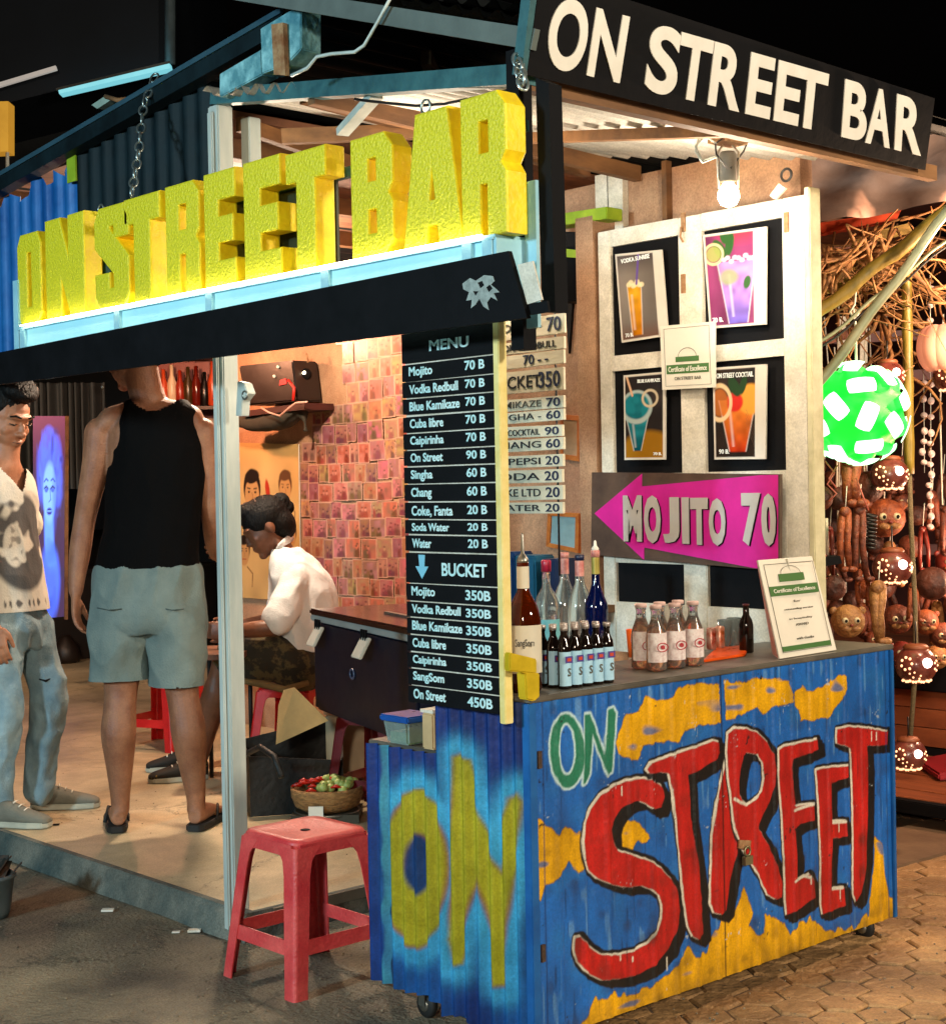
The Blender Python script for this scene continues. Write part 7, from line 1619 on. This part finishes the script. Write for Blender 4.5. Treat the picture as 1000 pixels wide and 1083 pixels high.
def legs(px, py, L, D, m, label, n=2, spread=7, knee=.5, thick=.014):
    """hanging wooden puppet: hip block with jointed legs and feet"""
    t = thing('wooden_puppet', label, 'puppet', onD(px, py+L, D)); k = D/FPX
    c = onD(px, py, D); mb = MB(); mb.ell(c, (thick*2.0, thick*1.5, thick*1.6), seg=14, rings=10); mb.build('hip_block', m, t)
    for i in range(n):
        s = (i-(n-1)/2); dx = s*spread; a = c+HR*(s*thick*1.5); kn = onD(px+dx+random.uniform(-2, 2), py+L*knee, D-.03); ft = onD(px+dx*1.3+random.uniform(-2, 3), py+L, D)
        mb = MB(); mb.tube([a, (a+kn)/2, kn, (kn+ft)/2, ft], [thick, thick*1.1, thick*.85, thick*.95, thick*.7], 10); lo = mb.build('leg', m, t)
        mb = MB(); mb.ell(ft+HR*thick*.8-HF*.01, (thick*1.7, thick*1.1, thick*.8), None, 12, 8); mb.build('foot', m, lo)
    mb = MB(); mb.tube([c, onD(px+2, py-28, D)], .002, 4); mb.build('string', M_card, t)
    return t
legs(900, 490, 42, 5.4, M_cw[0], 'orange wooden puppet legs hanging directly under the green lamp', spread=6, thick=.02)
legs(893, 542, 60, 5.35, M_cw[0], 'long orange puppet legs left of the striped coil', spread=8, thick=.013)
legs(908, 540, 72, 5.4, M_cw[1], 'long reddish puppet legs beside the striped coil', spread=10, thick=.013)
legs(877, 560, 52, 5.5, M_cw[4], 'dark red puppet legs hanging near the shutter edge', spread=9, thick=.007)
legs(928, 622, 56, 5.3, M_cw[2], 'tan bone shaped puppet standing at the cart corner', spread=3, thick=.017)
legs(912, 600, 40, 5.6, M_cw[0], 'short orange puppet behind the bone shaped one', spread=9, thick=.011)
legs(975, 560, 42, 6.1, M_cw[4], 'dark red puppet right of the bamboo stick', spread=8, thick=.009); legs(990, 640, 40, 6.2, M_cw[2], 'tan puppet sitting at the right above the rail', spread=9, thick=.012)
legs(1000, 540, 46, 6.0, M_cw[1], 'reddish puppet at the right edge below the bead string', spread=8, thick=.012); legs(940, 578, 40, 6.0, M_cw[2], 'pale puppet behind the middle lantern', spread=12, thick=.014); legs(965, 620, 36, 5.8, M_cw[0], 'small orange puppet behind the rope', spread=8, thick=.010)
cz = MB()
for k in range(9): cz.torus(onD(920, 545+4.2*k, 5.45), .021-.0006*k, .0045, Matrix.Rotation(.2, 3, 'X'), 16, 6)
o = cz.build('striped_coil', mat('black_white_coil', '#1a1512', .5)); solo(o, 'dark ringed coil toy hanging beside the orange legs', 'coil toy')
for i, pts in enumerate((((872, 488), (882, 500), (874, 512), (884, 522), (876, 530)), ((862, 545), (870, 560), (864, 575), (874, 590)), ((905, 505), (912, 525), (918, 540)), ((885, 492), (876, 506), (884, 516)))):
    mb = MB(); mb.tube([onD(x, y, 5.25) for x, y in pts], .003, 5); solo(mb.build('pink_cord', mat('pink_cord', '#c86a58', .6)), ('pink zigzag cord above the reddish coconut', 'pink zigzag cord below the reddish coconut', 'pale cord dangling right of the orange legs', 'second pink cord crossing above the reddish coconut')[i], 'cord')
mb = MB(); mb.slab([onD(x, y, 5.2) for x, y in ((866, 590), (888, 588), (890, 596), (866, 600))], HF*.1); solo(mb.build('black_ledge', M_blackp), 'short black ledge at the edge of the shutter', 'ledge')
for i in range(2): mb = MB(); mb.cyl(onD(862+12*i, 590, 5.4), onD(860+13*i, 552-4*i, 5.4), .011-.004*i, 10); solo(mb.build('candle', M_creamwood), ('thick cream stick standing on the short black ledge', 'thin cream stick to the right of the thick one')[i], 'stick')
mb = MB(); mb.slab([onZ(x, y, .125) for x, y in ((968, 810), (992, 826), (1040, 822), (1020, 800))], (0, 0, .03)); solo(mb.build('red_mat', mat('red_mat', '#8a101c', .6), bevel=.008), 'dark red cushion lying on the orange deck', 'cushion')
mb = MB()
mb.slab([onZ(x, y, .004) for x, y in ((930, 885), (1010, 862), (1120, 870), (1120, 905), (1000, 905), (930, 925))], (0, 0, .014)); o = mb.build('stone_slab_path', mat('brown_slab', '#5a4432', .7, scale=3, bump=.3, bscale=30, col2='#7a6248')); o['kind'] = 'structure'

# the crowd of small carvings deeper on the hut table
random.seed(77); GRP = 'small carvings crowded deep in the hut'
pm = []
for k in range(4):
    n0 = len(bpy.data.objects); lab = 'small brown wooden carving crowded deep among the souvenirs on the hut table'
    if k % 2 == 0: pm.append(coco_head(880, 600, 11, 6.4, M_cw[(k+1) % 5], lab, face=(k == 0), ears=True, cat='carving', name='wooden_carving'))
    else: pm.append(legs(880, 590, 34, 6.4, M_cw[k], lab, spread=8, thick=.014))
for o in pm: o['category'] = 'carving'; o['group'] = GRP
for i in range(44):
    px, py, D = random.uniform(852, 1040), random.uniform(500, 690), random.uniform(6.2, 7.2)
    k = i % 4; o = pm[k]; base = onD(px, py, D)
    c = relabel_copy(o, base, rotz=random.uniform(-.6, .6)) if i >= 4 else o
    if i < 4: c.location = base
for i in range(9):
    px, D = random.choice((870, 885, 915, 935, 972, 995, 1010)), random.uniform(5.9, 6.6); a = onD(px+random.uniform(-4, 4), 320+random.uniform(0, 60), D); b_ = onD(px+random.uniform(-6, 6), 500+random.uniform(-40, 60), D); mb = MB()
    mb.tube([a, a.lerp(b_, .5)+HR*random.uniform(-.03, .03), b_], .0035, 5); tag(mb.build('hanging_string', M_creamwood), 'pale string hanging down among the souvenirs of the hut', 'string', 'pale strings hanging in the hut')
# ================================================================== LIGHT, SKY, RENDER
def lamp(kind, name, loc, col, energy, size=.1, target=None, **kw):
    ld = bpy.data.lights.new(name, kind); ld.color = rgb(col) if isinstance(col, str) else col; ld.energy = energy
    if kind in ('POINT', 'SPOT'): ld.shadow_soft_size = size
    if kind == 'AREA': ld.size = size
    for k, v in kw.items(): setattr(ld, k, v)
    o = bpy.data.objects.new(name, ld); COL.objects.link(o); o.location = loc
    if target is not None: o.rotation_euler = (V(target)-V(loc)).to_track_quat('-Z', 'Y').to_euler()
    return o
w = bpy.data.worlds.new('World'); SC.world = w; w.use_nodes = True
nt = w.node_tree; sky = nt.nodes.new('ShaderNodeTexSky'); sky.sky_type = 'NISHITA'; sky.sun_disc = False
sky.sun_elevation = math.radians(-4); sky.sun_rotation = math.radians(200)
nt.links.new(sky.outputs[0], nt.nodes['Background'].inputs[0]); nt.nodes['Background'].inputs[1].default_value = .05
# street lamps behind the photographer: warm on the right, cool on the left
lamp('SPOT', 'street_lamp_light', (1.6, -6.5, 3.4), (1, .87, .68), 1500, .35, (.7, 0, .7), spot_size=1.6, spot_blend=.6)
lamp('SPOT', 'street_lamp_light', (-6.5, .6, 2.6), (.55, .86, 1.0), 1200, .3, (0, 1.0, 1.2), spot_size=1.5, spot_blend=.6)
lamp('SPOT', 'street_lamp_light', (-5.4, -4.6, 2.5), (1, .86, .66), 850, .3, (0, .8, 1.1), spot_size=1.5, spot_blend=.6)
lamp('POINT', 'bulb_light', tuple(onY(770, 212, .15)-V((0, 0, .06))), (1, .84, .64), 17, .03)
lamp('POINT', 'bar_ceiling_light', (1.25, 3.0, 2.25), (1, .76, .55), 135, .05)
lamp('POINT', 'bar_ceiling_light', (1.6, 4.5, 2.2), (1, .42, .22), 60, .05)
lamp('POINT', 'bar_ceiling_light', (.95, 6.4, 2.3), (1, .70, .48), 90, .05)
lamp('POINT', 'bar_ceiling_light', (.45, .8, 2.1), (1, .80, .60), 15, .05)
lamp('POINT', 'hut_light', (2.3, -.1, 2.0), (1, .66, .42), 60, .05)
lamp('POINT', 'hut_light', (3.0, .4, 1.0), (1, .55, .34), 24, .05)
SC.view_settings.view_transform = 'Standard'; SC.view_settings.look = 'None'; SC.view_settings.exposure = .22
SC.render.engine = 'CYCLES'
